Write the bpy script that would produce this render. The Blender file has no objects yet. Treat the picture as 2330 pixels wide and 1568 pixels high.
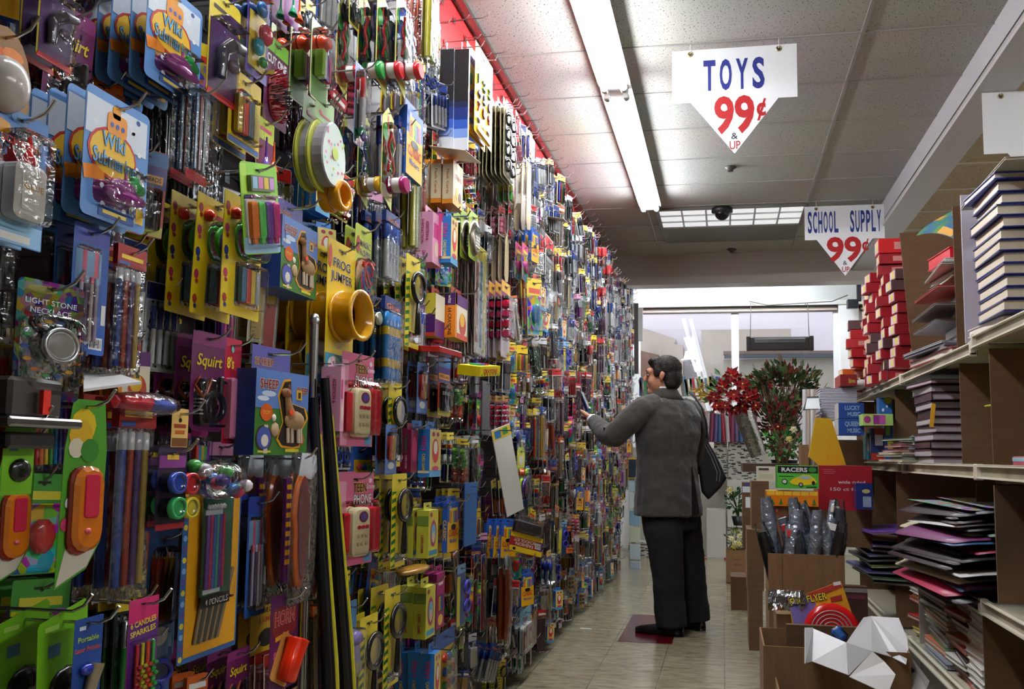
import bpy, math, random
from mathutils import Vector, Matrix
import numpy as np
random.seed(7)
S = bpy.context.scene
COL = S.collection
# ---------------------------------------------------------------- camera
FPX = 2303.0; PCX, PCY = 1165.0, 784.0; CAMZ = 1.06
_y, _p, _r = math.radians(11.84), math.radians(6.2), math.radians(.78)
_f = Vector((-math.sin(_y)*math.cos(_p), math.cos(_y)*math.cos(_p), math.sin(_p)))
_ri = Vector((math.cos(_y), math.sin(_y), 0)); _u = _ri.cross(_f)
C_R = _ri*math.cos(_r) + _u*math.sin(_r); C_U = -_ri*math.sin(_r) + _u*math.cos(_r)
cam = bpy.data.objects.new('camera', bpy.data.cameras.new('camera')); COL.objects.link(cam)
cam.data.sensor_width = 36; cam.data.lens = FPX/2330*36; cam.data.clip_start = .05
cam.matrix_world = Matrix(((C_R.x, C_U.x, -_f.x, 0), (C_R.y, C_U.y, -_f.y, 0), (C_R.z, C_U.z, -_f.z, CAMZ), (0, 0, 0, 1)))
S.camera = cam
def at(px, py, X=None, Y=None, Z=None):
    d = _f*FPX + C_R*(px-PCX) - C_U*(py-PCY)
    t = X/d.x if X is not None else (Y/d.y if Y is not None else (Z-CAMZ)/d.z)
    return Vector((0, 0, CAMZ)) + d*t
# ---------------------------------------------------------------- world, lights, exposure
W = bpy.data.worlds.new('sky'); S.world = W; W.use_nodes = True
W.node_tree.nodes['Background'].inputs[0].default_value = (.93, .95, 1, 1)
W.node_tree.nodes['Background'].inputs[1].default_value = .8
S.view_settings.view_transform = 'Standard'; S.view_settings.look = 'None'
S.view_settings.exposure = 1.3; S.view_settings.gamma = 1; S.view_settings.use_curve_mapping = False
S.cycles.transparent_max_bounces = 24; S.cycles.max_bounces = 6
TUBE = 26.0
def area(name, loc, rot, sx, sy, power, colr):
    l = bpy.data.lights.new(name, 'AREA'); l.shape = 'RECTANGLE'; l.size = sx; l.size_y = sy; l.energy = power; l.color = colr
    o = bpy.data.objects.new(name, l); COL.objects.link(o); o.location = loc; o.rotation_euler = rot; return o
# ---------------------------------------------------------------- materials
MATS = {}
def lin(h): 
    c = [int(h[i:i+2], 16)/255 for i in (0, 2, 4)]
    return tuple((x/12.92 if x <= .04045 else ((x+.055)/1.055)**2.4) for x in c) + (1,)
def newmat(name):
    m = bpy.data.materials.new(name); m.use_nodes = True
    return m, m.node_tree, m.node_tree.nodes['Principled BSDF']
def noise_bump(nt, b, scale, strength, detail=4, dist=.002, coord='Object'):
    tc = nt.nodes.new('ShaderNodeTexCoord'); n = nt.nodes.new('ShaderNodeTexNoise'); n.inputs['Scale'].default_value = scale; n.inputs['Detail'].default_value = detail
    bp = nt.nodes.new('ShaderNodeBump'); bp.inputs['Strength'].default_value = strength; bp.inputs['Distance'].default_value = dist
    nt.links.new(tc.outputs[coord], n.inputs['Vector']); nt.links.new(n.outputs['Fac'], bp.inputs['Height']); nt.links.new(bp.outputs['Normal'], b.inputs['Normal'])
    return n
def mottled(nt, b, c1, c2, scale, lo=.35, hi=.65, detail=4, stretch=None):
    tc = nt.nodes.new('ShaderNodeTexCoord'); n = nt.nodes.new('ShaderNodeTexNoise'); n.inputs['Scale'].default_value = scale; n.inputs['Detail'].default_value = detail
    src = tc.outputs['Object']
    if stretch:
        mp = nt.nodes.new('ShaderNodeMapping'); mp.inputs['Scale'].default_value = stretch; nt.links.new(src, mp.inputs['Vector']); src = mp.outputs[0]
    r = nt.nodes.new('ShaderNodeValToRGB'); r.color_ramp.elements[0].position = lo; r.color_ramp.elements[1].position = hi
    r.color_ramp.elements[0].color = c1; r.color_ramp.elements[1].color = c2
    nt.links.new(src, n.inputs['Vector']); nt.links.new(n.outputs['Fac'], r.inputs['Fac']); nt.links.new(r.outputs[0], b.inputs['Base Color']); return r
def clearmat(name, tint, fac, rough, wrinkle=0):
    m = bpy.data.materials.new(name); m.use_nodes = True; nt = m.node_tree; nt.nodes.clear()
    o = nt.nodes.new('ShaderNodeOutputMaterial'); t = nt.nodes.new('ShaderNodeBsdfTransparent'); g = nt.nodes.new('ShaderNodeBsdfGlossy')
    mx = nt.nodes.new('ShaderNodeMixShader'); fr = nt.nodes.new('ShaderNodeFresnel'); ad = nt.nodes.new('ShaderNodeMath'); ad.operation = 'ADD'; ad.inputs[1].default_value = fac
    fr.inputs[0].default_value = 1.4; t.inputs[0].default_value = tint; g.inputs['Roughness'].default_value = rough
    nt.links.new(fr.outputs[0], ad.inputs[0]); nt.links.new(ad.outputs[0], mx.inputs[0]); nt.links.new(t.outputs[0], mx.inputs[1]); nt.links.new(g.outputs[0], mx.inputs[2]); nt.links.new(mx.outputs[0], o.inputs[0])
    if wrinkle:
        tc = nt.nodes.new('ShaderNodeTexCoord'); n = nt.nodes.new('ShaderNodeTexNoise'); n.inputs['Scale'].default_value = 35; bp = nt.nodes.new('ShaderNodeBump')
        bp.inputs['Strength'].default_value = wrinkle; bp.inputs['Distance'].default_value = .01
        nt.links.new(tc.outputs['Object'], n.inputs['Vector']); nt.links.new(n.outputs['Fac'], bp.inputs['Height']); nt.links.new(bp.outputs[0], g.inputs['Normal']); nt.links.new(bp.outputs[0], fr.inputs['Normal'])
    return m
def special(k):
    if k == 'clear': return clearmat('clear_plastic', (.97, .98, .98, 1), .015, .08, .3)
    if k == 'bag': return clearmat('plastic_bag', (.96, .97, .98, 1), .04, .12, .9)
    if k == 'glass': return clearmat('window_glass', (.97, .98, .98, 1), .01, .02)
    m, nt, b = newmat(k)
    def base(h, r=.5, me=0):
        b.inputs['Base Color'].default_value = lin(h); b.inputs['Roughness'].default_value = r; b.inputs['Metallic'].default_value = me
    if k == 'chrome': base('c8c8cc', .22, 1)
    elif k == 'tube': base('ffffff'); b.inputs['Emission Color'].default_value = (.93, .97, 1, 1); b.inputs['Emission Strength'].default_value = TUBE
    elif k == 'panelglow': base('f4f8fa'); b.inputs['Emission Color'].default_value = (.95, .98, 1, 1); b.inputs['Emission Strength'].default_value = .28
    elif k == 'foil': base('c9ccd0', .2, 1); noise_bump(nt, b, 40, .6, 3, .01)
    elif k == 'foilbag': base('9298a6', .25, .6); noise_bump(nt, b, 28, .8, 3, .02)
    elif k == 'holo':
        b.inputs['Roughness'].default_value = .22; b.inputs['Metallic'].default_value = .7
        v = nt.nodes.new('ShaderNodeTexVoronoi'); v.inputs['Scale'].default_value = 70; tc = nt.nodes.new('ShaderNodeTexCoord'); hs = nt.nodes.new('ShaderNodeHueSaturation'); hs.inputs['Saturation'].default_value = 1.2; hs.inputs['Value'].default_value = .22
        nt.links.new(tc.outputs['Object'], v.inputs['Vector']); nt.links.new(v.outputs['Color'], hs.inputs['Color']); nt.links.new(hs.outputs[0], b.inputs['Base Color'])
    elif k == 'cardboard':
        b.inputs['Roughness'].default_value = .85; mottled(nt, b, lin('5f442b'), lin('694c32'), 14, stretch=(1, 1, 6)); noise_bump(nt, b, 300, .15)
    elif k == 'cardboard2':
        b.inputs['Roughness'].default_value = .85; mottled(nt, b, lin('7c5b3b'), lin('856341'), 9, stretch=(5, 1, 1))
    elif k == 'corrugated':
        b.inputs['Roughness'].default_value = .9; mottled(nt, b, lin('4a3624'), lin('6a5036'), 60, stretch=(.05, 1, .05), detail=1)
    elif k == 'tweed':
        b.inputs['Roughness'].default_value = .95; mottled(nt, b, lin('2a2724'), lin('46413b'), 420, .3, .7, 2); noise_bump(nt, b, 260, .4, 3, .004); b.inputs['Sheen Weight'].default_value = .25
    elif k == 'trouser': b.inputs['Roughness'].default_value = .95; mottled(nt, b, lin('0d0d10'), lin('151517'), 300)
    elif k == 'skin': base('b97f62', .5); b.inputs['Subsurface Weight'].default_value = .08; b.inputs['Subsurface Scale'].default_value = .02; noise_bump(nt, b, 90, .25, 4, .003)
    elif k == 'hair': b.inputs['Roughness'].default_value = .6; b.inputs['Specular IOR Level'].default_value = .25; mottled(nt, b, lin('120d0a'), lin('33281e'), 60, .4, .8, 3, (1, 1, .25)); noise_bump(nt, b, 120, .9, 3, .006)
    elif k == 'shelfmetal': b.inputs['Roughness'].default_value = .4; mottled(nt, b, lin('6d6756'), lin('968f7c'), 6, .3, .6)
    elif k == 'print':   # dense small printing in many colours, for packs seen from far
        b.inputs['Roughness'].default_value = .3; v = nt.nodes.new('ShaderNodeTexVoronoi'); v.inputs['Scale'].default_value = 45; tc = nt.nodes.new('ShaderNodeTexCoord')
        hs = nt.nodes.new('ShaderNodeHueSaturation'); hs.inputs['Saturation'].default_value = 1.5; hs.inputs['Value'].default_value = .9
        nt.links.new(tc.outputs['Object'], v.inputs['Vector']); nt.links.new(v.outputs['Color'], hs.inputs['Color']); nt.links.new(hs.outputs[0], b.inputs['Base Color'])
    elif k == 'news':    # grey wrapping paper covered with lines of small black print
        b.inputs['Roughness'].default_value = .6
        tc = nt.nodes.new('ShaderNodeTexCoord'); mp = nt.nodes.new('ShaderNodeMapping'); mp.inputs['Scale'].default_value = (14, 14, 55); v = nt.nodes.new('ShaderNodeTexVoronoi'); v.distance = 'CHEBYCHEV'; v.inputs['Scale'].default_value = 1; v.inputs['Randomness'].default_value = .75
        r = nt.nodes.new('ShaderNodeValToRGB'); r.color_ramp.interpolation = 'CONSTANT'; r.color_ramp.elements[0].color = lin('2c2c2c'); r.color_ramp.elements[1].position = .3; r.color_ramp.elements[1].color = lin('b9b8b0')
        nt.links.new(tc.outputs['Object'], mp.inputs['Vector']); nt.links.new(mp.outputs[0], v.inputs['Vector']); nt.links.new(v.outputs['Distance'], r.inputs['Fac']); nt.links.new(r.outputs[0], b.inputs['Base Color'])
    elif k == 'pegboard': base('c01820', .45); mottled(nt, b, lin('b8141c'), lin('cc2a2e'), 2.5)
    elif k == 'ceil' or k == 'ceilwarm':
        a_, b_ = ('bab8b3', '9b9a97') if k == 'ceil' else ('b8a68a', 'ab9f8c')  # next aisle's tiles: the warm light is put into their colour
        b.inputs['Roughness'].default_value = .95
        tc = nt.nodes.new('ShaderNodeTexCoord'); mp = nt.nodes.new('ShaderNodeMapping'); mp.inputs['Scale'].default_value = (1, .45, 1); mp.inputs['Rotation'].default_value = (0, 0, .5)
        n = nt.nodes.new('ShaderNodeTexNoise'); n.inputs['Scale'].default_value = 150; n.inputs['Detail'].default_value = 1
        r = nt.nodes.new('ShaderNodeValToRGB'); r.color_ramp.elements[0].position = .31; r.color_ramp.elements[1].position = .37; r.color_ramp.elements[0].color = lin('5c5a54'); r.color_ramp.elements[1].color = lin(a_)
        n2 = nt.nodes.new('ShaderNodeTexNoise'); n2.inputs['Scale'].default_value = 1.3; mx = nt.nodes.new('ShaderNodeMix'); mx.data_type = 'RGBA'; mx.blend_type = 'MULTIPLY'; mx.inputs[0].default_value = .25
        nt.links.new(tc.outputs['Object'], mp.inputs['Vector']); nt.links.new(mp.outputs[0], n.inputs['Vector']); nt.links.new(n.outputs['Fac'], r.inputs['Fac'])
        nt.links.new(tc.outputs['Object'], n2.inputs['Vector']); nt.links.new(r.outputs[0], mx.inputs[6]); nt.links.new(n2.outputs['Color'], mx.inputs[7]); nt.links.new(mx.outputs[2], b.inputs['Base Color'])
    elif k == 'floor':
        b.inputs['Roughness'].default_value = .16; b.inputs['Specular IOR Level'].default_value = .55
        tc = nt.nodes.new('ShaderNodeTexCoord'); mp = nt.nodes.new('ShaderNodeMapping'); mp.inputs['Location'].default_value = (.02, -.145, 0); mp.inputs['Scale'].default_value = (1/.31, 1/.31, 1)
        br = nt.nodes.new('ShaderNodeTexBrick'); br.offset = 0; br.inputs['Scale'].default_value = 1; br.inputs['Mortar Size'].default_value = .008; br.inputs['Brick Width'].default_value = 1; br.inputs['Row Height'].default_value = 1
        br.inputs['Color1'].default_value = lin('a39a80'); br.inputs['Color2'].default_value = lin('999076'); br.inputs['Mortar'].default_value = lin('77705f')
        n = nt.nodes.new('ShaderNodeTexNoise'); n.inputs['Scale'].default_value = 9; n.inputs['Detail'].default_value = 9; n.inputs['Roughness'].default_value = .7
        mp2 = nt.nodes.new('ShaderNodeMapping'); mp2.inputs['Scale'].default_value = (1, 2.6, 1)
        r = nt.nodes.new('ShaderNodeValToRGB'); r.color_ramp.elements[0].position = .33; r.color_ramp.elements[1].position = .6; r.color_ramp.elements[0].color = lin('8f8772'); r.color_ramp.elements[1].color = (1, 1, 1, 1)
        mx = nt.nodes.new('ShaderNodeMix'); mx.data_type = 'RGBA'; mx.blend_type = 'MULTIPLY'; mx.inputs[0].default_value = .55
        nt.links.new(tc.outputs['Object'], mp.inputs['Vector']); nt.links.new(mp.outputs[0], br.inputs['Vector']); nt.links.new(tc.outputs['Object'], mp2.inputs['Vector']); nt.links.new(mp2.outputs[0], n.inputs['Vector'])
        mx.inputs[0].default_value = .8; nt.links.new(n.outputs['Fac'], r.inputs['Fac']); nt.links.new(br.outputs['Color'], mx.inputs[6]); nt.links.new(r.outputs[0], mx.inputs[7]); nt.links.new(mx.outputs[2], b.inputs['Base Color'])
        rr = nt.nodes.new('ShaderNodeMapRange'); rr.inputs[3].default_value = .3; rr.inputs[4].default_value = .12; nt.links.new(n.outputs['Fac'], rr.inputs[0]); nt.links.new(rr.outputs[0], b.inputs['Roughness'])
    else: raise KeyError(k)
    return m
SPECIAL = set('panelglow clear bag glass chrome tube foil foilbag holo cardboard cardboard2 corrugated tweed trouser skin hair shelfmetal print news pegboard ceil ceilwarm floor'.split())
def mat(k):
    """'rrggbb' = satin, 'rrggbbg' = glossy plastic, 'rrggbbm' = metal, 'rrggbbd' = dull, 'rrggbbt' = see-through tinted plastic; or a special name"""
    if k in MATS: return MATS[k]
    if k in SPECIAL: m = special(k)
    elif k.endswith('t') and len(k) == 7: m = clearmat('tinted_'+k[:6], lin(k[:6]), .07, .1)
    else:
        m, nt, b = newmat('paint_'+k); b.inputs['Base Color'].default_value = lin(k[:6]); fl = k[6:]
        b.inputs['Roughness'].default_value = {'': .38, 'g': .16, 'm': .28, 'd': .9}[fl]
        if fl == 'm': b.inputs['Metallic'].default_value = 1
        if fl == 'g': noise_bump(nt, b, 60, .06)
        if fl == '': noise_bump(nt, b, 25, .12)
    MATS[k] = m; return m
# ---------------------------------------------------------------- mesh builder
_TXT = {}
def glyphs(s, bold):
    k = (s, bold)
    if k not in _TXT:
        cu = bpy.data.curves.new('t', 'FONT'); cu.body = s; cu.offset = bold; cu.resolution_u = 3
        ob = bpy.data.objects.new('t', cu); me = bpy.data.meshes.new_from_object(ob)
        vs = [tuple(v.co) for v in me.vertices]; fs = [tuple(p.vertices) for p in me.polygons]
        bpy.data.objects.remove(ob); bpy.data.curves.remove(cu); bpy.data.meshes.remove(me)
        x0 = min(v[0] for v in vs); x1 = max(v[0] for v in vs)
        _TXT[k] = ([((v[0]-x0)/.72, v[1]/.72) for v in vs], fs, (x1-x0)/.72)
    return _TXT[k]
class MB:
    def __init__(s): s.v = []; s.f = []; s.m = []; s.s = []; s.T = Matrix()
    def add(s, vs, fs, m, smooth=False):
        b = len(s.v); I = s.T
        s.v += [tuple(I @ Vector(v)) for v in vs]
        s.f += [tuple(b+i for i in f) for f in fs]; s.m += ([m]*len(fs) if isinstance(m, str) else list(m)); s.s += [smooth]*len(fs); return s
    def prism(s, poly, w0, w1, m, mside=None, bev=0, mback=None):
        """poly in the u,v plane, extruded along w; bev chamfers the front edge"""
        n = len(poly); cu = sum(p[0] for p in poly)/n; cv = sum(p[1] for p in poly)/n
        vs = [(p[0], p[1], w0) for p in poly]
        if bev:
            us = [p[0] for p in poly]; vv = [p[1] for p in poly]; hu = max(1e-6, (max(us)-min(us))/2); hv = max(1e-6, (max(vv)-min(vv))/2)
            q = [(cu+(p[0]-cu)*(1-min(.9, bev/hu)), cv+(p[1]-cv)*(1-min(.9, bev/hv))) for p in poly]
            vs += [(p[0], p[1], w1-bev) for p in poly] + [(p[0], p[1], w1) for p in q]
            L = 3
        else: vs += [(p[0], p[1], w1) for p in poly]; L = 2
        fs = []; ms = []; msd = mside or m
        for l in range(L-1):
            for i in range(n):
                j = (i+1) % n; fs.append((l*n+i, l*n+j, (l+1)*n+j, (l+1)*n+i)); ms.append(msd)
        fs.append(tuple(range(n-1, -1, -1))); ms.append(mback or msd); fs.append(tuple((L-1)*n+i for i in range(n))); ms.append(m)
        return s.add(vs, fs, ms)
    def rect(s, u, v, w, h, w0, w1, m, mside=None, r=0, bev=0, mback=None):
        """rectangle with lower left corner u,v"""
        if r:
            p = []
            for cx, cy, a in ((u+w-r, v+r, -90), (u+w-r, v+h-r, 0), (u+r, v+h-r, 90), (u+r, v+r, 180)):
                p += [(cx+r*math.cos(math.radians(a+t)), cy+r*math.sin(math.radians(a+t))) for t in (0, 30, 60, 90)]
        else: p = [(u, v), (u+w, v), (u+w, v+h), (u, v+h)]
        return s.prism(p, w0, w1, m, mside, bev, mback)
    def box(s, c, d, m, bev=0, faces=None):
        x, y, z = c; a, b, e = d[0]/2, d[1]/2, d[2]/2
        if not bev:
            vs = [(x+i*a, y+j*b, z+k*e) for k in (-1, 1) for j in (-1, 1) for i in (-1, 1)]
            return s.add(vs, [(0, 2, 3, 1), (4, 5, 7, 6), (0, 1, 5, 4), (2, 6, 7, 3), (0, 4, 6, 2), (1, 3, 7, 5)], faces or m)
        vs = []
        for k in (-1, 1):
            for j in (-1, 1):
                for i in (-1, 1): vs += [(x+i*a, y+j*(b-bev), z+k*(e-bev)), (x+i*(a-bev), y+j*b, z+k*(e-bev)), (x+i*(a-bev), y+j*(b-bev), z+k*e)]
        q = lambda i, j, k, t: ((i > 0)+2*(j > 0)+4*(k > 0))*3+t
        fs = []
        for t in (-1, 1):
            fs.append([q(t, -1, -1, 0), q(t, 1, -1, 0), q(t, 1, 1, 0), q(t, -1, 1, 0)][::t]); fs.append([q(-1, t, -1, 1), q(1, t, -1, 1), q(1, t, 1, 1), q(-1, t, 1, 1)][::-t]); fs.append([q(-1, -1, t, 2), q(1, -1, t, 2), q(1, 1, t, 2), q(-1, 1, t, 2)][::t])
            for r in (-1, 1):
                fs.append([q(t, r, -1, 0), q(t, r, -1, 1), q(t, r, 1, 1), q(t, r, 1, 0)]); fs.append([q(t, -1, r, 0), q(t, -1, r, 2), q(t, 1, r, 2), q(t, 1, r, 0)]); fs.append([q(-1, t, r, 1), q(-1, t, r, 2), q(1, t, r, 2), q(1, t, r, 1)])
                for o in (-1, 1): fs.append([q(t, r, o, 0), q(t, r, o, 1), q(t, r, o, 2)])
        return s.add(vs, fs, (faces + [m]*(len(fs)-len(faces))) if faces else m)
    def tube(s, pts, r, m, n=8, cap=True, flat=1.0):
        P = [Vector(p) for p in pts]; rs = r if isinstance(r, (list, tuple)) else [r]*len(P); vs = []
        up = None
        for i, p in enumerate(P):
            t = (P[min(i+1, len(P)-1)]-P[max(i-1, 0)]); t = t.normalized() if t.length > 1e-9 else Vector((0, 0, 1))
            if up is None: up = Vector((0, 0, 1)) if abs(t.z) < .9 else Vector((1, 0, 0))
            a = up.cross(t).normalized(); b = t.cross(a); up = b
            for k in range(n):
                g = 2*math.pi*k/n; vs.append(tuple(p + a*math.cos(g)*rs[i] + b*math.sin(g)*rs[i]*flat))
        fs = [(i*n+k, i*n+(k+1) % n, (i+1)*n+(k+1) % n, (i+1)*n+k) for i in range(len(P)-1) for k in range(n)]
        s.add(vs, fs, m, True)
        if cap: s.add(vs[:n], [tuple(range(n-1, -1, -1))], m); s.add(vs[-n:], [tuple(range(n))], m)
        return s
    def lathe(s, prof, c, m, axis='w', n=16, sm=True):
        """prof: (radius, height[, material]) along the axis from c"""
        vs = []; ax = {'u': lambda r, g, h: (h, r*math.cos(g), r*math.sin(g)), 'v': lambda r, g, h: (r*math.sin(g), h, r*math.cos(g)), 'w': lambda r, g, h: (r*math.cos(g), r*math.sin(g), h)}[axis]
        for p in prof:
            for k in range(n):
                q = ax(p[0], 2*math.pi*k/n, p[1]); vs.append((c[0]+q[0], c[1]+q[1], c[2]+q[2]))
        fs = []; ms = []
        for i in range(len(prof)-1):
            mm = prof[i+1][2] if len(prof[i+1]) > 2 else m
            for k in range(n): fs.append((i*n+k, i*n+(k+1) % n, (i+1)*n+(k+1) % n, (i+1)*n+k)); ms.append(mm)
        s.add(vs, fs, ms, sm)
        for i, o in ((0, -1), (len(prof)-1, 1)):
            if prof[i][0] > 1e-5: s.add(vs[i*n:(i+1)*n], [tuple(range(n))[::o]], (prof[i][2] if len(prof[i]) > 2 else m))
        return s
    def ell(s, c, r, m, n=12, k=7, z0=-90, z1=90):
        vs = []
        for j in range(k+1):
            a = math.radians(z0+(z1-z0)*j/k)
            for i in range(n): g = 2*math.pi*i/n; vs.append((c[0]+r[0]*math.cos(a)*math.cos(g), c[1]+r[1]*math.cos(a)*math.sin(g), c[2]+r[2]*math.sin(a)))
        return s.add(vs, [(j*n+i, j*n+(i+1) % n, (j+1)*n+(i+1) % n, (j+1)*n+i) for j in range(k) for i in range(n)], m, True)
    def torus(s, c, R, r, m, axis='w', n=20, k=8, sx=1, sy=1):
        vs = []
        for i in range(n):
            g = 2*math.pi*i/n
            for j in range(k):
                h = 2*math.pi*j/k; rr = R+r*math.cos(h); p = (rr*math.cos(g)*sx, rr*math.sin(g)*sy, r*math.sin(h))
                if axis == 'u': p = (p[2], p[0], p[1])
                if axis == 'v': p = (p[1], p[2], p[0])
                vs.append((c[0]+p[0], c[1]+p[1], c[2]+p[2]))
        return s.add(vs, [(i*k+j, ((i+1) % n)*k+j, ((i+1) % n)*k+(j+1) % k, i*k+(j+1) % k) for i in range(n) for j in range(k)], m, True)
    def disc(s, u, v, ru, rv, w, m, n=16, th=0):
        p = [(u+ru*math.cos(2*math.pi*i/n), v+rv*math.sin(2*math.pi*i/n)) for i in range(n)]
        if th: return s.prism(p, w, w+th, m)
        return s.add([(a, b, w) for a, b in p], [tuple(range(n))], m)
    def quad(s, u, v, w, h, z, m, rot=0):
        c, n = math.cos(rot), math.sin(rot); return s.add([(u+a*c-b*n, v+a*n+b*c, z) for a, b in ((0, 0), (w, 0), (w, h), (0, h))], [(0, 1, 2, 3)], m)
    def poly(s, pts, z, m): return s.add([(a, b, z) for a, b in pts], [tuple(range(len(pts)))], m)
    def text(s, t, u, v, h, z, m, bold=.02, cond=1, fit=None, rot=0, shear=0):
        """centred at u (middle), baseline v, cap height h; fit = width to fill"""
        vs, fs, w = glyphs(t, bold); k = (fit/(w*h) if fit else cond); c, n = math.cos(rot), math.sin(rot); o = []
        for a, b in vs:
            x = (a-w/2+b*shear)*h*k; y = b*h; o.append((u+x*c-y*n, v+x*n+y*c, z))
        return s.add(o, fs, m)
    def mesh(s, name, wall=False):
        me = bpy.data.meshes.new(name); keys = list(dict.fromkeys(s.m))
        V = [(v[2], v[0], v[1]) for v in s.v] if wall else s.v
        me.from_pydata(V, [], s.f); 
        for k in keys: me.materials.append(mat(k))
        ix = {k: i for i, k in enumerate(keys)}
        me.polygons.foreach_set('material_index', [ix[k] for k in s.m]); me.polygons.foreach_set('use_smooth', s.s); me.update(); return me
def obj(name, me, parent=None, loc=None, rot=None, scale=None, **props):
    if isinstance(me, MB): me = me.mesh(name)
    o = bpy.data.objects.new(name, me); COL.objects.link(o)
    if parent: o.parent = parent
    if loc is not None: o.location = loc
    if rot is not None: o.rotation_euler = rot
    if scale is not None: o.scale = scale
    for k, v in props.items():
        if v: o[k] = v
    return o
def thing(name, label, cat, loc=(0, 0, 0), rot=(0, 0, 0), group=None, scale=None):
    return obj(name, None, None, loc, rot, scale, label=label, category=cat, group=group)
def struct(name, mb, parent=None, loc=None, rot=None):
    return obj(name, mb, parent, loc, rot, None, kind=None if parent else 'structure')
# ---------------------------------------------------------------- the room
ZC = 3.08; XW = -1.17; ZB = 2.77
struct('floor', MB().box((2.2, 5.2, -.05), (7.2, 16.4, .1), 'floor'))
struct('floor_inset', MB().box((-.453, 6.48, .0008), (.31, 1.03, .0016), '560c16g'))
c = MB(); c.box((2.2, 3.55, ZC+.06), (7.2, 13.1, .12), 'ceil')
GY = [4.86+.655*i for i in range(-12, 9) if 4.86+.655*i < 10.05]
for y in GY: c.box((-.0, y, ZC-.001), (2.5, .016, .008), '9a9894')
for x in (-.60, .665): c.box((x, 3.5, ZC-.0015), (.018, 13, .008), '94928e')
struct('ceiling', c)
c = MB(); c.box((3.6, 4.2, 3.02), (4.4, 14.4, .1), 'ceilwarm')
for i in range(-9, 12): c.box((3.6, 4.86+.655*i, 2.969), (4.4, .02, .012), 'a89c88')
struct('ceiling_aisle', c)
b = MB(); b.box((1.32, 3.55, 3.01), (.15, 13.1, .16), 'b9b9bd'); b.box((1.244, 3.55, 2.925), (.004, 13.1, .022), '101010'); b.box((1.32, 3.55, 2.905), (.16, 13.1, .035), 'a9a9a4'); b.box((1.325, 3.55, 2.88), (.19, 13.1, .02), 'bcbcc0')
struct('trim_1', b)
struct('trim_2', MB().box((XW+.04, 3.55, ZC-.012), (.03, 13.1, .02), '8d8a84m'))
w = MB(); w.box((XW-.06, 4.3, 1.36), (.12, 15, 2.74), '2a1e1e'); w.box((XW-.06, 4.3, 2.92), (.12, 15, .38), 'pegboard')
for zz in [z*.1524+.2 for z in range(16)]: w.box((XW+.001, 4.3, zz), (.003, 15, .006), '150f0f')
struct('wall_left', w)
struct('wall_right', MB().box((5.8, 5, 1.6), (.1, 16.4, 3.3), 'c8c2b4'))
struct('wall_back', MB().box((2.2, -3, 1.6), (7.2, .1, 3.3), 'b5b0a6'))
# bulkhead in front of the window wall
struct('trim_3', MB().box((1.2, 10.22, (ZB+ZC)/2+.03), (5.6, .24, ZC-ZB+.06), 'a9a29a'))
# window wall: openings from x -1.05 to 1.3, and beyond the column
YW = 12.0
w = MB()
w.box((2.2, YW+.05, .5), (7.2, .12, 1.0), 'd0cfc8')                       # below the windows
w.box((2.2, YW+.05, 3.03), (7.2, .14, .56), 'a9adad', .01)                # header
w.box((2.2, YW-.07, 2.83), (7.2, .1, .05), 'c9cccb'); 
w.box((-1.3, YW+.05, 1.9), (.6, .12, 1.9), 'd0cfc8')
w.box((1.4, YW+.0, 1.9), (.22, .2, 1.9), 'eef1f5', .008)                   # white column
w.box((5.4, YW+.05, 1.9), (.9, .12, 1.9), 'd0cfc8')
w.box((2.2, 12.0, 3.35), (7.2, 4, .1), 'ccccc8')
struct('wall_far', w)
def window(name, x0, x1, z0, z1, mull=()):
    f = MB(); 
    for z in (z0, z1): f.box(((x0+x1)/2, YW+.02, z), (x1-x0, .07, .05), 'e4e8ea', .006)
    for x in (x0, x1)+tuple(mull): f.box((x, YW+.02, (z0+z1)/2), (.085, .08, z1-z0), 'e4e8ea', .008)
    o = struct(name, f)
    obj('pane', MB().box(((x0+x1)/2, YW+.03, (z0+z1)/2), (x1-x0, .008, z1-z0), 'glass'), o)
    bl = MB(); bl.box(((x0+x1)/2, YW-.045, z1-.01), (x1-x0, .04, .035), '55504a'); bl.box(((x0+x1)/2, YW-.05, z1-.04), (x1-x0, .02, .02), 'b9a49a'); bl.box(((x0+x1)/2, YW-.05, z1-.058), (x1-x0, .02, .014), '3d3733')
    obj('blind_rail', bl, o)
window('window_1', -1.0, 1.28, 1.0, 2.8, (.14,))
window('window_2', 1.53, 4.9, 1.0, 2.8, (2.6, 3.7))
# ---------------------------------------------------------------- ceiling lamps
def light_fixture(x, y0, y1, label, z=2.955, group=None, rz=0):
    t = thing('fluorescent_light', label, 'light', (x, (y0+y1)/2, z), (0, 0, rz), group=group); L = y1-y0
    obj('housing', MB().box((0, 0, .065), (.15, L, .05), 'f2f4f6', .006).box((0, 0, .045), (.168, L, .006), 'e8eaec').prism([(-.035, -L/2+.02), (.035, -L/2+.02), (.035, L/2-.02), (-.035, L/2-.02)], .012, .04, 'f2f4f6'), t)
    for s in (-1, 1):
        obj('tube', MB().tube([(s*.05, -L/2+.05, .012), (s*.05, L/2-.05, .012)], .019, 'tube', 8), t)
        for e in (-1, 1):
            obj('lamp_holder', MB().box((s*.05, e*(L/2-.02), .022), (.03, .025, .05), 'e6e8ea', .004).lathe([(.02, -.012), (.02, .012)], (s*.05, e*(L/2-.045), .012), '9fb8a8m', 'v', 10), t)
    obj('mounting_box', MB().box((0, 0, .105), (.09, L*.9, .035), 'd8dadc'), t)
    return t
light_fixture(-.545, 5.2, 7.8, 'bare twin tube fluorescent strip light ending nearest the window troffer')
light_fixture(-.545, 2.55, 5.15, 'bare twin tube fluorescent strip light cut by the top edge, above the aisle')
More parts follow.
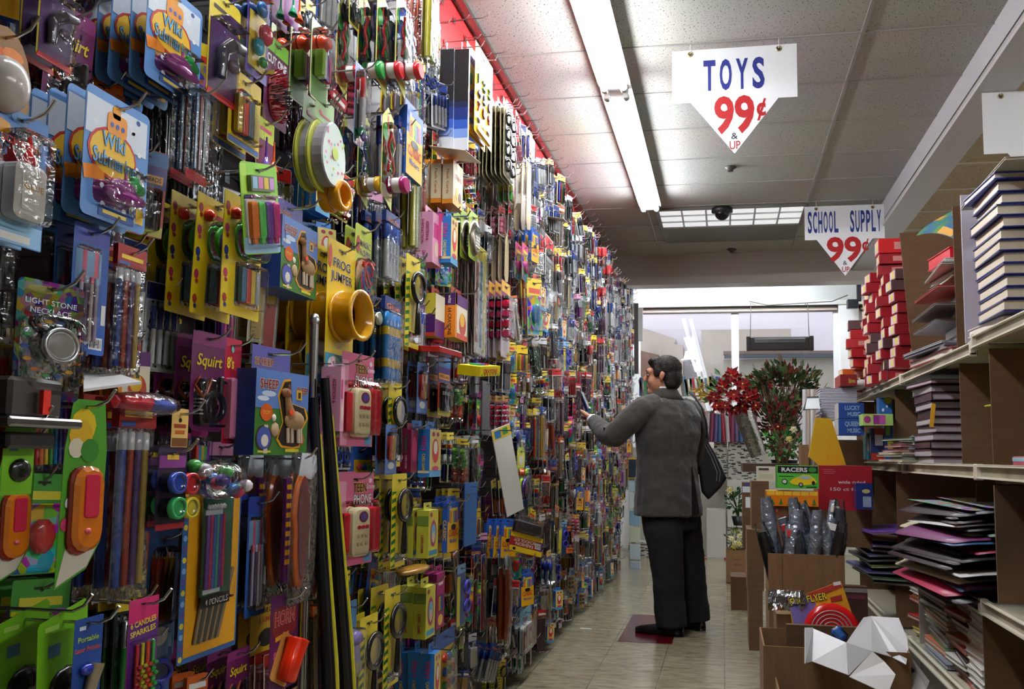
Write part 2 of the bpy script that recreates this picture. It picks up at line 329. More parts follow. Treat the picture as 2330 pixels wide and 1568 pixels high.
light_fixture(-.545, 1.2, 2.5, 'short twin tube strip light overhead behind the first one')  # unseen short fixture added to brighten the near packs
light_fixture(3.4, 4.0, 6.6, 'twin tube strip light over the next aisle', 2.89)
light_fixture(3.4, 7.4, 10.0, 'twin tube strip light over the next aisle near the window', 2.89)
light_fixture(3.4, 0.6, 3.2, 'twin tube strip light over the next aisle near the entrance', 2.89)
light_fixture(-.1, 9.8, 12.4, 'strip light behind the bulkhead above the window header', 3.12, None, math.pi/2)
light_fixture(3.4, 9.8, 12.4, 'strip light behind the bulkhead over the next aisle', 3.12, None, math.pi/2)
# troffer with its prismatic cells, and the brown panel beside it
t = thing('ceiling_light_panel', 'recessed ceiling light panel with a grid of square cells, switched low', 'light', (.07, 8.53, ZC-.004))
f = MB()
for y in (-.335, .335): f.box((0, y, -.004), (1.2, .03, .03), '6a6560')
for x in (-.59, .59): f.box((x, 0, -.004), (.03, .68, .03), '5b3b38')
obj('frame', f, t)
f = MB()
for i in range(1, 6): f.box((-.59+i*1.18/6, 0, -.01), (.012, .66, .012), 'd5d8d8')
for i in range(1, 3): f.box((0, -.335+i*.67/3, -.01), (1.18, .01, .012), 'c9cccc')
obj('louver', f, t)
for i in range(6):
    for j in range(3): obj('diffuser', MB().box((-.59+(i+.5)*1.18/6, -.335+(j+.5)*.67/3, -.004), (.18, .2, .006), 'panelglow', .002), t)
struct('ceiling_panel', MB().box((.06, 9.2, ZC-.006), (1.17, .62, .016), '5d553f'))
# security camera dome
t = thing('security_camera', 'small black dome security camera under the ceiling light panel', 'camera', (.003, 8.2, ZC-.01))
obj('mount', MB().lathe([(.075, .0), (.085, -.01), (.085, -.04), (.06, -.05)], (0, 0, 0), '1b1b1d', 'w', 18), t)
obj('dome', MB().ell((0, 0, -.045), (.06, .06, .06), '08080ag', 16, 6, -90, 0), t)
for nm, (x, y), lb in (('sprinkler_cap', (.062, 7.05), 'small round dark sprinkler cap in the ceiling below the toys sign tip'), ('sprinkler_cap', (.093, 9.93), 'small round dark sprinkler cap in the ceiling beside the bulkhead')):
    t = obj(nm, MB().lathe([(.04, 0), (.045, -.008), (.02, -.02), (.02, -.035), (.0, -.036)], (0, 0, 0), '3a3632', 'w', 14), None, (x, y, ZC-.003), label=lb, category='sprinkler')
# ---------------------------------------------------------------- hanging signs
def sign(name, label, x0, y, zt, w, hr, hd, texts, holes=(.15, .86)):
    t = thing(name, label, 'sign', (x0+w/2, y, zt)); R = Matrix(((1, 0, 0, 0), (0, 0, -1, 0), (0, 1, 0, 0), (0, 0, 0, 1)))
    a = MB(); a.T = R
    a.prism([(-w/2, 0), (-w/2, -hr), (-w/2+.15*w, -hr), (0, -hd), (w/2-.15*w, -hr), (w/2, -hr), (w/2, 0)], -.003, 0, 'e9edf1', 'cfd4d8'); obj('board', a, t)
    for tx, u, v, h, fit, colr, bold in texts:
        a = MB(); a.T = R
        if len(tx) > 3:      # condensed letters set one by one
            for i, ch in enumerate(tx):
                if ch != ' ': a.text(ch, u-fit/2+fit*(i+.5)/len(tx), v, h, .001, colr, bold, fit=fit/len(tx)*(.74 if len(tx) < 6 else .78))
        else: a.text(tx, u, v, h, .001, colr, bold, fit=fit)
        obj('lettering', a, t)
    for q in holes:
        a = MB(); a.T = R; u = -w/2+q*w; a.torus((u, -.02, .001), .011, .0035, 'b9a46cm', 'w', 14, 6); a.disc(u, -.02, .009, .009, .0012, '333333'); a.tube([(u, -.02, .004), (u, .0, .003), (u, max(.02, ZC-zt), .0)], .0015, 'e8ece8'); obj('grommet', a, t)
B_, R_ = '2a3388', 'b01f24'
sign('toys_sign', 'white hanging arrow sign reading TOYS 99¢ and up', at(1529, 112, Y=4.86).x, 4.86, 3.045, .593, .265, .53,
     [('TOYS', .0, -.205, .15, .31, B_, .03), ('99', .0, -.42, .178, .19, R_, .03), ('¢', .128, -.345, .09, .045, R_, .03), ('&', .0, -.458, .033, .03, '15151a', .0), ('UP', .002, -.508, .042, .05, R_, .006)])
sign('school_supply_sign', 'white hanging arrow sign reading SCHOOL SUPPLY 99¢ and up', at(1830, 470, Y=8.17).x, 8.17, 3.045, .6, .27, .56,
     [('SCHOOL  SUPPLY', .0, -.21, .17, .56, B_, .022), ('99', -.005, -.44, .19, .26, R_, .03), ('¢', .155, -.36, .1, .05, R_, .02), ('&', .0, -.475, .035, .03, '15151a', .0), ('UP', .004, -.53, .042, .055, R_, .008)])
sign('blank_sign', 'blank white back of a hanging arrow sign cut by the picture edge', 1.262, 5.2, 2.865, .72, .31, .66, [], (.12, .86))
# ---------------------------------------------------------------- outside the windows
def flat(pts, Y, th=.4):
    """a slab standing upright in the street: front outline from picture points at distance Y"""
    P = [at(a, b, Y=Y) for a, b in pts]; n = len(P); m = MB(); return P, n, m
def slab(m, pts, Y, th, k):
    P = [at(a, b, Y=Y) for a, b in pts]; n = len(P); vs = [tuple(p) for p in P]+[(p.x, p.y+th, p.z) for p in P]
    m.add(vs, [tuple(range(n)), tuple(range(2*n-1, n-1, -1))]+[(i, n+i, n+(i+1) % n, (i+1) % n) for i in range(n)], k)
t = thing('street_building', 'pale building across the street seen through the shop window', 'building', (0, 21, 0))
def spart(name, items, key):
    m = MB(); m.T = Matrix.Translation((0, -21, 0))
    for pts, Y, th in items: slab(m, pts, Y, th, key)
    return obj(name, m, t)
spart('wall', [([(1380, 400), (2700, 400), (2700, 1166), (1380, 1166)], 22, .5)], 'd6d0dc')
spart('taupe_block', [([(1440, 742), (1465, 747), (1538, 771), (1534, 783), (1554, 785), (1554, 900), (1440, 900)], 21, .8), ([(1595, 751), (1800, 748), (1800, 1166), (1595, 1166)], 21, .8)], 'b0a69e')  # taupe slabs, one with a stepped edge, in front of the pale wall
spart('brick_corner', [([(1445, 795), (1500, 808), (1500, 870), (1445, 870)], 20.6, .3)], '6e4e40')
spart('shop_front', [([(1646, 818), (1940, 812), (1940, 900), (1646, 900)], 20.4, .4)], '9f9a90')
spart('awning_rail', [([(1646, 799), (1990, 797), (1990, 803), (1646, 806)], 20.2, .3)], '6e5a52'); spart('awning_tube', [([(1648, 808), (1990, 803), (1990, 811), (1648, 815)], 20.1, .12)], '3d4552')
struct('street', MB().box((5, 17.5, -.12), (24, 10.6, .1), '8a8884'))
t = thing('street_lamp', 'white bracket lamp on slanted poles outside the left window pane', 'lamp', (0, 16, 0))
for k in (0, 1):
    a, b = at(1555+16*k, 725, Y=16), at(1689+4*k, 1204, Y=16); m = MB(); m.T = Matrix.Translation((0, -16, 0)); m.tube([a, b], .035, 'f4f4f8', 6); obj('pole', m, t)
a = at(1570, 818, Y=16); m = MB(); m.lathe([(.02, .14), (.07, .13), (.1, .02), (.14, 0), (.14, -.02), (.02, -.02)], (a.x, 0, a.z), 'f4f4f8', 'w', 14); obj('lamp_shade', m, t)
m = MB(); m.ell((a.x, 0, a.z-.02), (.06, .06, .05), '9c9ca4', 10, 5); obj('bulb', m, t)
t = thing('street_tree', 'thin bare tree with sparse reddish leaves outside the window on the aisle end', 'tree', (1.69, 15, -.07))
def tree(t, o, seedn, n, leafk, Y, spread):
    rng = random.Random(seedn); m = MB(); lv = MB()
    def br(p, d, L, r, k):
        q = p+d*L; m.tube([p-o, (p+q)/2+Vector((rng.uniform(-.04, .04), 0, rng.uniform(-.03, .03)))-o, q-o], [r, r*.8, r*.6], '7a5f4e', 4, False)
        if k:
            for _ in range(n): br(p+d*L*rng.uniform(.5, 1), (d+Vector((rng.uniform(-spread, spread), rng.uniform(-.4, .4), rng.uniform(-.3, .5)))).normalized(), L*rng.uniform(.5, .8), r*.6, k-1)
        for _ in range(3 if k < 3 else 0):
            c0 = q-o+Vector([rng.uniform(-.08, .08) for _ in range(3)]); a1 = Vector([rng.uniform(-1, 1) for _ in range(3)]).normalized()*.035; b1 = Vector([rng.uniform(-1, 1) for _ in range(3)]).normalized()*.022
            lv.add([c0-a1, c0+b1, c0+a1, c0-b1], [(0, 1, 2, 3)], rng.choice(leafk))
    o = Vector(o); br(o, Vector((-.03, 0, 1)), 2.1, .03, 4); obj('branches', m, t); obj('foliage', lv, t)
tree(t, (1.69, 15, -.07), 5, 3, ['c4513c', 'd98a72', '6d5a3a', 'b5402f'], 15, .9)
# ---------------------------------------------------------------- things on the window wall
t = thing('patio_heater', 'black tube heater hanging on a wire in front of the window', 'heater', (.604, 11.3, 2.295)); 
m = MB(); m.box((0, 0, 0), (.68, .08, .15), '201a1a', .01); m.box((0, -.038, .03), (.54, .02, .05), '6d6d70m', .004); m.box((0, -.042, -.03), (.54, .012, .06), '17100e'); obj('body', m, t)
for s in (-1, 1): obj('end_cap', MB().box((s*.33, -.01, 0), (.045, .1, .16), '151112', .006), t)
obj('wire', MB().tube([(-.31, 0, .07), (-.3, 0, .45), (-.24, .35, .48)], .004, '2a2a2a', 5), t); obj('wire', MB().tube([(.31, 0, .07), (.3, 0, .45), (.3, .35, .48)], .004, '2a2a2a', 5), t)
t = thing('wall_speaker', 'small black speaker with a dangling cable on top of the white window column', 'speaker', (1.4, 11.72, 2.78))
obj('cabinet', MB().box((.02, 0, 0), (.12, .1, .1), '22262c', .008), t); obj('bracket', MB().box((.09, 0, .2), (.05, .04, .34), '2c2c30', .005), t)
obj('cable', MB().tube([(-.03, -.02, .1), (-.2, -.03, .03), (-.9, -.02, -.0), (-1.1, 0, .05)], .006, '4a4a4a', 5).ell((-.02, -.02, .42), (.06, .03, .09), '2c2c30', 8, 5).tube([(-.05, -.02, .3), (.02, -.03, .5)], .01, 'd8d8d8', 5), t)
# ---------------------------------------------------------------- the customer
MX, MY = -.27, 6.36
def remesh(o, vox, it=4, disp=0, dscale=.12):
    r = o.modifiers.new('r', 'REMESH'); r.mode = 'VOXEL'; r.voxel_size = vox; r.use_smooth_shade = True
    s = o.modifiers.new('s', 'SMOOTH'); s.iterations = it; s.factor = .6
    if disp:
        tx = bpy.data.textures.new('c', 'CLOUDS'); tx.noise_scale = dscale; d = o.modifiers.new('d', 'DISPLACE'); d.texture = tx; d.strength = disp; d.mid_level = .5; d.texture_coords = 'GLOBAL'
    return o
P = thing('person', 'man in a grey tweed jacket reaching to the packs hanging on the wall', 'person', (MX, MY, 0))
PF = Vector((-.8, .6, 0)); PR = Vector((.6, .8, 0)); O_ = Vector((MX, MY, 0))
def loft(m, rings, k, n=24, F=PF, Rr=PR):
    """rings: (centre world x,y,z, half width, half depth)"""
    vs = []
    for cx, cy, cz, a, b in rings:
        for i in range(n):
            g = 2*math.pi*i/n; q = Vector((cx, cy, cz)) + Rr*(math.copysign(abs(math.cos(g))**.85, math.cos(g))*a) + F*(math.copysign(abs(math.sin(g))**.85, math.sin(g))*b) - O_; vs.append(q)
    L = len(rings); fs = [(j*n+i, j*n+(i+1) % n, (j+1)*n+(i+1) % n, (j+1)*n+i) for j in range(L-1) for i in range(n)]
    m.add(vs, fs+[tuple(range(n-1, -1, -1)), tuple((L-1)*n+i for i in range(n))], k, True)
def wt(m, pts, r, k, n=12, flat=1.0): m.tube([Vector(p)-O_ for p in pts], r, k, n, True, flat)
def we(m, c, r, k, F=None):
    """ellipsoid with axes right, front, up of the given facing"""
    F = F or PF; Rr = Vector((F.y, -F.x, 0)); old = m.T; c = Vector(c)-O_
    m.T = Matrix(((Rr.x, F.x, 0, c.x), (Rr.y, F.y, 0, c.y), (0, 0, 1, c.z), (0, 0, 0, 1))); m.ell((0, 0, 0), r, k, 16, 10); m.T = old
HF = Vector((-.985, .17, 0))      # the head faces more to the wall
def hp(r, f, u): return Vector((-.366, 6.33, 1.553)) + Vector((HF.y, -HF.x, 0))*r + HF*f + Vector((0, 0, u))
m = MB()
# head and neck
we(m, hp(0, -.012, .035), (.076, .094, .082), 'skin', HF); we(m, hp(0, .028, -.03), (.062, .068, .085), 'skin', HF); we(m, hp(0, .068, -.09), (.034, .032, .028), 'skin', HF)
we(m, hp(0, .078, .03), (.052, .026, .03), 'skin', HF); we(m, hp(-.03, .06, -.03), (.028, .03, .03), 'skin', HF); we(m, hp(.03, .06, -.03), (.028, .03, .03), 'skin', HF)
wt(m, [hp(0, .09, .02), hp(0, .112, -.01), hp(0, .12, -.022)], [.01, .014, .016], 'skin'); we(m, hp(0, .092, -.05), (.022, .014, .008), 'skin', HF); we(m, hp(0, .09, -.062), (.02, .014, .009), 'skin', HF)
wt(m, [hp(0, -.03, -.02), (-.352, 6.345, 1.46), (-.34, 6.35, 1.38)], [.06, .058, .065], 'skin')
for s in (-1, 1):
    we(m, hp(s*.075, -.008, -.002), (.009, .015, .03), 'skin', HF); we(m, hp(s*.079, -.014, .006), (.006, .016, .022), 'skin', HF)
body = remesh(obj('body', m, P), .005, 3)
for s in (-1, 1): m = MB(); we(m, hp(s*.03, .086, .012), (.011, .009, .006), 'e8e4e0g', HF); we(m, hp(s*.031, .093, .012), (.005, .004, .0055), '1a120cg', HF); obj('eye', m, P)
for s in (-1, 1): m = MB(); wt(m, [hp(s*.048, .088, .034), hp(s*.03, .1, .041), hp(s*.014, .103, .036)], [.0015, .0025, .002], '2a201a', 6); obj('eyebrow', m, P)
m = MB()
we(m, hp(0, -.022, .052), (.084, .1, .083), 'hair', HF); we(m, hp(0, -.056, -.008), (.078, .066, .074), 'hair', HF); we(m, hp(0, .042, .092), (.058, .052, .034), 'hair', HF)
for s in (-1, 1): we(m, hp(s*.073, .018, .028), (.012, .028, .036), 'hair', HF); we(m, hp(s*.055, -.055, -.045), (.022, .035, .035), 'hair', HF)
we(m, hp(0, -.078, -.045), (.05, .028, .035), 'hair', HF)
remesh(obj('hair', m, P), .005, 6, .006, .03)
# jacket
m = MB()
loft(m, [(-.335, 6.345, .70, .232, .178), (-.34, 6.345, .80, .226, .170), (-.345, 6.345, .93, .212, .158), (-.345, 6.345, 1.06, .205, .152), (-.338, 6.35, 1.2, .232, .16), (-.335, 6.36, 1.31, .24, .15), (-.34, 6.355, 1.385, .2, .12), (-.352, 6.345, 1.425, .105, .082), (-.353, 6.345, 1.452, .072, .072)], 'tweed')
wt(m, [(-.40, 6.24, 1.37), (-.47, 6.185, 1.345), (-.56, 6.16, 1.27), (-.665, 6.17, 1.175), (-.70, 6.21, 1.185), (-.76, 6.30, 1.24), (-.80, 6.37, 1.275)], [.075, .084, .078, .072, .066, .056, .050], 'tweed', 16)
wt(m, [(-.25, 6.47, 1.37), (-.185, 6.52, 1.33), (-.155, 6.54, 1.18), (-.17, 6.54, 1.05), (-.24, 6.58, .92), (-.3, 6.62, .84)], [.072, .078, .07, .064, .056, .048], 'tweed', 14)
remesh(obj('jacket', m, P), .008, 3, .016, .07)
m = MB(); loft(m, [(-.35, 6.345, 1.41, .12, .1), (-.352, 6.343, 1.445, .088, .084), (-.356, 6.342, 1.478, .07, .073)], 'tweed'); obj('collar', m, P)
m = MB(); loft(m, [(-.352, 6.343, 1.44, .07, .07), (-.358, 6.341, 1.489, .064, .067)], 'e9e9ee'); obj('shirt_collar', m, P)
m = MB(); wt(m, [(-.795, 6.36, 1.27), (-.815, 6.395, 1.285)], [.042, .04], 'e9e9ee', 14); obj('shirt_cuff', m, P)
m = MB()   # vent at the back hem: the trousers show through the slit
a0 = at(1574, 1068, Y=6.17); 
for q, dx in ((0, 0),): m.add([Vector(v)-O_ for v in (at(1573, 1062, Y=6.168), at(1575, 1060, Y=6.17), at(1592, 1168, Y=6.172), at(1574, 1176, Y=6.148))], [(0, 3, 2, 1)], '08080a')
vent = obj('back_vent', m, P)
m = MB(); wt(m, [at(1467, 1082, Y=6.19), at(1490, 1075, Y=6.165)], .012, 'tweed', 8, .5); obj('pocket_flap', m, P)
m = MB()
for i in range(3): we(m, (-.708+.02*i, 6.135+.0*i+.018*i, 1.245-.02+.01*i), (.007, .007, .007), '1c1a18g')
obj('sleeve_buttons', m, P)
# trousers and shoes
m = MB()
loft(m, [(-.325, 6.345, .62, .19, .135), (-.33, 6.345, .82, .2, .14), (-.33, 6.345, .95, .18, .13)], 'trouser')
wt(m, [(-.36, 6.29, .74), (-.365, 6.245, .62), (-.34, 6.235, .42), (-.325, 6.24, .2), (-.315, 6.245, .055)], [.11, .118, .1, .092, .094], 'trouser', 16)
wt(m, [(-.27, 6.43, .80), (-.25, 6.45, .62), (-.215, 6.47, .42), (-.19, 6.49, .2), (-.175, 6.50, .055)], [.12, .112, .094, .084, .086], 'trouser', 16)
remesh(obj('trousers', m, P), .008, 3, .016, .09)
def shoe(heel, toe):
    h, q = Vector(heel), Vector(toe); d = (q-h).normalized(); s = Vector((-d.y, d.x, 0)); m = MB(); L = (q-h).length; rings = []; n = 14; vs = []
    for t_, w_, hh in ((0, .026, .06), (.08, .036, .072), (.3, .036, .07), (.5, .042, .055), (.7, .048, .045), (.88, .04, .036), (1, .018, .024)):
        for i in range(n):
            g = 2*math.pi*i/n; z = max(0, math.sin(g))*hh + .012 if math.sin(g) > 0 else .0; vs.append(h+d*L*t_+s*math.cos(g)*w_+Vector((0, 0, z))-O_)
    m.add(vs, [(j*n+i, j*n+(i+1) % n, (j+1)*n+(i+1) % n, (j+1)*n+i) for j in range(6) for i in range(n)]+[tuple(range(n)), tuple(6*n+i for i in range(n))], '0e0e10g', True); return m
obj('shoe', shoe((-.245, 6.235, 0), (-.53, 6.30, 0)), P); obj('shoe', shoe((-.135, 6.47, 0), (-.34, 6.66, 0)), P)
# left hand with five fingers round the pack, right hand in front
def hand(nm, w0, d, up, k=1, curl=.9):
    """w0 wrist, d direction of the hand, up = back of the hand"""
    w0 = Vector(w0); d = Vector(d).normalized(); up = Vector(up); up = (up-d*up.dot(d)).normalized(); s = d.cross(up)*k; m = MB(); c0 = w0-O_
    for i in range(4):
        o = s*(.03-.02*i); m.tube([c0+o*.5, c0+d*.045+o*.9, c0+d*.082+o], [.017, .0155, .0115], 'skin', 8)
        L = (.07, .078, .072, .056)[i]; a = c0+d*.08+o; b = a+(d*.8-up*.25*curl).normalized()*L*.45; e = b+(d*.45-up*.9*curl).normalized()*L*.32; f = e+(d*.0-up*curl-d*.25).normalized()*L*.26
        m.tube([a, b, e, f], [.0105, .0095, .0085, .0065], 'skin', 8)
    a = c0+d*.02+s*.026; m.tube([a, a+d*.03+s*.022-up*.012, a+d*.06+s*.02-up*.03, a+d*.078+s*.008-up*.036], [.015, .013, .011, .008], 'skin', 8)
    m.tube([c0-d*.05, c0, c0+d*.03], [.028, .026, .024], 'skin', 10)
    remesh(obj(nm, m, P), .0035, 2)
hand('left_hand', (-.815, 6.395, 1.29), (-.75, .35, .52), (.4, .1, .9), 1, .8)
hand('right_hand', (-.3, 6.63, .83), (-.4, .1, -.9), (.5, .7, 0), 1, .6)
# shoulder bag on his back
t = thing('shoulder_bag', 'black sling bag with pale piping hanging behind the man', 'bag', (-.06, 6.62, .95))
B0 = Vector((-.06, 6.62, .95))
m = MB(); pts = [(1590, 985), (1604, 992), (1632, 1040), (1654, 1088), (1640, 1110), (1612, 1138), (1596, 1120), (1588, 1060)]
P1 = [at(a, b, Y=6.50)-B0 for a, b in pts]; P2 = [at(a, b, Y=6.64)-B0 for a, b in pts]; n = len(P1)
m.add(P1+P2, [tuple(range(n)), tuple(range(2*n-1, n-1, -1))]+[(i, n+i, n+(i+1) % n, (i+1) % n) for i in range(n)], '101116')
remesh(obj('body', m, t), .008, 5)
m = MB()
for k in (0, 7): m.tube([at(a+k, b, Y=6.495)-B0 for a, b in ((1602, 1010), (1618, 1040), (1632, 1075), (1630, 1095))], .0018, '8f8f95', 5)
obj('piping', m, t)
m = MB(); m.tube([at(1568, 893, Y=6.30)-B0, at(1582, 905, Y=6.27)-B0, at(1596, 925, Y=6.30)-B0, at(1606, 955, Y=6.4)-B0, at(1609, 990, Y=6.48)-B0], .016, '33353a', 8, True, .35)
m.tube([at(1609, 990, Y=6.48)-B0, at(1600, 1000, Y=6.5)-B0, at(1594, 960, Y=6.46)-B0, at(1580, 930, Y=6.4)-B0], .009, '22242a', 6); obj('strap', m, t)
# pack in the hand
t = thing('pen_pack', 'blue and white pen pack held in the man\'s hand', 'pen pack', tuple(at(1328, 915, Y=6.48)), (0, math.radians(-24), math.radians(20)))
obj('card', MB().box((0, 0, .01), (.004, .075, .15), '2c3c7c'), t); m = MB()
for i in range(4): m.tube([(.008, -.026+.017*i, -.05), (.008, -.026+.017*i, .06)], .0055, 'e9edf4g', 6)
obj('pens', m, t); obj('blister', MB().box((.01, 0, 0), (.018, .07, .13), 'clear', .004), t)
# ---------------------------------------------------------------- packs: design space u = along the wall, v = up (0 at the top edge), w = out of the wall
PR_ = {}
def proto(key, cat, phrase, short, w, h, d, *parts):
    """parts: (name, MB[, [(sub name, MB), ...]])"""
    PR_[key] = dict(key=key, cat=cat, phrase=phrase, short=short, w=w, h=h, d=d, parts=parts, me=None, one=None)
def card(w, h, k, top=None, foot=None, r=.004, hole=True, back='d8d4cc', topk=None, th=.0009):
    m = MB(); m.rect(-w/2, -h, w, h, 0, th, k, back, r=r, mback=back); z = th+.0004
    if top: m.quad(-w/2+.002, -top, w-.004, top-.002, z, topk)
    if foot: m.quad(-w/2+.002, -h+.002, w-.004, foot[0], z, foot[1])
    if hole: m.poly([(-.012, -.012), (.012, -.012), (.012, -.016), (.004, -.016), (0, -.02), (-.004, -.016), (-.012, -.016)], z+.0012, '14120f')
    return m
def shell(u0, v0, w, h, d, r=.006, k='clear', z=.001): return MB().rect(u0, v0, w, h, z, z+d, k, r=min(r, w/3, h/3), bev=min(.004, d/3))
def bagshell(w, h, d, v0=0):
    m = MB(); n = 7; vs = []; 
    for sgn in (1, -1):
        for j in range(n+1):
            for i in range(n+1):
                u = i/n*2-1; v = j/n; vs.append((u*w/2, v0-h*v, d/2+sgn*d/2*(max(0, 1-u*u)**.5)*(math.sin(math.pi*min(1, max(0, .08+v*.86)))**.5)*(1+.08*math.sin(7*u+9*v))))
    N = (n+1)**2; fs = []
    for o in (0, N):
        for j in range(n):
            for i in range(n):
                a = o+j*(n+1)+i; q = (a, a+n+1, a+n+2, a+1); fs.append(q if o == 0 else q[::-1])
    return m.add(vs, fs, 'bag', True)
def barcode(m, u, v, w, h, z):
    m.quad(u, v, w, h, z, 'f0f0f0')
    for i in range(9): m.quad(u+w*(.08+.1*i), v+h*.15, w*(.03+.03*(i*7 % 3 == 0)), h*.7, z+.0003, '151515')
def pens(us, v0, v1, r, body, cap, caplen=.3, z=.008, tip='', clip=True, n=7):
    m = MB(); L = v1-v0
    for i, u in enumerate(us):
        b = body[i % len(body)]; c = cap[i % len(cap)]
        m.tube([(u, v0, z), (u, v1-L*caplen, z)], r*.9, b, n); m.tube([(u, v1-L*caplen, z), (u, v1-.002, z), (u, v1, z)], [r, r, r*.6], c, n)
        if tip: m.tube([(u, v0-.012, z), (u, v0, z)], [r*.25, r*.8], tip, n)
        if clip: m.box((u, v1-L*caplen*.55, z+r*1.1), (r*.5, L*caplen*.8, r*.4), 'c8c8ccm')
    return m
def squig(m, u, v, s, cols, z, rng, n=6):
    for i in range(n):
        a, b = rng.uniform(-s, s), rng.uniform(-s, s); m.disc(u+a, v+b, s*rng.uniform(.2, .5), s*rng.uniform(.15, .4), z+i*.0002, rng.choice(cols), 8)
rg = random.Random(3)
# 1 submarine
m = card(.165, .205, '5d93d6', back='263a7c', r=.012)
z = .0014
for a, b, c, d_, k in ((-.08, -.205+.13, .155, .06, 'dfe9f5'),): m.quad(a, b, c, d_, z, k)
for i in range(26): m.disc(rg.uniform(-.07, .07), rg.uniform(-.19, -.02), .006, .005, z+.0002, rg.choice(['f4f6fb', '2b4aa0', 'f0d04a', 'e9eef8']), 6)
m.disc(-.012, -.095, .062, .042, z+.0005, 'c92c22'); m.disc(-.012, -.095, .057, .037, z+.0008, 'f6c21e'); m.rect(-.03, -.062, .05, .035, z, z+.0012, 'f39a1d', r=.008); m.rect(-.018, -.035, .02, .02, z, z+.0012, 'f6a81e', r=.004)
for i in range(3): m.disc(-.019+.014*i, -.047, .0045, .0045, z+.0017, '2f55b5', 8)
m.text('Wiki', -.012, -.086, .024, z+.0016, '1c2a60', .035, fit=.06); m.text('Wiki', -.012, -.086, .024, z+.002, '6fb6ea', .012, fit=.058)
m.text('Submarine', -.006, -.117, .024, z+.0016, '1c2a60', .035, fit=.112); m.text('Submarine', -.006, -.117, .024, z+.002, '6fb6ea', .012, fit=.11)
m.quad(-.078, -.15, .05, .022, z+.0006, 'f08a1c', .2); m.quad(-.04, -.198, .09, .016, z+.0006, '2450a8'); m.quad(-.03, -.193, .06, .006, z+.001, 'f6d93a'); m.quad(.055, -.19, .02, .025, z+.0006, 'f2c21e')
t1 = MB(); t1.ell((.008, -.158, .016), (.056, .013, .012), 'a02c8eg').ell((.002, -.145, .016), (.034, .013, .011), 'b440a0g').ell((.034, -.138, .016), (.026, .012, .01), '1fa24ag').box((.03, -.126, .016), (.02, .012, .012), '35b05ag', .003).tube([(.005, -.14, .018), (.005, -.122, .018)], .003, 'b440a0g')
proto('submarine_toy_pack', 'toy pack', 'blue bubble-print card with a purple and green toy submarine', 'toy submarine card', .165, .205, .03, ('card', m), ('toy_submarine', t1), ('blister_shell', shell(-.055, -.18, .13, .07, .026, .012)))
# 2 clay and ring set on yellow card
def clay(m, u, v, w, h, z, ks):
    for i, k in enumerate(ks): m.rect(u+i*w/len(ks), v, w/len(ks)*.86, h, z, z+.012, k, r=.002, bev=.002)
m = card(.125, .245, 'f1cf10', r=.003, back='b8ac84'); m.quad(-.0615, -.243, .02, .24, .0014, 'f5d91a')
for i, (k, v) in enumerate((('b0242c', -.03), ('c0306a', -.075), ('2c3a8c', -.12), ('c22c5c', -.165), ('b83a2a', -.215))): m.disc(-.051, v, .007, .01, .0018, k, 8); m.disc(-.049, v-.014, .005, .005, .002, rg.choice(['1c1c1c', '2c3a8c', 'b0242c']), 6)
m.quad(-.02, -.04, .06, .01, .0016, 'b82430')
r1 = MB().torus((.02, -.085, .014), .032, .006, '3fae36g', 'w', 18, 6).torus((.022, -.088, .02), .024, .006, '6a2c8eg', 'w', 18, 6).torus((.024, -.09, .026), .016, .006, 'c01c50g', 'w', 16, 6).lathe([(.012, 0), (.012, .012), (.004, .016)], (-.03, -.04, .002), 'e03820g')
c1 = MB(); clay(c1, -.012, -.215, .06, .07, .004, ['3f78a8', 'd8362c', 'e6c21e', '9aa8b0'])
proto('dough_toy_set', 'toy pack', 'tall yellow card of play dough sticks and coloured rings', 'yellow dough set', .125, .245, .045, ('card', m), ('rings', r1), ('dough_sticks', c1), ('blister_shell', shell(-.02, -.225, .078, .09, .03, .006)), ('ring_cover', shell(-.025, -.128, .085, .085, .034, .03)))
# 3 clay tray
m = card(.1, .15, 'ecc716', r=.003); m.quad(-.048, -.148, .096, .012, .0014, '2f5ea8')
c1 = MB(); clay(c1, -.036, -.125, .07, .075, .004, ['e0be2c', 'd8402c', '46566e', 'dcbf3a'])
proto('clay_tray_pack', 'clay', 'yellow card with a clear tray of clay sticks', 'clay tray card', .1, .15, .03, ('card', m), ('clay_sticks', c1), ('tray', shell(-.04, -.132, .08, .09, .024, .008)))
# 4 frog jumper / yellow cup
m = card(.095, .24, 'e8c81c', r=.003, back='8e7a2c'); m.text('FROG', 0, -.045, .016, .0016, 'f6f6f0', .045, fit=.06); m.text('FROG', 0, -.045, .016, .0019, '202020', .01, fit=.058); m.text('JUMPER', 0, -.068, .016, .0016, 'f6f6f0', .045, fit=.075); m.text('JUMPER', 0, -.068, .016, .0019, '202020', .01, fit=.073); m.quad(-.046, -.238, .092, .045, .0014, '4aa6c8'); m.disc(-.015, -.21, .022, .014, .0018, 'f2efe0'); m.disc(-.04, -.03, .006, .02, .0018, 'c8442c')
c1 = MB().lathe([(.036, 0), (.041, .004), (.041, .04), (.044, .042), (.044, .048), (.037, .048), (.036, .01)], (0, -.125, .001), 'd69a0cg', 'w', 22)
c2 = MB().lathe([(.001, .012), (.034, .012)], (0, -.125, .001), 'f3e2c0', 'w', 18).disc(.004, -.122, .014, .018, .0145, '3f9a3c', 12).disc(.0, -.14, .02, .008, .0147, 'c88a2a', 10)
proto('frog_game_pack', 'toy pack', 'yellow card holding a round yellow cup game', 'yellow cup game', .095, .24, .05, ('card', m), ('cup', c1, [('frog_picture', c2)]))
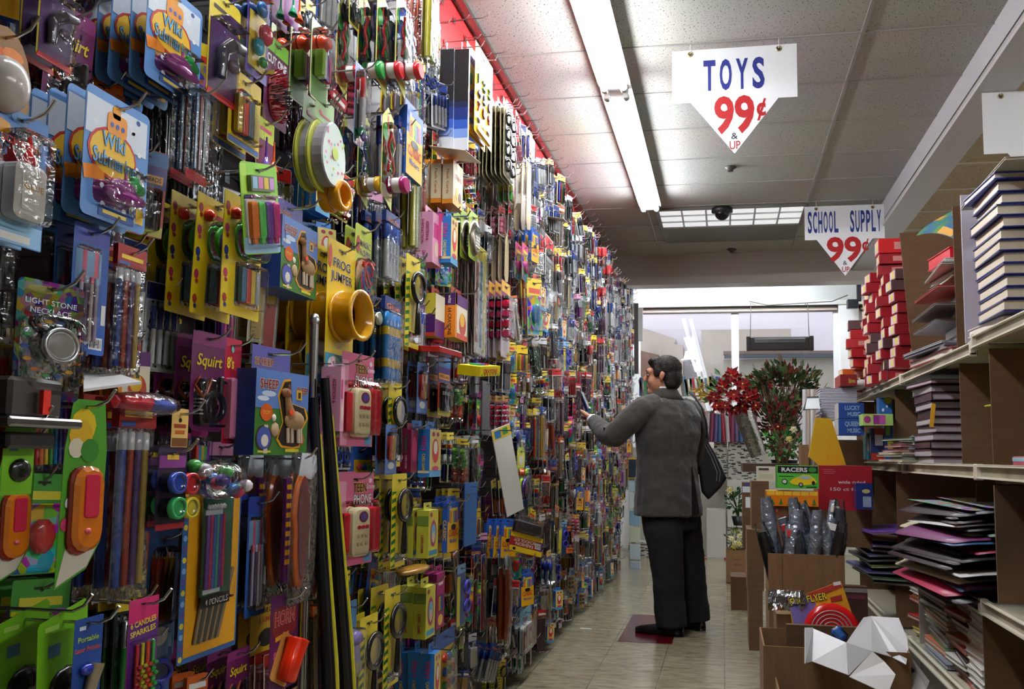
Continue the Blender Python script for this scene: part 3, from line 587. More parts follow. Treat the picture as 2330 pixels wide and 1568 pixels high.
# 5 spiky brush
m = card(.085, .19, '5a1648', r=.004, back='777'+'777'); m.quad(-.04, -.035, .08, .033, .0014, '74b82c'); m.text('CUT ONE', 0, -.06, .018, .0016, 'f4f4f4', .03, fit=.07)
b1 = MB(); 
for i in range(150):
    a, b = rg.uniform(-1, 1), rg.uniform(-1, 1)
    if a*a+b*b < 1: b1.tube([(a*.03, -.125+b*.055, .002), (a*.034, -.125+b*.06, .03*(1-.3*(a*a+b*b)))], [.0022, .0008], 'a8242cd' if abs(b) > .35 else '4c4c50d', 3, False)
b1.ell((0, -.125, .002), (.031, .057, .012), '8c1c26')
proto('spiky_brush_pack', 'brush', 'dark card with an oval red and black spiky brush', 'spiky oval brush', .085, .19, .035, ('card', m), ('brush', b1))
# 6 party horns
m = card(.09, .19, 'c8d63c', r=.003, back='5a2050'); m.quad(-.043, -.188, .086, .12, .0014, '7c1c58'); m.quad(-.03, -.04, .06, .012, .0016, 'd03a6a')
h1 = [('horn', MB().lathe([(.003, .0), (.004, -.05), (.006, -.07), (.011, -.085), (.019, -.098), (.017, -.098), (.004, -.06)], (-.02+.04*i, -.065, .022), k, 'v', 12)) for i, k in enumerate(('5c2c8cg', 'e8601cg'))]
proto('party_horn_pack', 'toy pack', 'card with a purple and an orange party horn', 'party horn card', .09, .19, .045, ('card', m), *h1)
h2 = [('horn', MB().lathe([(.003, .0), (.004, -.05), (.006, -.07), (.011, -.085), (.019, -.098), (.017, -.098), (.004, -.06)], (-.02+.04*i, -.065, .022), k, 'v', 12)) for i, k in enumerate(('1f9a6ag', 'e8601cg'))]
m = card(.09, .19, '8c3c8c', r=.003, back='5a2050'); m.quad(-.043, -.06, .086, .05, .0014, 'd8c43c')
proto('green_horn_pack', 'toy pack', 'purple card with a green and an orange party horn', 'green horn card', .09, .19, .045, ('card', m), *h2)
# 7 tape wheels toy
m = card(.08, .19, 'd8dcae', r=.012, back='9a9a6a'); m.quad(-.035, -.185, .07, .05, .0014, '6a9a44'); 
w1 = MB().lathe([(.02, 0), (.02, .012), (.013, .018), (.013, .026), (.008, .028)], (0, -.045, .003), 'f04a1cg', 'w', 16)
w2 = MB()
for i, k in enumerate(('9acd32g', 'f4f4f4g', '6a2c9cg', 'd81c6cg')): w2.rect(-.026+.0135*i, -.135, .0115, .065, .004, .03-.003*i, k, r=.004, bev=.003)
proto('tape_wheel_pack', 'toy pack', 'clear pack with an orange wheel over striped tape rolls', 'orange wheel pack', .08, .19, .04, ('card', m), ('wheel', w1), ('tapes', w2), ('blister_shell', shell(-.036, -.15, .072, .135, .034, .02)))
# 8 shaped tins
def heartpts(s, n=24): return [(s*.9*math.sin(t)*(1-.12*math.cos(t)), s*1.25*math.cos(t)+s*.05) for t in [2*math.pi*i/n for i in range(n)]]
m = card(.085, .06, 'a9c98a', r=.004); m.disc(-.02, -.04, .006, .006, .0016, 'e05a90', 8); m.quad(-.02, -.046, .05, .005, .0016, 'c8446a')
t1 = MB(); p = [(a, b-.14) for a, b in heartpts(.062)]; t1.prism(p, .002, .034, 'e6f2ea', '8e8a90', .003); 
for i in range(22): a = rg.uniform(-.045, .045); t1.disc(a, -.14+rg.uniform(-.06, .06), .004, .004, .0345+.0001*i, rg.choice(['e0508c', 'c8d83c', 'e87aa8', '7ad0c8']), 5)
t1.disc(0, -.135, .014, .016, .037, 'c9dc50', 12)
t2 = MB(); t2.prism([(a*1.12, (b+.14)*1.12-.14) for a, b in p], -.012, .0, 'c6cf4a', 'd6df6a', .002); t2.tube([(a*1.1, (b+.14)*1.1-.14, -.004) for a, b in p]+[(p[0][0]*1.1, (p[0][1]+.14)*1.1-.14, -.004)], .005, 'b6b844', 6)
proto('pencil_tin', 'tin', 'oval tin with pale flowered lid and lime rim', 'flowered oval tin', .13, .235, .045, ('hang_tag', m), ('lid', t1), ('case', t2))
# 9 yellow ring
m = card(.07, .05, 'e8c43c', r=.003)
proto('tape_roll', 'tape', 'big orange-yellow plastic tape roll', 'orange-yellow tape roll', .1, .13, .04, ('hang_tag', m), ('roll', MB().lathe([(.036, 0), (.046, 0), (.048, .004), (.048, .034), (.046, .038), (.036, .038), (.034, .034), (.034, .004)], (0, -.08, .002), 'e39a12g', 'w', 24)))
# 10 twist tube packs
def twist(key, caps, ks, word):
    m = MB(); m.prism([(-.028, -.2), (.028, -.23), (.028, -.02), (0, 0), (-.028, -.03)], 0, .0009, 'd6de6a', 'b9bb8a', mback='b0b090'); m.disc(-.012, -.06, .013, .02, .0014, '3c9a3c', 8); m.quad(-.026, -.21, .05, .03, .0014, 'cfa83c'); m.quad(-.002, -.055, .006, .035, .0016, 'c83a2c')
    t = MB()
    for i, k in enumerate(ks): t.tube([(-.008+.008*i+.004*math.sin(j*1.5+i*2), -.06-.013*j, .012+.003*math.cos(j*1.5+i*2)) for j in range(8)], .004, k, 6)
    b = MB().lathe([(.019, -.003), (.019, .01)], (0, -.18, .012), caps, 'w', 14).lathe([(.0165, 0), (.0165, .03)], (0, -.18, .016), 'e9e4de', 'w', 14).lathe([(.019, 0), (.019, .012), (.016, .014)], (0, -.18, .044), caps, 'w', 14)
    proto(key, 'toy pack', 'green and yellow card with twisted straws over a %s tub' % {'d02830g': 'red', '2f9a44g': 'green', 'b01c6ag': 'magenta', 'd8a824g': 'yellow'}[caps], '%s tub pack' % {'d02830g': 'red', '2f9a44g': 'green', 'b01c6ag': 'magenta', 'd8a824g': 'yellow'}[caps], .056, .23, .06, ('card', m), ('straws', t), ('tub', b), ('blister_shell', shell(-.024, -.205, .048, .165, .022, .014)))
twist('red_tub_pack', 'd02830g', ['c8202cg', '2fa04cg', 'd8d8d8g'], 'STRAWS'); twist('green_tub_pack', '2f9a44g', ['c8202cg', '2fa04cg', '2c58a8g'], 'STRAWS'); twist('magenta_tub_pack', 'b01c6ag', ['d8281cg', '2fa04cg', 'e85a2cg'], 'STRAWS'); twist('yellow_tub_pack', 'd8a824g', ['2c58a8g', '2fa04cg', '2c58a8g'], 'STRAWS')
# 11 bags of pens with a header card
def penbag(key, phrase, short, w, h, n, body, cap, head, word='', wk='f4f4f4', caplen=.25, r=None, bodytext=None, cat='pen pack', band=None):
    hd = h*.16; m = MB(); m.rect(-w/2, -hd, w, hd, 0, .012, head, head, r=.002); m.poly([(-.01, -.012), (.01, -.012), (.01, -.016), (-.01, -.016)], .0125, '14120f')
    if word: m.text(word, 0, -hd*.85, hd*.38, .0125, wk, .015, fit=w*.8)
    r = r or w/(n+.4)/2; us = [(i-(n-1)/2)*2*r for i in range(n)]; p = pens(us, -h+.008, -hd-.004, r, body, cap, caplen, z=r+.001, clip=False, n=9)
    if bodytext:
        q = MB()
        for u in us: q.text(bodytext[0], u, -h*.58, r*1.1, 2*r+.0012, bodytext[1], .01, rot=-math.pi/2)
        p.add(q.v, q.f, q.m[0] if q.m else 'f0f0f0')
    if band:
        for u in us:
            for v in band[1]: p.tube([(u, v*h, r+.001), (u, v*h-.018, r+.001)], r*1.03, band[0], 9)
    proto(key, cat, phrase, short, w, h, 2*r, ('header_card', m), ('pens', p), ('bag', MB().rect(-w/2-.001, -h, w+.002, h-hd, 0, 2*r+.004, 'bag', bev=.003)))
penbag('glue_pen_pack', 'bag of white glue pens with blue caps', 'glue pen bag', .075, .16, 4, ['e6e9ecg'], ['2a5cc0g'], '22408c', 'Glue Pen', 'e87a3c', .3, None, ('Glue Pen', '2c4c9c'))
penbag('glue_stick_pack', 'bag of blue and yellow glue sticks', 'blue glue sticks', .08, .185, 4, ['2a8ed8g'], ['2a8ed8g'], '1c3476', 'Glue', 'e87a3c', .2, None, ('GLUE', '1c3476'), band=('f0c822g', (-.35, -.72)))
# 12 marker box
def boxpack(key, cat, phrase, short, w, h, d, front, side, top, prints, hang=True, sideprints=None):
    m = MB(); m.box((0, -h/2-.02, d/2), (w, h, d), front, 0, faces=[side, front, side, top, side, side])
    for p in prints:
        if p[0] == 't': m.text(p[1], p[2]*w, -.02-h+p[3]*h, p[4]*h, d+.0006+p[8] if len(p) > 8 else d+.0006, p[5], p[6], fit=p[7]*w if p[7] else None)
        elif p[0] == 'r': m.quad((p[1]-.5)*w, -.02-h+p[2]*h, p[3]*w, p[4]*h, d+.0003+(p[6] if len(p) > 6 else 0), p[5])
        elif p[0] == 'e': m.disc((p[1]-.5)*w, -.02-h+p[2]*h, p[3]*w, p[4]*h, d+.0005+(p[6] if len(p) > 6 else 0), p[5])
    if sideprints:   # printing on the narrow side facing the picture
        o = m.T; m.T = Matrix(((0, 0, -1, -w/2-.0005), (0, 1, 0, 0), (1, 0, 0, 0), (0, 0, 0, 1)))
        for p in sideprints:
            if p[0] == 't': m.text(p[1], d/2-p[3]/2-(p[6] if len(p) > 6 else 0), -.02-h+p[2]*h, p[3], .0003, p[4], .02, fit=p[5] if len(p) > 5 else None, rot=-math.pi/2)
            if p[0] == 'r': m.quad(0.0005, -.02-h+p[1]*h, d-.001, p[2]*h, .0002, p[3])
        m.T = o
    parts = [('box', m)]
    if hang:
        q = MB(); q.rect(-w*.4, -.022, w*.8, .022, d*.45, d*.45+.001, top); q.poly([(-.01, -.008), (.01, -.008), (.01, -.012), (-.01, -.012)], d*.45+.0016, '14120f'); parts.append(('hang_tab', q))
    proto(key, cat, phrase, short, w, h+.02, d, *parts)
RB = ['d82c2c', 'f0801c', 'f0d01c', '3ca83c', '1c8ac8', '2c3c9c', '7a2c9c', 'd83c8c']
boxpack('marker_box', 'marker box', 'blue and yellow box of classic markers', 'classic marker box', .1, .15, .02, 'f3b714', '2456b0', '2a62bc',
    [('r', 0, .62, 1, .38, '2a5cb8'), ('r', .15, .55, .7, .34, 'f6c81c', .0002)]+[('r', .2+.08*i, .58, .06, .25, k, .0004) for i, k in enumerate(RB)]+[('t', 'CLASSIC', 0, .32, .14, 'c8402c', .025, .8, .0004), ('t', 'Markers', 0, .18, .09, '2456b0', .01, .6), ('t', '10', -.3, .86, .08, 'ffffff', .02, None, .0006), ('e', .5, .5, .22, .06, '14141c', .0005)], sideprints=[('t', 'CLASSIC', .45, .012, 'f3b714')])
# 13 highlighters
m = card(.12, .175, '8fd626', r=.01, back='4a7a1a'); m.quad(-.058, -.173, .116, .03, .0014, '9cc8ea'); m.quad(-.058, -.06, .018, .056, .0013, 'b9e84c')
f1 = MB(); f1.rect(-.04, -.055, .075, .03, .001, .012, '6a7a5c', r=.002)
for i, k in enumerate(('9ad0e8', 'e87ab8', 'f0c83c', 'd8a0e0')): f1.quad(-.036+.018*i, -.05, .015, .022, .0125, k)
f2 = MB(); f2.rect(-.048, -.155, .096, .085, .001, .004, 'f2f4f4', r=.004)
for i, k in enumerate(('f07818g', '5cd85cg', '6a34a8g', 'e0208cg')): f2.rect(-.045+.0235*i, -.145, .019, .07, .004, .018, k, r=.004, bev=.004); f2.box((-.0355+.0235*i, -.15, .01), (.01, .012, .01), k, .002)
proto('highlighter_pack', 'highlighters', 'tilted lime green card with four bright highlighters', 'lime highlighter card', .12, .175, .03, ('card', m), ('page_flags', f1), ('highlighters', f2), ('blister_shell', shell(-.052, -.162, .104, .1, .022, .006)))
# 14 SHEEP box
def sheepbox():
    w, h, d = .15, .165, .05; m = MB(); m.box((0, -h/2-.05, d/2), (w, h, d), '3f7a2c', 0, faces=['2c4a9c', '3f7a2c', '4d78c0', '79b84c', '2c4a9c', '2c4a9c'])
    Z = d+.0005; v0 = -h-.05
    m.quad(-w/2, v0+h*.55, w, h*.45, Z, '5f86cf'); m.disc(-.04, v0+h*.72, .02, .006, Z+.0003, 'c8d8f0', 10); m.disc(-.055, v0+h*.66, .016, .005, Z+.0004, 'dfe8f6', 10)
    m.text('SHEEP', -.04, v0+h*.78, .018, Z+.0006, 'f0dcae', .06, fit=.052); m.text('SHEEP', -.04, v0+h*.78, .018, Z+.0009, '8a1c3c', .02, fit=.05); m.text('SHEEP', .055, v0+h*.76, .013, Z+.0006, 'f0dcae', .06, fit=.034); m.text('SHEEP', .055, v0+h*.76, .013, Z+.0009, '8a1c3c', .02, fit=.033)
    m.disc(-.045, v0+h*.5, .017, .017, Z+.0006, 'e0601c', 14); m.text('TOY', -.045, v0+h*.48, .007, Z+.0009, 'f4d83c', .01); m.disc(-.05, v0+h*.2, .022, .025, Z+.0006, '54301c', 16); m.disc(-.05, v0+h*.2, .019, .022, Z+.0009, '4a5cae', 16); m.disc(-.048, v0+h*.17, .01, .012, Z+.0012, 'e8e0d4', 10)
    win = [(.002, .88), (.02, .9), (.026, .62), (.062, .58), (.07, .46), (.052, .3), (.05, .12), (.03, .1), (.0, .12), (-.012, .2), (.002, .4), (-.012, .7)]
    W_ = [(u, v0+h*v) for u, v in win]; cu, cv = .024, v0+h*.48
    m.poly([(cu+(a-cu)*1.12, cv+(b-cv)*1.07) for a, b in W_], Z+.0005, 'e8a41c'); m.poly(W_, Z+.0009, '2c1d14')
    m.rect(.038, v0+h*.68, .016, .02, Z, Z+.001, 'e8b42c'); m.quad(.042, v0+h*.7, .008, .012, Z+.0014, '3c3428'); m.disc(.055, v0+h*.2, .01, .012, Z+.0006, 'd84a1c', 10); m.quad(.01, v0+h*.04, .04, .006, Z+.0006, 'e8d83c'); m.quad(-.065, v0+h*.03, .035, .004, Z+.0006, 'e8d83c')
    a = MB(); a.ell((.032, v0+h*.42, Z+.003), (.03, .02, .007), 'a5845cd', 14, 6).ell((.004, v0+h*.75, Z+.004), (.014, .01, .007), '8c5c3ad', 10, 5).ell((.013, v0+h*.8, Z+.003), (.005, .01, .004), '5c3a24d', 8, 4).tube([(.008, v0+h*.72, Z+.003), (.014, v0+h*.58, Z+.003), (.022, v0+h*.45, Z+.003)], [.008, .011, .016], '946a44d', 8, True, .5).disc(.0, v0+h*.765, .0015, .0015, Z+.0115, '14100c', 6)
    for u in (.012, .024, .042, .05): a.tube([(u, v0+h*.33, Z+.003), (u+.002, v0+h*.15, Z+.003)], .004, 'c8b49ad', 6)
    s = MB(); s.rect(-.05, v0+h*.02, .01, .055, Z, Z+.0008, 'd8cdb4'); s.ell((-.02, v0+h*.3, Z), (.012, .015, .003), 'c8a884d', 8, 4); s.ell((-.024, v0+h*.44, Z), (.006, .008, .003), 'f0e8dcd', 8, 4)
    q = MB(); q.rect(-w*.36, -.05, w*.72, .05, d*.3, d*.3+.001, '5a54a8'); q.text('SHEEP', -.02, -.038, .014, d*.3+.0015, 'f0dcae', .05); q.text('SHEEP', -.02, -.038, .014, d*.3+.0019, '8a1c3c', .015); q.poly([(-.012, -.012), (.012, -.012), (.012, -.017), (-.012, -.017)], d*.3+.002, '14120f'); q.quad(-.04, -.0505, .08, .0, d*.3, '79b84c')
    m2 = MB(); m2.box((0, -.0505, d*.62), (w*.7, .002, d*.5), 'b9d46a')
    proto('sheep_toy_box', 'toy box', 'blue and green SHEEP box with a shaped window', 'SHEEP toy box', w, h+.05, d, ('box', m), ('toy_sheep', a), ('printed_sheep', s), ('header_card', q), ('top_flap', m2), ('price_dot', MB().disc(.012, v0+h*.52, .006, .006, Z+.012, 'ff4a1c', 8, .0005)))
sheepbox()
# 15 magic ropes
m = card(.085, .2, 'b9c83c', r=.008, back='7a8a3c'); m.text('MAGIC', .008, -.05, .015, .0016, 'f4f4ea', .05, fit=.055); m.text('MAGIC', .008, -.05, .015, .002, '4a3a1c', .012, fit=.054); m.text('ROPES', .01, -.072, .015, .0016, 'f4f4ea', .05, fit=.055); m.text('ROPES', .01, -.072, .015, .002, '4a3a1c', .012, fit=.054); m.disc(-.028, -.05, .01, .022, .0018, 'a83a2c', 10); m.disc(0, -.13, .036, .05, .0013, 'e8c89a', 14)
t = MB()
for i, k in enumerate(('2fa04cg', 'd83c8cg', '3c78d0g', 'c8281cg')): t.tube([(.03*math.cos(a)*(1-.12*i), -.15+.03*math.sin(a)+.01*i, .01+.003*i) for a in [2*math.pi*j/14 for j in range(13)]]+[(.02-.012*i, -.09, .012)], .0035, k, 6)
t.tube([(-.02, -.1, .014), (.012, -.088, .014), (.03, -.1, .014)], .005, 'c8202cg', 6)
proto('rope_toy_pack', 'toy pack', 'green MAGIC ROPES card with coiled coloured cords', 'magic ropes card', .085, .2, .03, ('card', m), ('cords', t), ('blister_shell', shell(-.038, -.19, .076, .11, .024, .03)))
m = card(.075, .1, '86b82c', r=.004)
proto('green_can_pack', 'toy pack', 'green card with a lying green can with silver lid', 'green can card', .075, .1, .07, ('card', m), ('can', MB().lathe([(.02, 0), (.02, .045), (.0215, .046, 'b0b4a0m'), (.0215, .06, 'b0b4a0m'), (.019, .062, 'b0b4a0m'), (.001, .06, 'b0b4a0m')], (0, -.05, .001), '3f9a2cg', 'w', 16)))
# 16 Squirt
m = card(.115, .22, '6c1a56', r=.02, back='3c1032', topk='8a2c70', top=.03); m.text('Squirt', .0, -.075, .026, .0016, '3a0a2c', .05, fit=.085, shear=.2); m.text('Squirt', .0, -.075, .026, .002, 'e8c41c', .02, fit=.083, shear=.2); m.tube([(-.03, -.1, .003), (-.045, -.12, .003), (-.01, -.15, .003), (.01, -.1, .003)], .003, 'c8502c', 5)
t = MB(); t.torus((.01, -.165, .014), .03, .008, '1c1c20g', 'w', 16, 6); t.box((.03, -.12, .012), (.012, .05, .014), '26262c', .003)
for i in range(5): t.box((-.02, -.15-.008*i, .008), (.03, .003, .006), 'b8b8c0')
proto('squirt_toy_pack', 'toy pack', 'dark purple card with yellow Squirt lettering and black toy', 'purple Squirt card', .115, .22, .03, ('card', m), ('toy', t), ('blister_shell', shell(-.045, -.21, .09, .105, .025, .012)))
m = card(.075, .21, 'b8163c', r=.003, back='d8d0d0'); m.text("8's", -.012, -.06, .022, .0016, 'f0d03c', .03); m.disc(-.005, -.022, .007, .007, .0025, '8ad0d0', 8)
t = MB(); t.rect(-.03, -.2, .028, .12, .001, .02, 'e08ab0g', r=.005, bev=.004); t.rect(.002, -.2, .024, .12, .001, .016, '3c5ca8g', r=.005, bev=.004)
proto('pink_eights_pack', 'toy pack', 'crimson card with a yellow figure eight and pink case', 'crimson card', .075, .21, .025, ('card', m), ('case', t))
# 18 toy phone
m = card(.115, .2, 'dc6f96', r=.003, back='7ab0d8'); m.text('TEEN', .01, -.042, .02, .0016, 'f6e23c', .045, fit=.045); m.text('TEEN', .01, -.042, .02, .002, '3c2c10', .012, fit=.044); m.text('Scene', .044, -.036, .011, .002, 'f4f4f4', .008, shear=.3, fit=.03); m.text('PHONE', .02, -.067, .02, .0016, '2a1c24', .055, fit=.062); m.text('PHONE', .02, -.067, .02, .002, 'f4f4f0', .015, fit=.06)
m.quad(-.056, -.198, .022, .18, .0013, 'e8a0bc'); m.disc(.045, -.018, .006, .006, .0016, 'f4d8e4', 8); m.quad(.03, -.196, .024, .018, .0014, '5a9ac8')
def phone(ang):
    t = MB(); t.T = Matrix.Translation((0, -.125, 0)) @ Matrix.Rotation(ang, 4, 'Z'); t.rect(-.028, -.055, .056, .105, .002, .022, 'e8dcae', r=.012, bev=.005); t.disc(.002, .03, .015, .012, .0225, '7a1c3c', 14); t.disc(.002, .03, .011, .009, .023, '5a4a9a', 14)
    for i in range(3):
        for j in range(3): t.rect(-.018+.013*i, .004-.018*j, .009, .008, .02, .0255, 'c82c44g' if j == 0 else 'd6c898', r=.003)
    c = MB(); c.T = t.T; c.rect(.026, -.05, .024, .1, .002, .034, 'd0182cg', r=.005, bev=.004); c.rect(-.05, -.045, .02, .085, .002, .014, 'd0182cg', r=.005, bev=.003)
    return t, c
t, c = phone(.0); b1 = MB().rect(-.052, -.175, .104, .115, .001, .038, 'clear', r=.016, bev=.008)
proto('toy_phone_pack', 'toy phone', 'pink TEEN PHONE card with cream toy phone and red cover', 'pink toy phone', .115, .2, .045, ('card', m), ('phone', t), ('cover', c), ('blister_shell', b1))
# 19 magnifier
m = card(.075, .2, 'e8cf2c', r=.003, back='a8962c'); 
m.quad(-.036, -.198, .02, .16, .0013, '1e7a34')
for i in range(9): m.quad(-.036, -.195+.0175*i, .02, .009, .0016, 'f0d82c', .25)
t = MB(); t.torus((.006, -.068, .014), .031, .006, '121214g', 'w', 24, 8); t.tube([(.006, -.1, .014), (.006, -.118, .014), (.006, -.165, .014), (.006, -.172, .014)], [.006, .0085, .0115, .008], '141416g', 10, flat=.7); l = MB().disc(.006, -.068, .027, .027, .016, 'd8d8a0t', 20)
proto('magnifier_pack', 'magnifying glass', 'yellow striped card with a black magnifying glass', 'black magnifier card', .075, .2, .03, ('card', m), ('magnifier', t, [('lens', l)]), ('blister_shell', shell(-.03, -.188, .066, .02, .01, .008)))
# boxes
boxpack('crayon_box', 'crayon box', 'purple and orange box of 64 crayons', '64 crayons box', .09, .115, .035, 'ece2c8', 'c9b43a', 'b04a3a', [('r', 0, 0, .12, 1, 'e88a1c'), ('r', .0, .75, 1, .25, '5c1c6c'), ('e', .6, .35, .3, .25, 'c84a2c'), ('e', .55, .45, .2, .16, 'e8b42c', .0003), ('r', .12, .0, .88, .12, 'd8482c', .0004)],
    sideprints=[('r', .0, .72, 'ea8418'), ('r', .72, .28, '4c1a66'), ('t', '64 CRAYONS', .36, .011, '3a1a1c', .07), ('t', 'witz', .86, .01, 'f4f4f4', .022)])
boxpack('yellow_stripe_box', 'crayon box', 'yellow over purple crayon box, side edge out', 'yellow and purple box', .09, .115, .033, 'ece2c8', 'c9b43a', 'b04a3a', [('r', 0, 0, 1, .4, '5c1c6c')], sideprints=[('r', .0, .08, 'c8402c'), ('r', .08, .42, '4c1a66'), ('r', .5, .5, 'c9bb3a')])
boxpack('fish_game_box', 'game box', 'blue FISH card game box with a yellow front', 'blue FISH box', .075, .12, .036, 'e6d27a', '2c7ac8', '3a86d0', [('r', 0, .0, 1, .14, '5aa8d8'), ('e', .5, .55, .3, .26, 'd83a3a'), ('e', .5, .62, .18, .14, 'f0f0e0', .0003), ('e', .3, .9, .12, .05, 'a8283c'), ('e', .7, .9, .12, .05, 'a8283c'), ('e', .5, .18, .3, .05, 'c83a6a', .0006)], sideprints=[('t', 'FISH', .7, .014, 'c83a7a', .035), ('t', 'CARD GAME', .3, .009, 'e8c83c', .045), ('r', .08, .05, 'e0d8b0')])
boxpack('lime_game_box', 'game box', 'yellow-green card game box with an oval picture', 'yellow-green box', .07, .13, .04, 'd8cf4a', 'b9bb3c', 'e0dc5a', [('e', .5, .5, .32, .28, 'b83a6a'), ('e', .5, .5, .24, .2, '7ab8d8', .0003), ('e', .5, .42, .15, .12, 'e8c8a0', .0006), ('e', .25, .9, .14, .05, 'a83a3a'), ('r', .1, .05, .8, .1, '3c9ac0')], sideprints=[('t', 'CARD GAME', .3, .009, 'a8243c', .05), ('r', .68, .2, '6f8a34')])
boxpack('maroon_game_box', 'game box', 'maroon card game box with green lettering', 'maroon box', .06, .125, .034, '8c1c44', '74123a', '8c1c44', [('e', .5, .55, .35, .3, 'c83c6c')], sideprints=[('t', 'Checkers', .68, .012, '2c6a4a', .055), ('t', 'CARD GAME', .25, .007, 'd8a0b8', .04)])
boxpack('pink_flash_cards', 'flash cards', 'pink box of addition flash cards', 'pink flash cards', .07, .13, .05, 'e8a8c0', 'dc9ab8', 'f0bcd0', [('r', .1, .5, .5, .3, 'c83c7c'), ('e', .5, .3, .3, .15, 'f0d8c0')], sideprints=[('t', 'ADDITION &', .62, .009, 'a82858', .05, -.009), ('t', 'SUBTRACTION', .62, .009, 'a82858', .062, .007), ('t', 'Disney', .15, .01, '8c2c5c', .022)])
boxpack('orange_flash_cards', 'flash cards', 'orange box of picture cards with a cream label', 'orange card box', .09, .14, .04, 'f2c45c', 'e88c1c', 'f09a1c', [('r', .0, .2, 1, .6, 'f6ead0'), ('e', .4, .3, .13, .13, 'f4d81c', .0003), ('e', .7, .25, .14, .12, '7a4a1c', .0003), ('r', .3, .82, .4, .12, 'e8e0d0'), ('t', 'TIME', .05, .62, .1, 'c8641c', .02, .6, .0004)], sideprints=[('r', .1, .8, 'ead9b0'), ('t', 'Flash Cards', .5, .009, 'b8641c', .08)])
boxpack('black_blue_box', 'box', 'tall narrow box fading from black to blue and white', 'tall black box', .045, .27, .045, 'e4e8f0', '101014', 'e8ecf2', [('r', 0, .62, 1, .38, 'c0c8d4'), ('e', .5, .45, .35, .1, '8c98ac')], sideprints=[('r', .0, .12, 'c8ccd4'), ('r', .12, .09, '6f8fd0'), ('r', .21, .09, '2c55b0'), ('r', .3, .12, '142c74'), ('r', .42, .06, '0e1a44')])
boxpack('pink_picture_box', 'game box', 'pink box with a cartoon-free picture panel and yellow strip', 'pink picture box', .08, .14, .035, 'f2d8e0', 'cf4a8c', 'e8a0c0', [('r', .08, .1, .84, .6, 'f4e6a8'), ('e', .5, .4, .25, .2, '8a3c9c'), ('e', .35, .3, .12, .1, '3c8ad0', .0003), ('e', .65, .55, .1, .09, 'e8682c', .0003), ('r', 0, .8, 1, .2, 'c82c7c')])
PR_['pink_picture_box']['phrase'] = 'pink box with a pale yellow picture panel'
boxpack('teal_pencil_box', 'pencil box', 'magenta box of coloured pencils', 'magenta pencil box', .06, .15, .018, 'a8206c', '7c1850', 'b82c7c', [('r', .12, .3, .76, .3, '4c1238')]+[('r', .16+.1*i, .32, .07, .26, k, .0003) for i, k in enumerate(RB[:7])]+[('e', .5, .15, .3, .1, 'e8c83c'), ('r', .2, .78, .6, .06, 'f4d0e4')], sideprints=[])
# 27 number magnets
m = card(.13, .21, 'eec41a', r=.003, back='b49a2c', topk='5a4aa8', top=.04); m.text('Educational', .005, -.058, .014, .0018, '4a7a1c', .03, fit=.105); m.text('Educational', .005, -.058, .014, .0022, 'd8e84c', .01, fit=.104); m.text('MAGIC', -.01, -.03, .009, .0018, 'f0f0f0', .01)
q = []
for j, (s, k, v) in enumerate((('1 2 3', '1e7a4c', -.09), ('4 5 6', '5a3a8c', -.122), ('7 8 9', 'b82424', -.154), ('+ - =', '2c3c6c', -.182))):
    g = MB(); 
    for z_ in (.003, .005, .007): g.text(s, 0, v, .022 if j < 3 else .016, z_, k, .05, fit=.1)
    q.append(('numerals', g))
q.append(('ruler', MB().rect(-.05, -.202, .1, .012, .001, .006, 'e8a818g', r=.003)))
proto('number_magnet_pack', 'magnets', 'yellow Educational card with coloured magnet numbers', 'number magnet card', .13, .21, .012, ('card', m), *q)
# 28 clear trays
m = MB(); m.rect(-.05, -.215, .1, .2, 0, .001, 'd8d2b0', 'c8b884', r=.01); m.poly([(-.01, -.022), (.01, -.022), (.01, -.026), (-.01, -.026)], .002, '222222')
for i in range(4):
    for j in range(2): m.disc(-.022+.044*j, -.055-.042*i, .016, .016, .0016+.0001*i, ('e8b8c8', 'c8d8a8', 'a8b8d8', 'd8c8e8')[i])
t = MB()
for i in range(4):
    for j in range(2): t.lathe([(.02, 0), (.017, .012), (.01, .015), (.001, .015)], (-.022+.044*j, -.055-.042*i, .003), 'clear', 'w', 10)
proto('egg_mold_tray', 'mold tray', 'clear plastic tray pack with eight round cups', 'clear cup tray', .1, .215, .02, ('card', m), ('cups', t), ('tray', shell(-.048, -.212, .096, .19, .006, .02)))
# 29 tan visor
m = MB(); P_ = [(-.03, -.05), (-.022, 0), (.024, -.012), (.03, -.06), (.034, -.2), (.024, -.24), (-.02, -.25), (-.034, -.22)]
m.prism(P_, 0, .003, 'c2ad84', 'a58a66', .001); m.quad(-.026, -.06, .05, .04, .0034, 'd8c894')
proto('clapper_board', 'noise maker', 'tan cardboard clapper with rounded ends', 'tan clapper', .068, .25, .006, ('board', m))
# 30 oval calculators
m = card(.065, .115, 'a8c83c', r=.006, back='5a6a2c'); t = MB(); t.lathe([(.001, .014), (.02, .0145), (.027, .012), (.03, .004), (.03, .0)], (0, 0, 0), '9a9484m', 'w', 20); t.v = [(a, b*1.45-.062, c) for a, b, c in t.v]; t.rect(-.014, -.05, .028, .014, .014, .016, '4a5244g')
for i in range(3):
    for j in range(4): t.box((-.01+.01*i, -.062-.0075*j, .0155), (.007, .005, .003), 'e8e4dc')
proto('oval_calculator', 'calculator', 'oval silver pocket calculator on green card', 'oval calculator', .065, .115, .02, ('card', m), ('calculator', t))
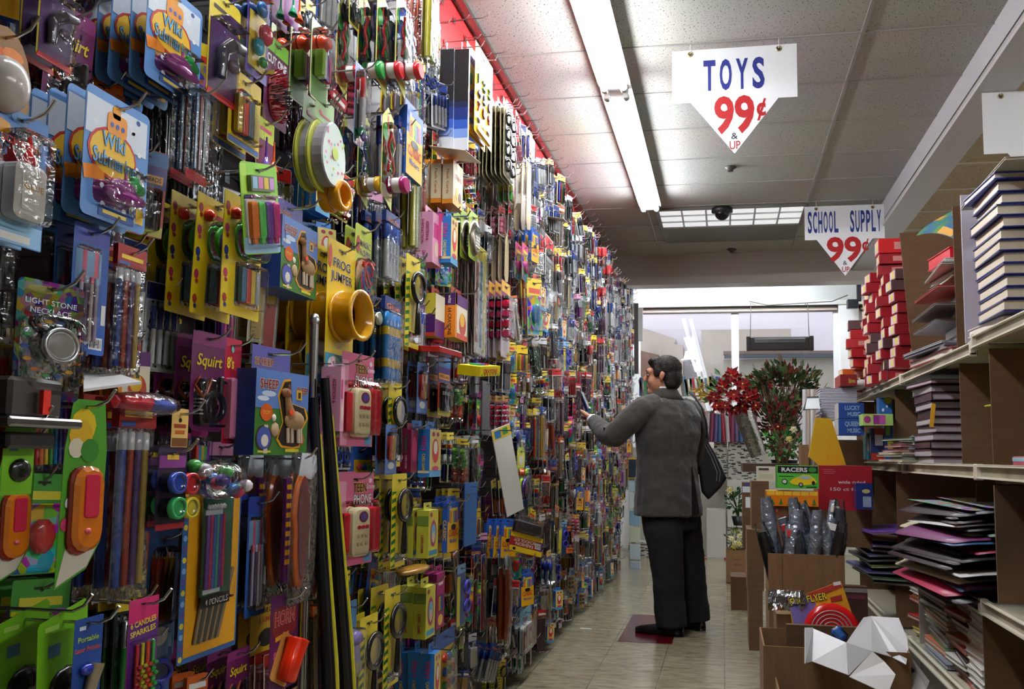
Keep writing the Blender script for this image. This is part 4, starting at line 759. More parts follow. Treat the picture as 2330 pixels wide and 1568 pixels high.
# 31 hair bands
m = card(.08, .2, '8c2c6c', r=.004, back='c8a0b8', topk='e8b43c', top=.03); m.quad(-.038, -.198, .076, .05, .0014, 'e8e0e8')
t = MB()
for i in range(4): t.tube([(-.024, -.06-.026*i, .008), (0, -.057-.026*i, .016), (.024, -.06-.026*i, .008)], .009, ('e0284cg', 'f0507cg')[i % 2], 8)
proto('hair_clip_pack', 'hair clips', 'purple card of shiny red hair clips', 'red hair clips', .08, .2, .022, ('card', m), ('clips', t), ('blister_shell', shell(-.036, -.15, .072, .11, .024, .01)))
# 32 long sheets
m = card(.1, .3, 'f2ecdc', r=.002, back='8c2c2c'); m.quad(-.04, -.27, .02, .22, .0014, 'a83c34'); m.quad(-.005, -.28, .02, .24, .0014, '3c8ab0'); m.quad(.025, -.29, .02, .27, .0014, 'eee04c'); m.quad(-.048, -.04, .096, .036, .0016, 'e8d83c')
proto('long_sheet_pack', 'sheet pack', 'long white pack of striped plastic sheets', 'long striped sheets', .1, .3, .01, ('card', m), ('sleeve', MB().rect(-.052, -.305, .104, .3, -.002, .006, 'bag', r=.003)))
# 33 pencil leads
m = card(.095, .17, 'd0442c', r=.002, back='8c3a2c'); m.quad(-.047, -.075, .094, .074, .0013, '3c2a86'); m.quad(-.047, -.03, .094, .028, .0015, '2c6ab0'); m.quad(-.047, -.168, .094, .02, .0013, 'c8c83c'); m.quad(-.045, -.065, .085, .016, .0018, 'f0a01c'); m.text('4 PENCIL LEADS', -.003, -.061, .009, .0022, '3a1c1c', .02, fit=.078)
t = MB(); t.rect(-.034, -.155, .068, .075, .001, .003, '3a3a40')
for i in range(4): t.tube([(-.024+.016*i, -.15, .008), (-.024+.016*i, -.09, .008)], .0065, '26262cg', 8); t.tube([(-.024+.016*i, -.11, .009), (-.024+.016*i, -.1, .009)], .0062, 'b8b8bcm', 8)
proto('pencil_lead_pack', 'pencil leads', 'purple and orange card of four pencil lead tubes', '4 pencil leads card', .095, .17, .018, ('card', m), ('lead_tubes', t), ('blister_shell', shell(-.036, -.158, .072, .082, .018, .006)))
m = card(.09, .17, '3f66a8', r=.002, back='9aa8c8'); m.quad(-.043, -.166, .086, .05, .0014, '6a8ac8'); m.disc(.0, -.14, .024, .012, .0018, 'e8e8f0')
t = MB()
for i, k in enumerate(('c83c2cg', 'd8842cg', 'c8a84cg')): t.tube([(-.02+.016*i, -.12, .006), (-.014+.016*i, -.04, .006)], .006, k, 6)
proto('blue_pencil_card', 'pencils', 'blue card with three slanted pencils', 'blue pencil card', .09, .17, .016, ('card', m), ('pencils', t), ('blister_shell', shell(-.036, -.125, .072, .1, .014, .02)))
# notes: folders, scrolls, sheets
m = MB(); m.rect(-.06, -.2, .12, .2, 0, .004, '2b6cb4', '1e4c8c', r=.003); m.quad(-.055, -.04, .11, .003, .0046, '1c4a88')
proto('blue_folder', 'folder', 'plain blue plastic folder', 'blue folder', .12, .2, .012, ('cover', m))
m = MB(); m.prism([(-.045, -.4), (.04, -.4), (.045, -.3), (.05, 0), (-.04, 0)], 0, .004, 'd9d6cf', 'c2beb6', .001); m.quad(-.04, -.05, .09, .045, .0046, 'e8c43c'); m.quad(-.03, -.045, .03, .035, .005, '3c78b0'); m.quad(.01, -.04, .025, .03, .005, '4ca04c')
proto('paper_scroll', 'paper roll', 'long white paper strip with a small colour label', 'white paper strip', .1, .4, .01, ('sheet', m))
m = MB(); m.rect(-.07, -.3, .14, .3, 0, .006, '4c4a50', '3a383e', r=.006, bev=.001)
proto('grey_board', 'board', 'plain dark grey drawing board', 'dark grey board', .14, .3, .008, ('board', m))
# header bags
m = MB(); m.rect(-.085, -.075, .17, .075, .012, .014, 'b82430', '7a2c84'); m.quad(-.084, -.022, .168, .02, .0145, 'f0cc1c'); m.quad(-.084, -.074, .168, .018, .0145, 'f0cc1c'); m.quad(-.084, -.056, .02, .034, .0148, '6a2c84')
m.text('FASHION', .01, -.038, .012, .015, 'f6f0dc', .02, fit=.09); m.text('SCHOOL KIT', .01, -.053, .012, .015, 'f6f0dc', .02, fit=.11); barcode(m, -.075, -.05, .03, .022, .015); m.disc(.06, -.012, .008, .006, .015, '14141c', 8)
proto('school_kit_bag', 'stationery kit', 'upside-down FASHION SCHOOL KIT header bag', 'school kit bag', .17, .13, .04, ('header_card', m), ('bag', bagshell(.16, .07, .03, -.07)), ('contents', MB().box((0, -.1, .015), (.13, .04, .012), '6a6a74', .004)))
# sunglasses
m = card(.085, .2, '3c5c9c', r=.01, back='2c3c6c', topk='8ab8e0', top=.03); m.quad(-.04, -.198, .03, .16, .0014, 'e8d83c')
t = MB(); 
for i in (0, 1): t.torus((.01, -.075-.06*i, .022), .022, .006, '3a3ab0g', 'w', 16, 6, 1.1, .9); t.disc(.01, -.075-.06*i, .022, .018, .022, '1c1c60g', 14)
t.tube([(.01, -.094, .024), (.016, -.105, .026), (.01, -.116, .024)], .004, '3a3ab0g', 6); t.tube([(.03, -.06, .02), (.034, -.06, .002)], .003, '3a3ab0g', 5)
proto('toy_sunglasses_pack', 'sunglasses', 'blue card with upright purple toy sunglasses', 'purple sunglasses card', .085, .2, .035, ('card', m), ('sunglasses', t))
# pouch of shapes
t = MB()
for i in range(16): t.rect(rg.uniform(-.03, .01), -.14+.0075*i+rg.uniform(-.003, .003), .024, .012, .004+rg.uniform(0, .014), .022, ('e0602cg', 'd84a2cg')[i % 2] if i < 7 else ('2fa04cg', '8acc3cg')[i % 2], r=.004, bev=.002)
proto('shape_eraser_bag', 'eraser bag', 'clear pouch of green and orange shape erasers', 'green and orange pouch', .08, .16, .03, ('erasers', t), ('bag', bagshell(.08, .16, .03)))
# tape toy far
m = card(.1, .19, 'c8dc5c', r=.02, back='8a9a3c'); m.quad(-.045, -.07, .09, .05, .0014, 'f0e84c'); m.disc(.0, -.045, .03, .016, .0018, 'f6f6e8')
t = MB().torus((.012, -.145, .018), .03, .009, '5a2c9cg', 'w', 18, 6).torus((.012, -.145, .02), .016, .005, 'e03c8cg', 'w', 14, 6).torus((-.012, -.14, .012), .03, .006, 'a8e02cg', 'w', 16, 6).lathe([(.014, 0), (.012, .014)], (-.01, -.088, .006), 'f04a1cg').ell((.03, -.09, .014), (.02, .014, .01), 'a8e02cg', 8, 5)
proto('wheel_whistle_pack', 'toy pack', 'lime card with purple wheel and orange knob', 'lime wheel toy card', .1, .19, .04, ('card', m), ('wheels', t), ('blister_shell', shell(-.046, -.182, .092, .11, .034, .02)))
# four lids
m = card(.1, .2, '2c1a3c', r=.01, back='402c50', foot=(.014, 'b82430')); m.quad(-.045, -.05, .09, .03, .0014, '8c3c8c'); m.quad(-.02, -.03, .04, .012, .0018, 'e8c43c')
t = [('lid', MB().lathe([(.024, 0), (.024, .026), (.026, .028), (.026, .045), (.018, .046), (.018, .03)], (u, v, .002), 'd8dce0t', 'w', 18).lathe([(.0265, .03), (.0265, .046), (.02, .047), (.019, .04)], (u, v, .002), k, 'w', 18)) for u, v, k in ((-.022, -.085, '2c4ab0g'), (.024, -.088, 'c8242cg'), (-.02, -.145, '2fb05cg'), (.026, -.147, 'd8c42cg'))]
proto('round_stamp_pack', 'stamps', 'dark card with four round coloured stamp tubs', 'four tub card', .1, .2, .05, ('card', m), *t)
# orange capsule brush
m = MB(); m.prism([(-.05, -.36), (.02, -.33), (.05, -.28), (.055, -.1), (.045, 0), (-.03, 0), (-.045, -.1)], 0, .0012, '57a82c', '9aca7a', mback='8ab86a'); m.poly([(-.048, -.355), (.02, -.325), (.04, -.29), (-.03, -.28)], .0018, 'e4ddd0')
for i, (a, b, c, k) in enumerate(((-.005, -.05, .03, 'f2d01c'), (-.01, -.07, .028, 'e8b81c'), (-.02, -.095, .018, 'e8e0c8'), (.012, -.1, .022, '3c8c2c'), (-.035, -.24, .012, 'c83a6c'), (-.03, -.2, .01, 'dfe8f0'))): m.disc(a, b, c, c*1.1, .002+.0003*i, k, 10)
t = MB(); t.rect(-.03, -.295, .072, .165, .002, .022, 'd9781ag', r=.034, bev=.008); t.rect(-.034, -.3, .06, .17, .002, .012, '8c2416g', r=.028, bev=.004)
u = MB(); u.rect(-.012, -.23, .036, .085, .02, .0245, 'c8103cd', r=.008, bev=.002); g = MB().ell((.0, -.255, .022), (.008, .007, .006), 'e05a5ag', 10, 5)
proto('orange_scrubber_pack', 'scrubber', 'green and white card with a long orange scrubber and pink pad', 'orange scrubber card', .105, .36, .035, ('card', m), ('scrubber', t, [('pad', u), ('button', g)]))
# red and orange slipper in sleeve
t = MB(); P_ = [(.034*math.sin(a)*(1.05 if math.cos(a) > 0 else .8), -.17+.125*math.cos(a)) for a in [2*math.pi*i/20 for i in range(20)]]; t.prism(P_, .012, .024, 'b04a3a', 'f0741cg', .006); t.prism([(a*.7, (b+.17)*.86-.17) for a, b in P_], .022, .026, '8c5a58d', '8c5a58d'); 
s = MB()
for i in range(9): s.quad(-.05, -.08-.02*i, .018, .011, .011, 'e8a81c')
s.rect(-.052, -.28, .022, .225, .002, .0105, '5a1c5c', r=.003)
proto('slipper_pack', 'slippers', 'long clear sleeve with orange-rimmed grey and red slipper', 'orange slipper sleeve', .1, .33, .04, ('slipper', t), ('side_strip', s), ('sleeve', bagshell(.105, .33, .045)), ('header_card', MB().prism([(-.02, -.05), (-.01, 0), (.05, -.005), (.055, -.04), (.03, -.06)], .02, .022, 'e6e8ec', 'd0d4da')))
# pencil tray card
m = card(.17, .33, '2f66a8', r=.004, back='20406c'); m.quad(-.07, -.32, .15, .3, .0014, 'e8a41a'); 
for i in range(16): m.disc(-.077, -.32+.02*i, .006, .006, .0014+.0001*(i % 3), ('e8d040', '6a4a9c', '8ab8e8')[i % 3], 6)
m.quad(.01, -.045, .05, .008, .002, '3c3c2c')
t = MB()
for i in range(9): t.tube([(-.045+.008*i, -.3, .006), (-.02+.01*i, -.17, .006)], .004, ('8c7a5cg', '4c4a40g')[i % 2], 6)
g = MB(); g.rect(-.042, -.215, .085, .2, .012, .0135, '1c5c44', r=.003); g.quad(-.038, -.21, .05, .16, .0142, 'c8d0d0'); g.quad(-.043, -.235, .086, .022, .0144, '101012'); g.text('4 PENCILS', .004, -.231, .011, .0148, 'f0f0f0', .01)
h_ = MB()
for i in range(6): h_.tube([(-.034+.009*i, -.2, .018), (-.034+.009*i, -.06, .018)], .0045, ('6a3c9cg', 'b83c5cg', '3c6cb8g', '3c9c8cg')[i % 4], 6); h_.ell((-.034+.009*i, -.045, .018), (.005, .006, .005), 'd8d8d8g', 8, 4)
proto('craft_pencil_tray', 'pencils', 'blue and orange craft card with brown pencils behind a green pencil sleeve', 'orange craft card', .17, .33, .03, ('card', m), ('pencils', t), ('pencil_sleeve', g, [('top_pencils', h_)]), ('cover', shell(-.045, -.225, .092, .2, .016, .006, z=.012)))
# pencil bag
t = pens([-.024, -.008, .008, .024], -.26, -.05, .007, ['2c4a9cg', 'a83c2cg', '5c3c7cg', 'c8a84cg'], ['b8b8c0g', 'e8e8e8g'], .12, clip=False); m = MB(); m.rect(-.04, -.045, .08, .045, 0, .014, 'a82c2c', 'a82c2c', r=.003); m.quad(-.03, -.03, .06, .009, .0146, 'f0c83c'); m.quad(-.036, -.043, .03, .007, .0147, '3c5ca8')
proto('pencil_bag', 'pencils', 'clear bag of mixed pencils with a red header', 'red header pencil bag', .08, .28, .02, ('header_card', m), ('pencils', t), ('bag', bagshell(.08, .24, .022, -.04)))
m = card(.085, .25, '3060b4', r=.006, back='24407c', topk='3c4ab0', top=.035); m.quad(-.036, -.11, .06, .06, .0014, '8ab8e0'); barcode(m, .004, -.24, .032, .024, .0016); m.quad(.03, -.19, .01, .04, .0016, 'e8e8e8')
for i in range(2): m.quad(-.02+.028*i, -.11, .01, .06, .0017, 'e0607c')
t = pens([-.024, -.012, 0, .012], -.225, -.1, .0045, ['b8a8c0g', '5c4c6cg', 'c8b8b0g'], ['e0607cg', 'a8c8e0g'], .12, z=.006, clip=False)
proto('patterned_pen_card', 'pen pack', 'blue card of four slim patterned pens with pink and blue tops', 'slim pen card', .085, .25, .014, ('card', m), ('pens', t), ('blister_shell', shell(-.032, -.232, .052, .19, .012, .006)))
# necklace light
m = card(.13, .24, 'holo', r=.012, back='222226', hole=True); m.text('LIGHT STONE', .0, -.048, .011, .0016, 'd8d8e0', .012, fit=.1); m.text('NECKLACE', .0, -.066, .011, .0016, 'd8d8e0', .012, fit=.08); m.disc(-.02, -.018, .03, .008, .0016, '8a8a2c')
for i in range(14): a = 2*math.pi*i/14; m.disc(.008+.054*math.cos(a), -.135+.056*math.sin(a), .009, .004, .0016+.0001*i, ('e0a82c', 'e0702c', '3ca05c', '3c5cb0')[i % 4], 6)
t = MB().lathe([(.03, .0), (.033, .006), (.037, .02), (.034, .026), (.029, .024), (.028, .02)], (.01, -.128, .004), 'd8d8dcm', 'w', 28); l = MB().ell((.01, -.128, .02), (.028, .028, .01), 'a8a49e', 18, 6, 0, 90); s = MB().tube([(.035*math.cos(a)-.0, -.085+.018*math.sin(a), .01) for a in [2*math.pi*i/16 for i in range(17)]], .0035, '121214g', 6).box((.01, -.092, .01), (.012, .014, .01), 'c8c8ccm', .002)
proto('light_necklace_pack', 'necklace light', 'black holographic card with a round silver-ringed light', 'silver ring light card', .13, .24, .035, ('card', m), ('lamp', t, [('lens', l)]), ('cord', s), ('price_sticker', MB().rect(-.02, -.238, .012, .02, .002, .003, 'f0301c')), ('blister_shell', shell(-.055, -.22, .11, .15, .034, .03)))
# glue bottle
m = card(.11, .25, '3a74b8', r=.004, back='2a4c80'); m.text('Washable', .0, -.045, .01, .0016, 'd8e4f0', .01); m.text('SCHOOL', .0, -.065, .014, .0016, 'e0503c', .02); m.quad(-.053, -.248, .106, .04, .0014, '8ac0e8'); m.quad(-.03, -.243, .06, .014, .0017, 'e8e8e8')
t = MB().rect(-.032, -.205, .064, .105, .002, .04, 'e8e4deg', r=.014, bev=.008); c = MB().lathe([(.014, 0), (.014, .014), (.007, .022), (.004, .05), (.002, .054)], (0, -.1, .022), 'd0181cg', 'v', 14); l = MB().rect(-.024, -.19, .048, .07, .0402, .0412, 'd8d0c6', r=.006).text('GLUE', 0, -.15, .012, .0418, 'c88a2c', .01)
proto('glue_bottle_pack', 'glue', 'blue card with a white glue bottle and red cap', 'white glue bottle card', .11, .25, .05, ('card', m), ('bottle', t, [('cap', c), ('front_label', l)]), ('blister_shell', shell(-.04, -.21, .08, .17, .046, .015)))
# round foil blister
m = MB(); m.disc(0, -.11, .075, .12, 0, '9a6a2c', 20, .001); 
for i, (a, b, r_, k) in enumerate(((-.03, -.05, .02, 'e8641c'), (.02, -.045, .022, 'e8801c'), (0, -.2, .022, 'e8a01c'), (.05, -.17, .018, '3c7ab0'), (-.05, -.18, .014, 'e8c82c'))): m.disc(a, b, r_*1.4, r_*.7, .0014+.0002*i, k, 8)
t = MB().ell((0, -.115, .004), (.055, .06, .05), 'c8c0bcg', 20, 8, 0, 90)
proto('round_ball_pack', 'ball pack', 'round orange card with a big shiny clear ball', 'shiny ball pack', .15, .23, .055, ('card', m), ('ball', t))
# sparkling candles
m = card(.1, .26, 'd82c74', r=.003, back='5a1c6c'); m.quad(-.049, -.258, .098, .2, .0013, '5c2484'); m.text('6 CANDLES', .0, -.066, .014, .0018, 'f0d03c', .03, fit=.085, rot=.1); m.text('SPARKLES', .0, -.088, .014, .0018, 'f0d03c', .03, fit=.085, rot=.1)
t = MB()
for i, k in enumerate(('d8203cg', 'd8d02cg', 'f0501cg', '3cc84cg')): t.tube([(-.026+.018*i, -.25, .01), (-.026+.018*i, -.11, .01)], .005, k, 7); [t.ell((-.026+.018*i+.004*(-1)**j, -.165-.013*j, .018), (.008, .006, .006), k, 7, 4) for j in range(7)]
proto('candle_pack', 'candles', 'pink and purple card of neon spiral candles', 'neon candle card', .1, .26, .03, ('card', m), ('candles', t), ('blister_shell', shell(-.042, -.255, .084, .155, .026, .008)))
# horn with red cup
m = card(.125, .24, '5c1c5c', r=.006, back='5c3c5c'); m.rect(-.055, -.105, .11, .075, .001, .0016, '8c1c2c', r=.02); m.text('HORN', 0, -.075, .034, .002, 'f0e0d0', .05, fit=.09); m.text('HORN', 0, -.075, .034, .0024, 'c8202c', .02, fit=.088); m.quad(-.04, -.115, .06, .012, .002, 'e8a82c', .1); barcode(m, .02, -.035, .03, .02, .002)
for i in range(10): m.disc(rg.uniform(-.05, .05), rg.uniform(-.23, -.12), .008, .006, .0016+.0001*i, rg.choice(['e8d02c', '8ac83c', 'e05a8c']), 7)
t = MB(); t.T = Matrix.Translation((.0, -.165, .03)) @ Matrix.Rotation(-.5, 4, 'Z'); t.lathe([(.012, -.055), (.026, -.05), (.028, -.0), (.031, .045), (.033, .05), (.029, .05), (.026, .0)], (0, 0, 0), 'f2300eg', 'v', 20); t.rect(-.04, -.06, .08, .12, -.028, -.024, 'd89a4c', r=.008)
proto('horn_pack', 'toy horn', 'purple HORN card with a tilted bright red cup', 'red HORN cup card', .125, .24, .065, ('card', m), ('cup', t))
m = card(.12, .12, 'e8b81c', r=.003, back='c89a1c'); m.text('CREATIVE COLOR', .0, -.035, .011, .0016, '2c1c14', .03, fit=.1); m.text('3 JUMBO', .0, -.055, .011, .0016, 'c8442c', .02); m.disc(0, -.09, .03, .02, .0016, '2c2218')
proto('creative_color_card', 'craft pack', 'yellow CREATIVE COLOR craft card', 'yellow craft card', .12, .12, .01, ('card', m))
m = MB(); m.prism([(-.07, -.3), (.07, -.3), (.075, -.01), (.065, 0), (-.065, -.03), (-.07, -.04)], 0, .0012, '7cc420', '4c7a14', mback='4c7a14'); m.quad(-.05, -.055, .04, .012, .0018, 'b4e060'); m.quad(-.04, -.12, .035, .03, .0018, '4a7a9a')
proto('lime_card_pack', 'toy pack', 'big plain lime green hanging card', 'lime green card', .15, .3, .02, ('card', m), ('toy', MB().ell((.01, -.2, .006), (.05, .05, .02), '20201cg', 12, 6)))
m = card(.09, .24, '2450a0', r=.003, back='1c3470'); m.text('Portable', .0, -.06, .014, .0016, 'a8c83c', .02); m.text('Laser Pointer', .0, -.085, .013, .0016, 'd8502c', .02, fit=.08); m.quad(-.03, -.03, .02, .01, .0016, 'd8e0f0')
proto('portable_card_pack', 'toy pack', 'dark blue card with green and orange lettering', 'dark blue card', .09, .24, .035, ('card', m), ('toy', MB().tube([(-.01, -.22, .014), (.02, -.12, .014)], [.012, .02], '9a8a70g', 10).ell((-.005, -.13, .012), (.026, .016, .012), '2c3cb0g', 10, 5)))
m = card(.11, .25, 'e0c820', r=.012, back='6a2c7a'); m.quad(-.05, -.24, .1, .17, .0013, '4c2460'); m.prism([(-.055, -.25), (.055, -.25), (.05, -.235), (-.05, -.235)], 0, .004, 'd82020'); m.quad(-.04, -.042, .08, .009, .0016, '2c1c10')
t = MB().tube([(-.02, -.2, .014), (-.02, -.14, .016), (.01, -.11, .018)], [.012, .016, .018], '4a3c4cg', 8).tube([(.01, -.11, .018), (.05, -.1, .02)], [.016, .01], '8c8c96m', 8).ell((.015, -.16, .02), (.02, .016, .014), '6c5a6cg', 8, 5)
proto('cap_gun_pack', 'toy pack', 'yellow-topped purple card with a dark toy in clear blister', 'yellow-topped card', .11, .25, .05, ('card', m), ('toy', t), ('blister_shell', shell(-.048, -.235, .105, .175, .042, .02)))
m = card(.075, .2, '5a3ca0', r=.004, back='3c2c6c'); m.quad(-.03, -.18, .06, .12, .0014, 'e8c83c')
t = MB().ell((-.004, -.05, .014), (.016, .018, .012), '2c7ac8g', 10, 6).ell((.008, -.1, .018), (.02, .024, .014), 'd82c4cg', 10, 6).ell((-.008, -.135, .012), (.016, .02, .012), '3caac8g', 10, 6).ell((.01, -.16, .012), (.012, .012, .01), '3ca04cg', 10, 6)
proto('figure_toy_pack', 'toy pack', 'purple card with blue and red bubble toy figures', 'purple figure card', .075, .2, .035, ('card', m), ('figures', t), ('blister_shell', shell(-.032, -.185, .064, .165, .03, .02)))
t = MB()
for k, u in enumerate((-.018, .0, .018)): t.tube([(u, -.02, .01), (u, -.25, .01)], .005, ('4a6a8cg', '8c3c3cg', '505860g')[k], 8)
proto('clear_long_pack', 'tool pack', 'long thick clear blister with slim dark tools inside', 'long clear blister', .1, .29, .045, ('tools', t), ('backing', MB().rect(-.045, -.285, .09, .03, 0, .002, 'c8242c', r=.003).rect(-.045, -.03, .09, .03, 0, .002, '3a4a5a', r=.003)), ('blister_shell', shell(-.05, -.28, .1, .27, .04, .014)))
m = card(.06, .24, '7c8ab8', r=.004, back='5a6a98'); t = MB().tube([(0, -.19, .012), (0, -.1, .012)], .011, 'd8d8d8g', 8).tube([(0, -.1, .012), (0, -.04, .012)], .009, 'd0302cg', 8).ell((0, -.2, .014), (.018, .016, .014), '1f9a7ag', 10, 5).ell((0, -.215, .02), (.014, .012, .01), '5a3c9cg', 10, 5)
barcode(m, -.018, -.12, .036, .04, .002)
proto('roller_stamp_pack', 'toy pack', 'narrow clear pack with red-handled teal and purple roller', 'teal roller pack', .06, .24, .03, ('card', m), ('roller', t), ('blister_shell', shell(-.026, -.235, .052, .21, .028, .01)))
m = card(.07, .25, 'e8d8e4', r=.004, back='a898a8'); m.quad(-.033, -.06, .066, .04, .0014, 'c8a83c'); 
proto('yellow_tube_pack', 'party tube', 'pair of long clear yellow tubes in a sleeve', 'yellow tube sleeve', .07, .3, .03, ('card', m), ('tubes', MB().tube([(-.014, -.29, .014), (-.014, -.02, .014)], .012, 'd8d03cg', 9).tube([(.014, -.29, .014), (.014, -.02, .014)], .012, 'c8d88cg', 9)), ('sleeve', shell(-.032, -.3, .064, .29, .03, .01)))
m = MB(); m.rect(-.03, -.1, .06, .1, 0, .0015, 'e8c06a', r=.003); m.quad(-.022, -.05, .044, .01, .002, 'a83a1c'); m.quad(-.018, -.066, .036, .01, .002, 'c8641c'); m.disc(0, -.03, .006, .006, .002, '14120f'); m.quad(-.028, -.098, .056, .022, .002, '7a4a1c')
proto('price_tag_card', 'tag', 'gold shop tag card with brown letters', 'gold tag card', .06, .1, .003, ('card', m))
m = card(.1, .15, 'c83ca8', r=.004, back='e8a0d8'); m.quad(-.045, -.14, .09, .09, .0014, 'e07ad0'); t = MB(); 
for i in range(3): t.tube([(-.03+.03*i, -.12, .006), (-.03+.03*i, -.06, .006)], .006, '8c3cb0g', 6)
proto('violet_sticker_pack', 'sticker pack', 'violet glitter sticker card in a clear bag', 'violet sticker card', .1, .15, .02, ('card', m), ('crayons', t), ('bag', shell(-.05, -.15, .1, .14, .016, .01)))
# ---------------------------------------------------------------- everyday stationery packs in several colours (seen small further down the wall)
def simple(key, cat, phrase, short, w, h, cardk, topk, inner, sh=None, back='d0ccc4', top=.035, extra=None):
    m = card(w, h, cardk, r=.004, back=back, topk=topk, top=top)
    if extra: extra(m)
    proto(key, cat, phrase, short, w, h, .025, ('card', m), inner, ('blister_shell', shell(-w*.43, -h*.96, w*.86, h*.74, .02, .006) if not sh else sh))
CN = {'blue': '2446a8g', 'red': 'c81e28g', 'black': '17171ag', 'purple': '5e2a8cg', 'green': '1f8a3cg', 'orange': 'e8701cg', 'pink': 'e8509cg', 'yellow': 'e8c81cg', 'silver': 'b0b4bcm', 'white': 'e8e8eag', 'brown': '7a4a28g', 'teal': '1c8a9cg'}
def penkind(nm, body, cap, cardk, n=4):
    w = .02*n+.012; us = [(i-(n-1)/2)*.018 for i in range(n)]
    simple(f'{nm}_pen_pack', 'pen pack', f'blister card of {nm} pens', f'{nm} pen card', w, .18, cardk, topk={'blue': '1c2c6c', 'red': 'e8c83c', 'black': 'e8e8e8', 'purple': 'e8a0c8'}.get(nm, 'f0d03c'), inner=('pens', pens(us, -.165, -.05, .0062, [CN[b] for b in body], [CN[c] for c in cap], .4, z=.009)))
penkind('blue', ['white'], ['blue'], 'dfe4ee'); penkind('red', ['red'], ['red'], 'f0e8e4'); penkind('black', ['black', 'black', 'white'], ['black'], '26262c'); penkind('purple', ['purple', 'pink'], ['silver'], '3c2458'); penkind('silver', ['silver'], ['black'], 'c8ccd8', 3); penkind('mixed', ['blue', 'red', 'green', 'black'], ['blue', 'red', 'green', 'black'], 'e8e0c0'); penkind('orange', ['orange'], ['black'], 'e8e0c8', 3); penkind('dark_green', ['green'], ['silver'], '1c2c24', 3)
def scis(k1, nm, cardk):
    t = MB()
    for s in (-1, 1): t.torus((s*.018, -.14, .01), .014, .0045, CN[k1], 'w', 14, 6, .9, 1.25); t.prism([(s*.004, -.125), (s*.012, -.12), (-s*.002, -.045), (-s*.006, -.05)], .008, .0105, 'c0c4cam')
    t.lathe([(.004, 0), (.004, .004)], (0, -.095, .009), '8c8c90m', 'w', 8)
    simple(f'{nm}_scissors_pack', 'scissors', f'card with {nm}-handled scissors', f'{nm} scissors', .085, .18, cardk, 'd82424', ('scissors', t))
scis('red', 'red', 'e8d8d0'); scis('blue', 'blue', 'dce4ee'); scis('black', 'black', 'd8c83c')
def blocks(key, cat, phrase, short, w, h, cardk, topk, rows, cols, ks, bw, bh, d=.012, v0=-.05):
    t = MB(); i = 0
    for r_ in range(rows):
        for c_ in range(cols): t.rect((c_-(cols-1)/2)*bw*1.15-bw/2, v0-(r_+1)*bh*1.15, bw, bh, .002, .002+d, ks[i % len(ks)], r=.002, bev=.002); i += 1
    simple(key, cat, phrase, short, w, h, cardk, topk, ('pieces', t))
blocks('eraser_pack', 'erasers', 'card of white erasers with blue sleeves', 'white eraser card', .08, .14, 'e0e4ec', '2446a0', 3, 2, ['f0f0f0', '2c50b0'], .028, .022)
blocks('pink_eraser_pack', 'erasers', 'card of pink wedge erasers', 'pink eraser card', .08, .14, 'f0e0d0', 'd83c3c', 3, 2, ['e88aa0', 'd87088'], .028, .022)
blocks('sharpener_pack', 'sharpeners', 'card of coloured pencil sharpeners', 'sharpener card', .08, .13, 'e8d83c', 'c82c2c', 3, 3, ['c8242cg', '2c50b0g', '2f9a4cg', 'e8c81cg'], .018, .02)
blocks('note_pad_pack', 'note pads', 'card of small fluorescent note pads', 'note pad card', .09, .15, 'f2f2f2', '2c3c6c', 2, 2, ['e8e83c', 'e85a9c', '5ad85c', 'f0802c'], .034, .04)
blocks('white_label_pack', 'labels', 'white pack of printed labels', 'white label pack', .085, .16, 'f2f2f0', 'c82830', 6, 2, ['d8d8d8', 'c8ccd4'], .032, .012, .002)
blocks('battery_pack', 'batteries', 'orange and black battery card', 'battery card', .08, .12, '2c2c30', 'e8701c', 1, 4, ['c8943cm', '303034g'], .013, .055)
blocks('glitter_pack', 'glitter', 'card of little glitter tubes in many colours', 'glitter tube card', .09, .15, '2c3470', 'd83c9c', 2, 5, ['d83c3cg', '3c9cd8g', 'e8c83cg', '5cc85cg', '9c3cc8g'], .012, .034)
blocks('correction_pack', 'correction fluid', 'blue card with white correction pens', 'correction pen card', .08, .17, '2450b0', 'e8e8f0', 1, 3, ['f0f0f0g'], .018, .085)
blocks('paint_box', 'paints', 'green card with a row of paint pots', 'paint pot card', .1, .14, '3c8c3c', 'f0d03c', 2, 5, [c_+'g' for c_ in RB], .014, .02)
blocks('chalk_pack', 'chalk', 'yellow box card of pastel chalk', 'chalk card', .08, .12, 'f0c81c', '2c4c9c', 1, 6, ['f0d0d8', 'd0e8f0', 'f0f0c8', 'd8c8f0'], .009, .06)
def pcl(key, phrase, short, ks, cardk, w=.08, L=.24, n=7):
    t = MB()
    for i in range(n): u = (i-(n-1)/2)*.0095; t.tube([(u, -L+.01, .006), (u, -.05, .006)], .0042, ks[i % len(ks)], 6); t.tube([(u, -.05, .006), (u, -.036, .006)], [.004, .001], 'd8b484', 6)
    m = MB(); m.rect(-w/2, -.035, w, .035, 0, .012, cardk, cardk, r=.003); m.quad(-w*.4, -.028, w*.8, .012, .0125, 'f4f4f4')
    proto(key, 'pencils', phrase, short, w, L, .016, ('header_card', m), ('pencils', t), ('bag', MB().rect(-w/2, -L, w, L-.03, 0, .014, 'bag', bev=.003)))
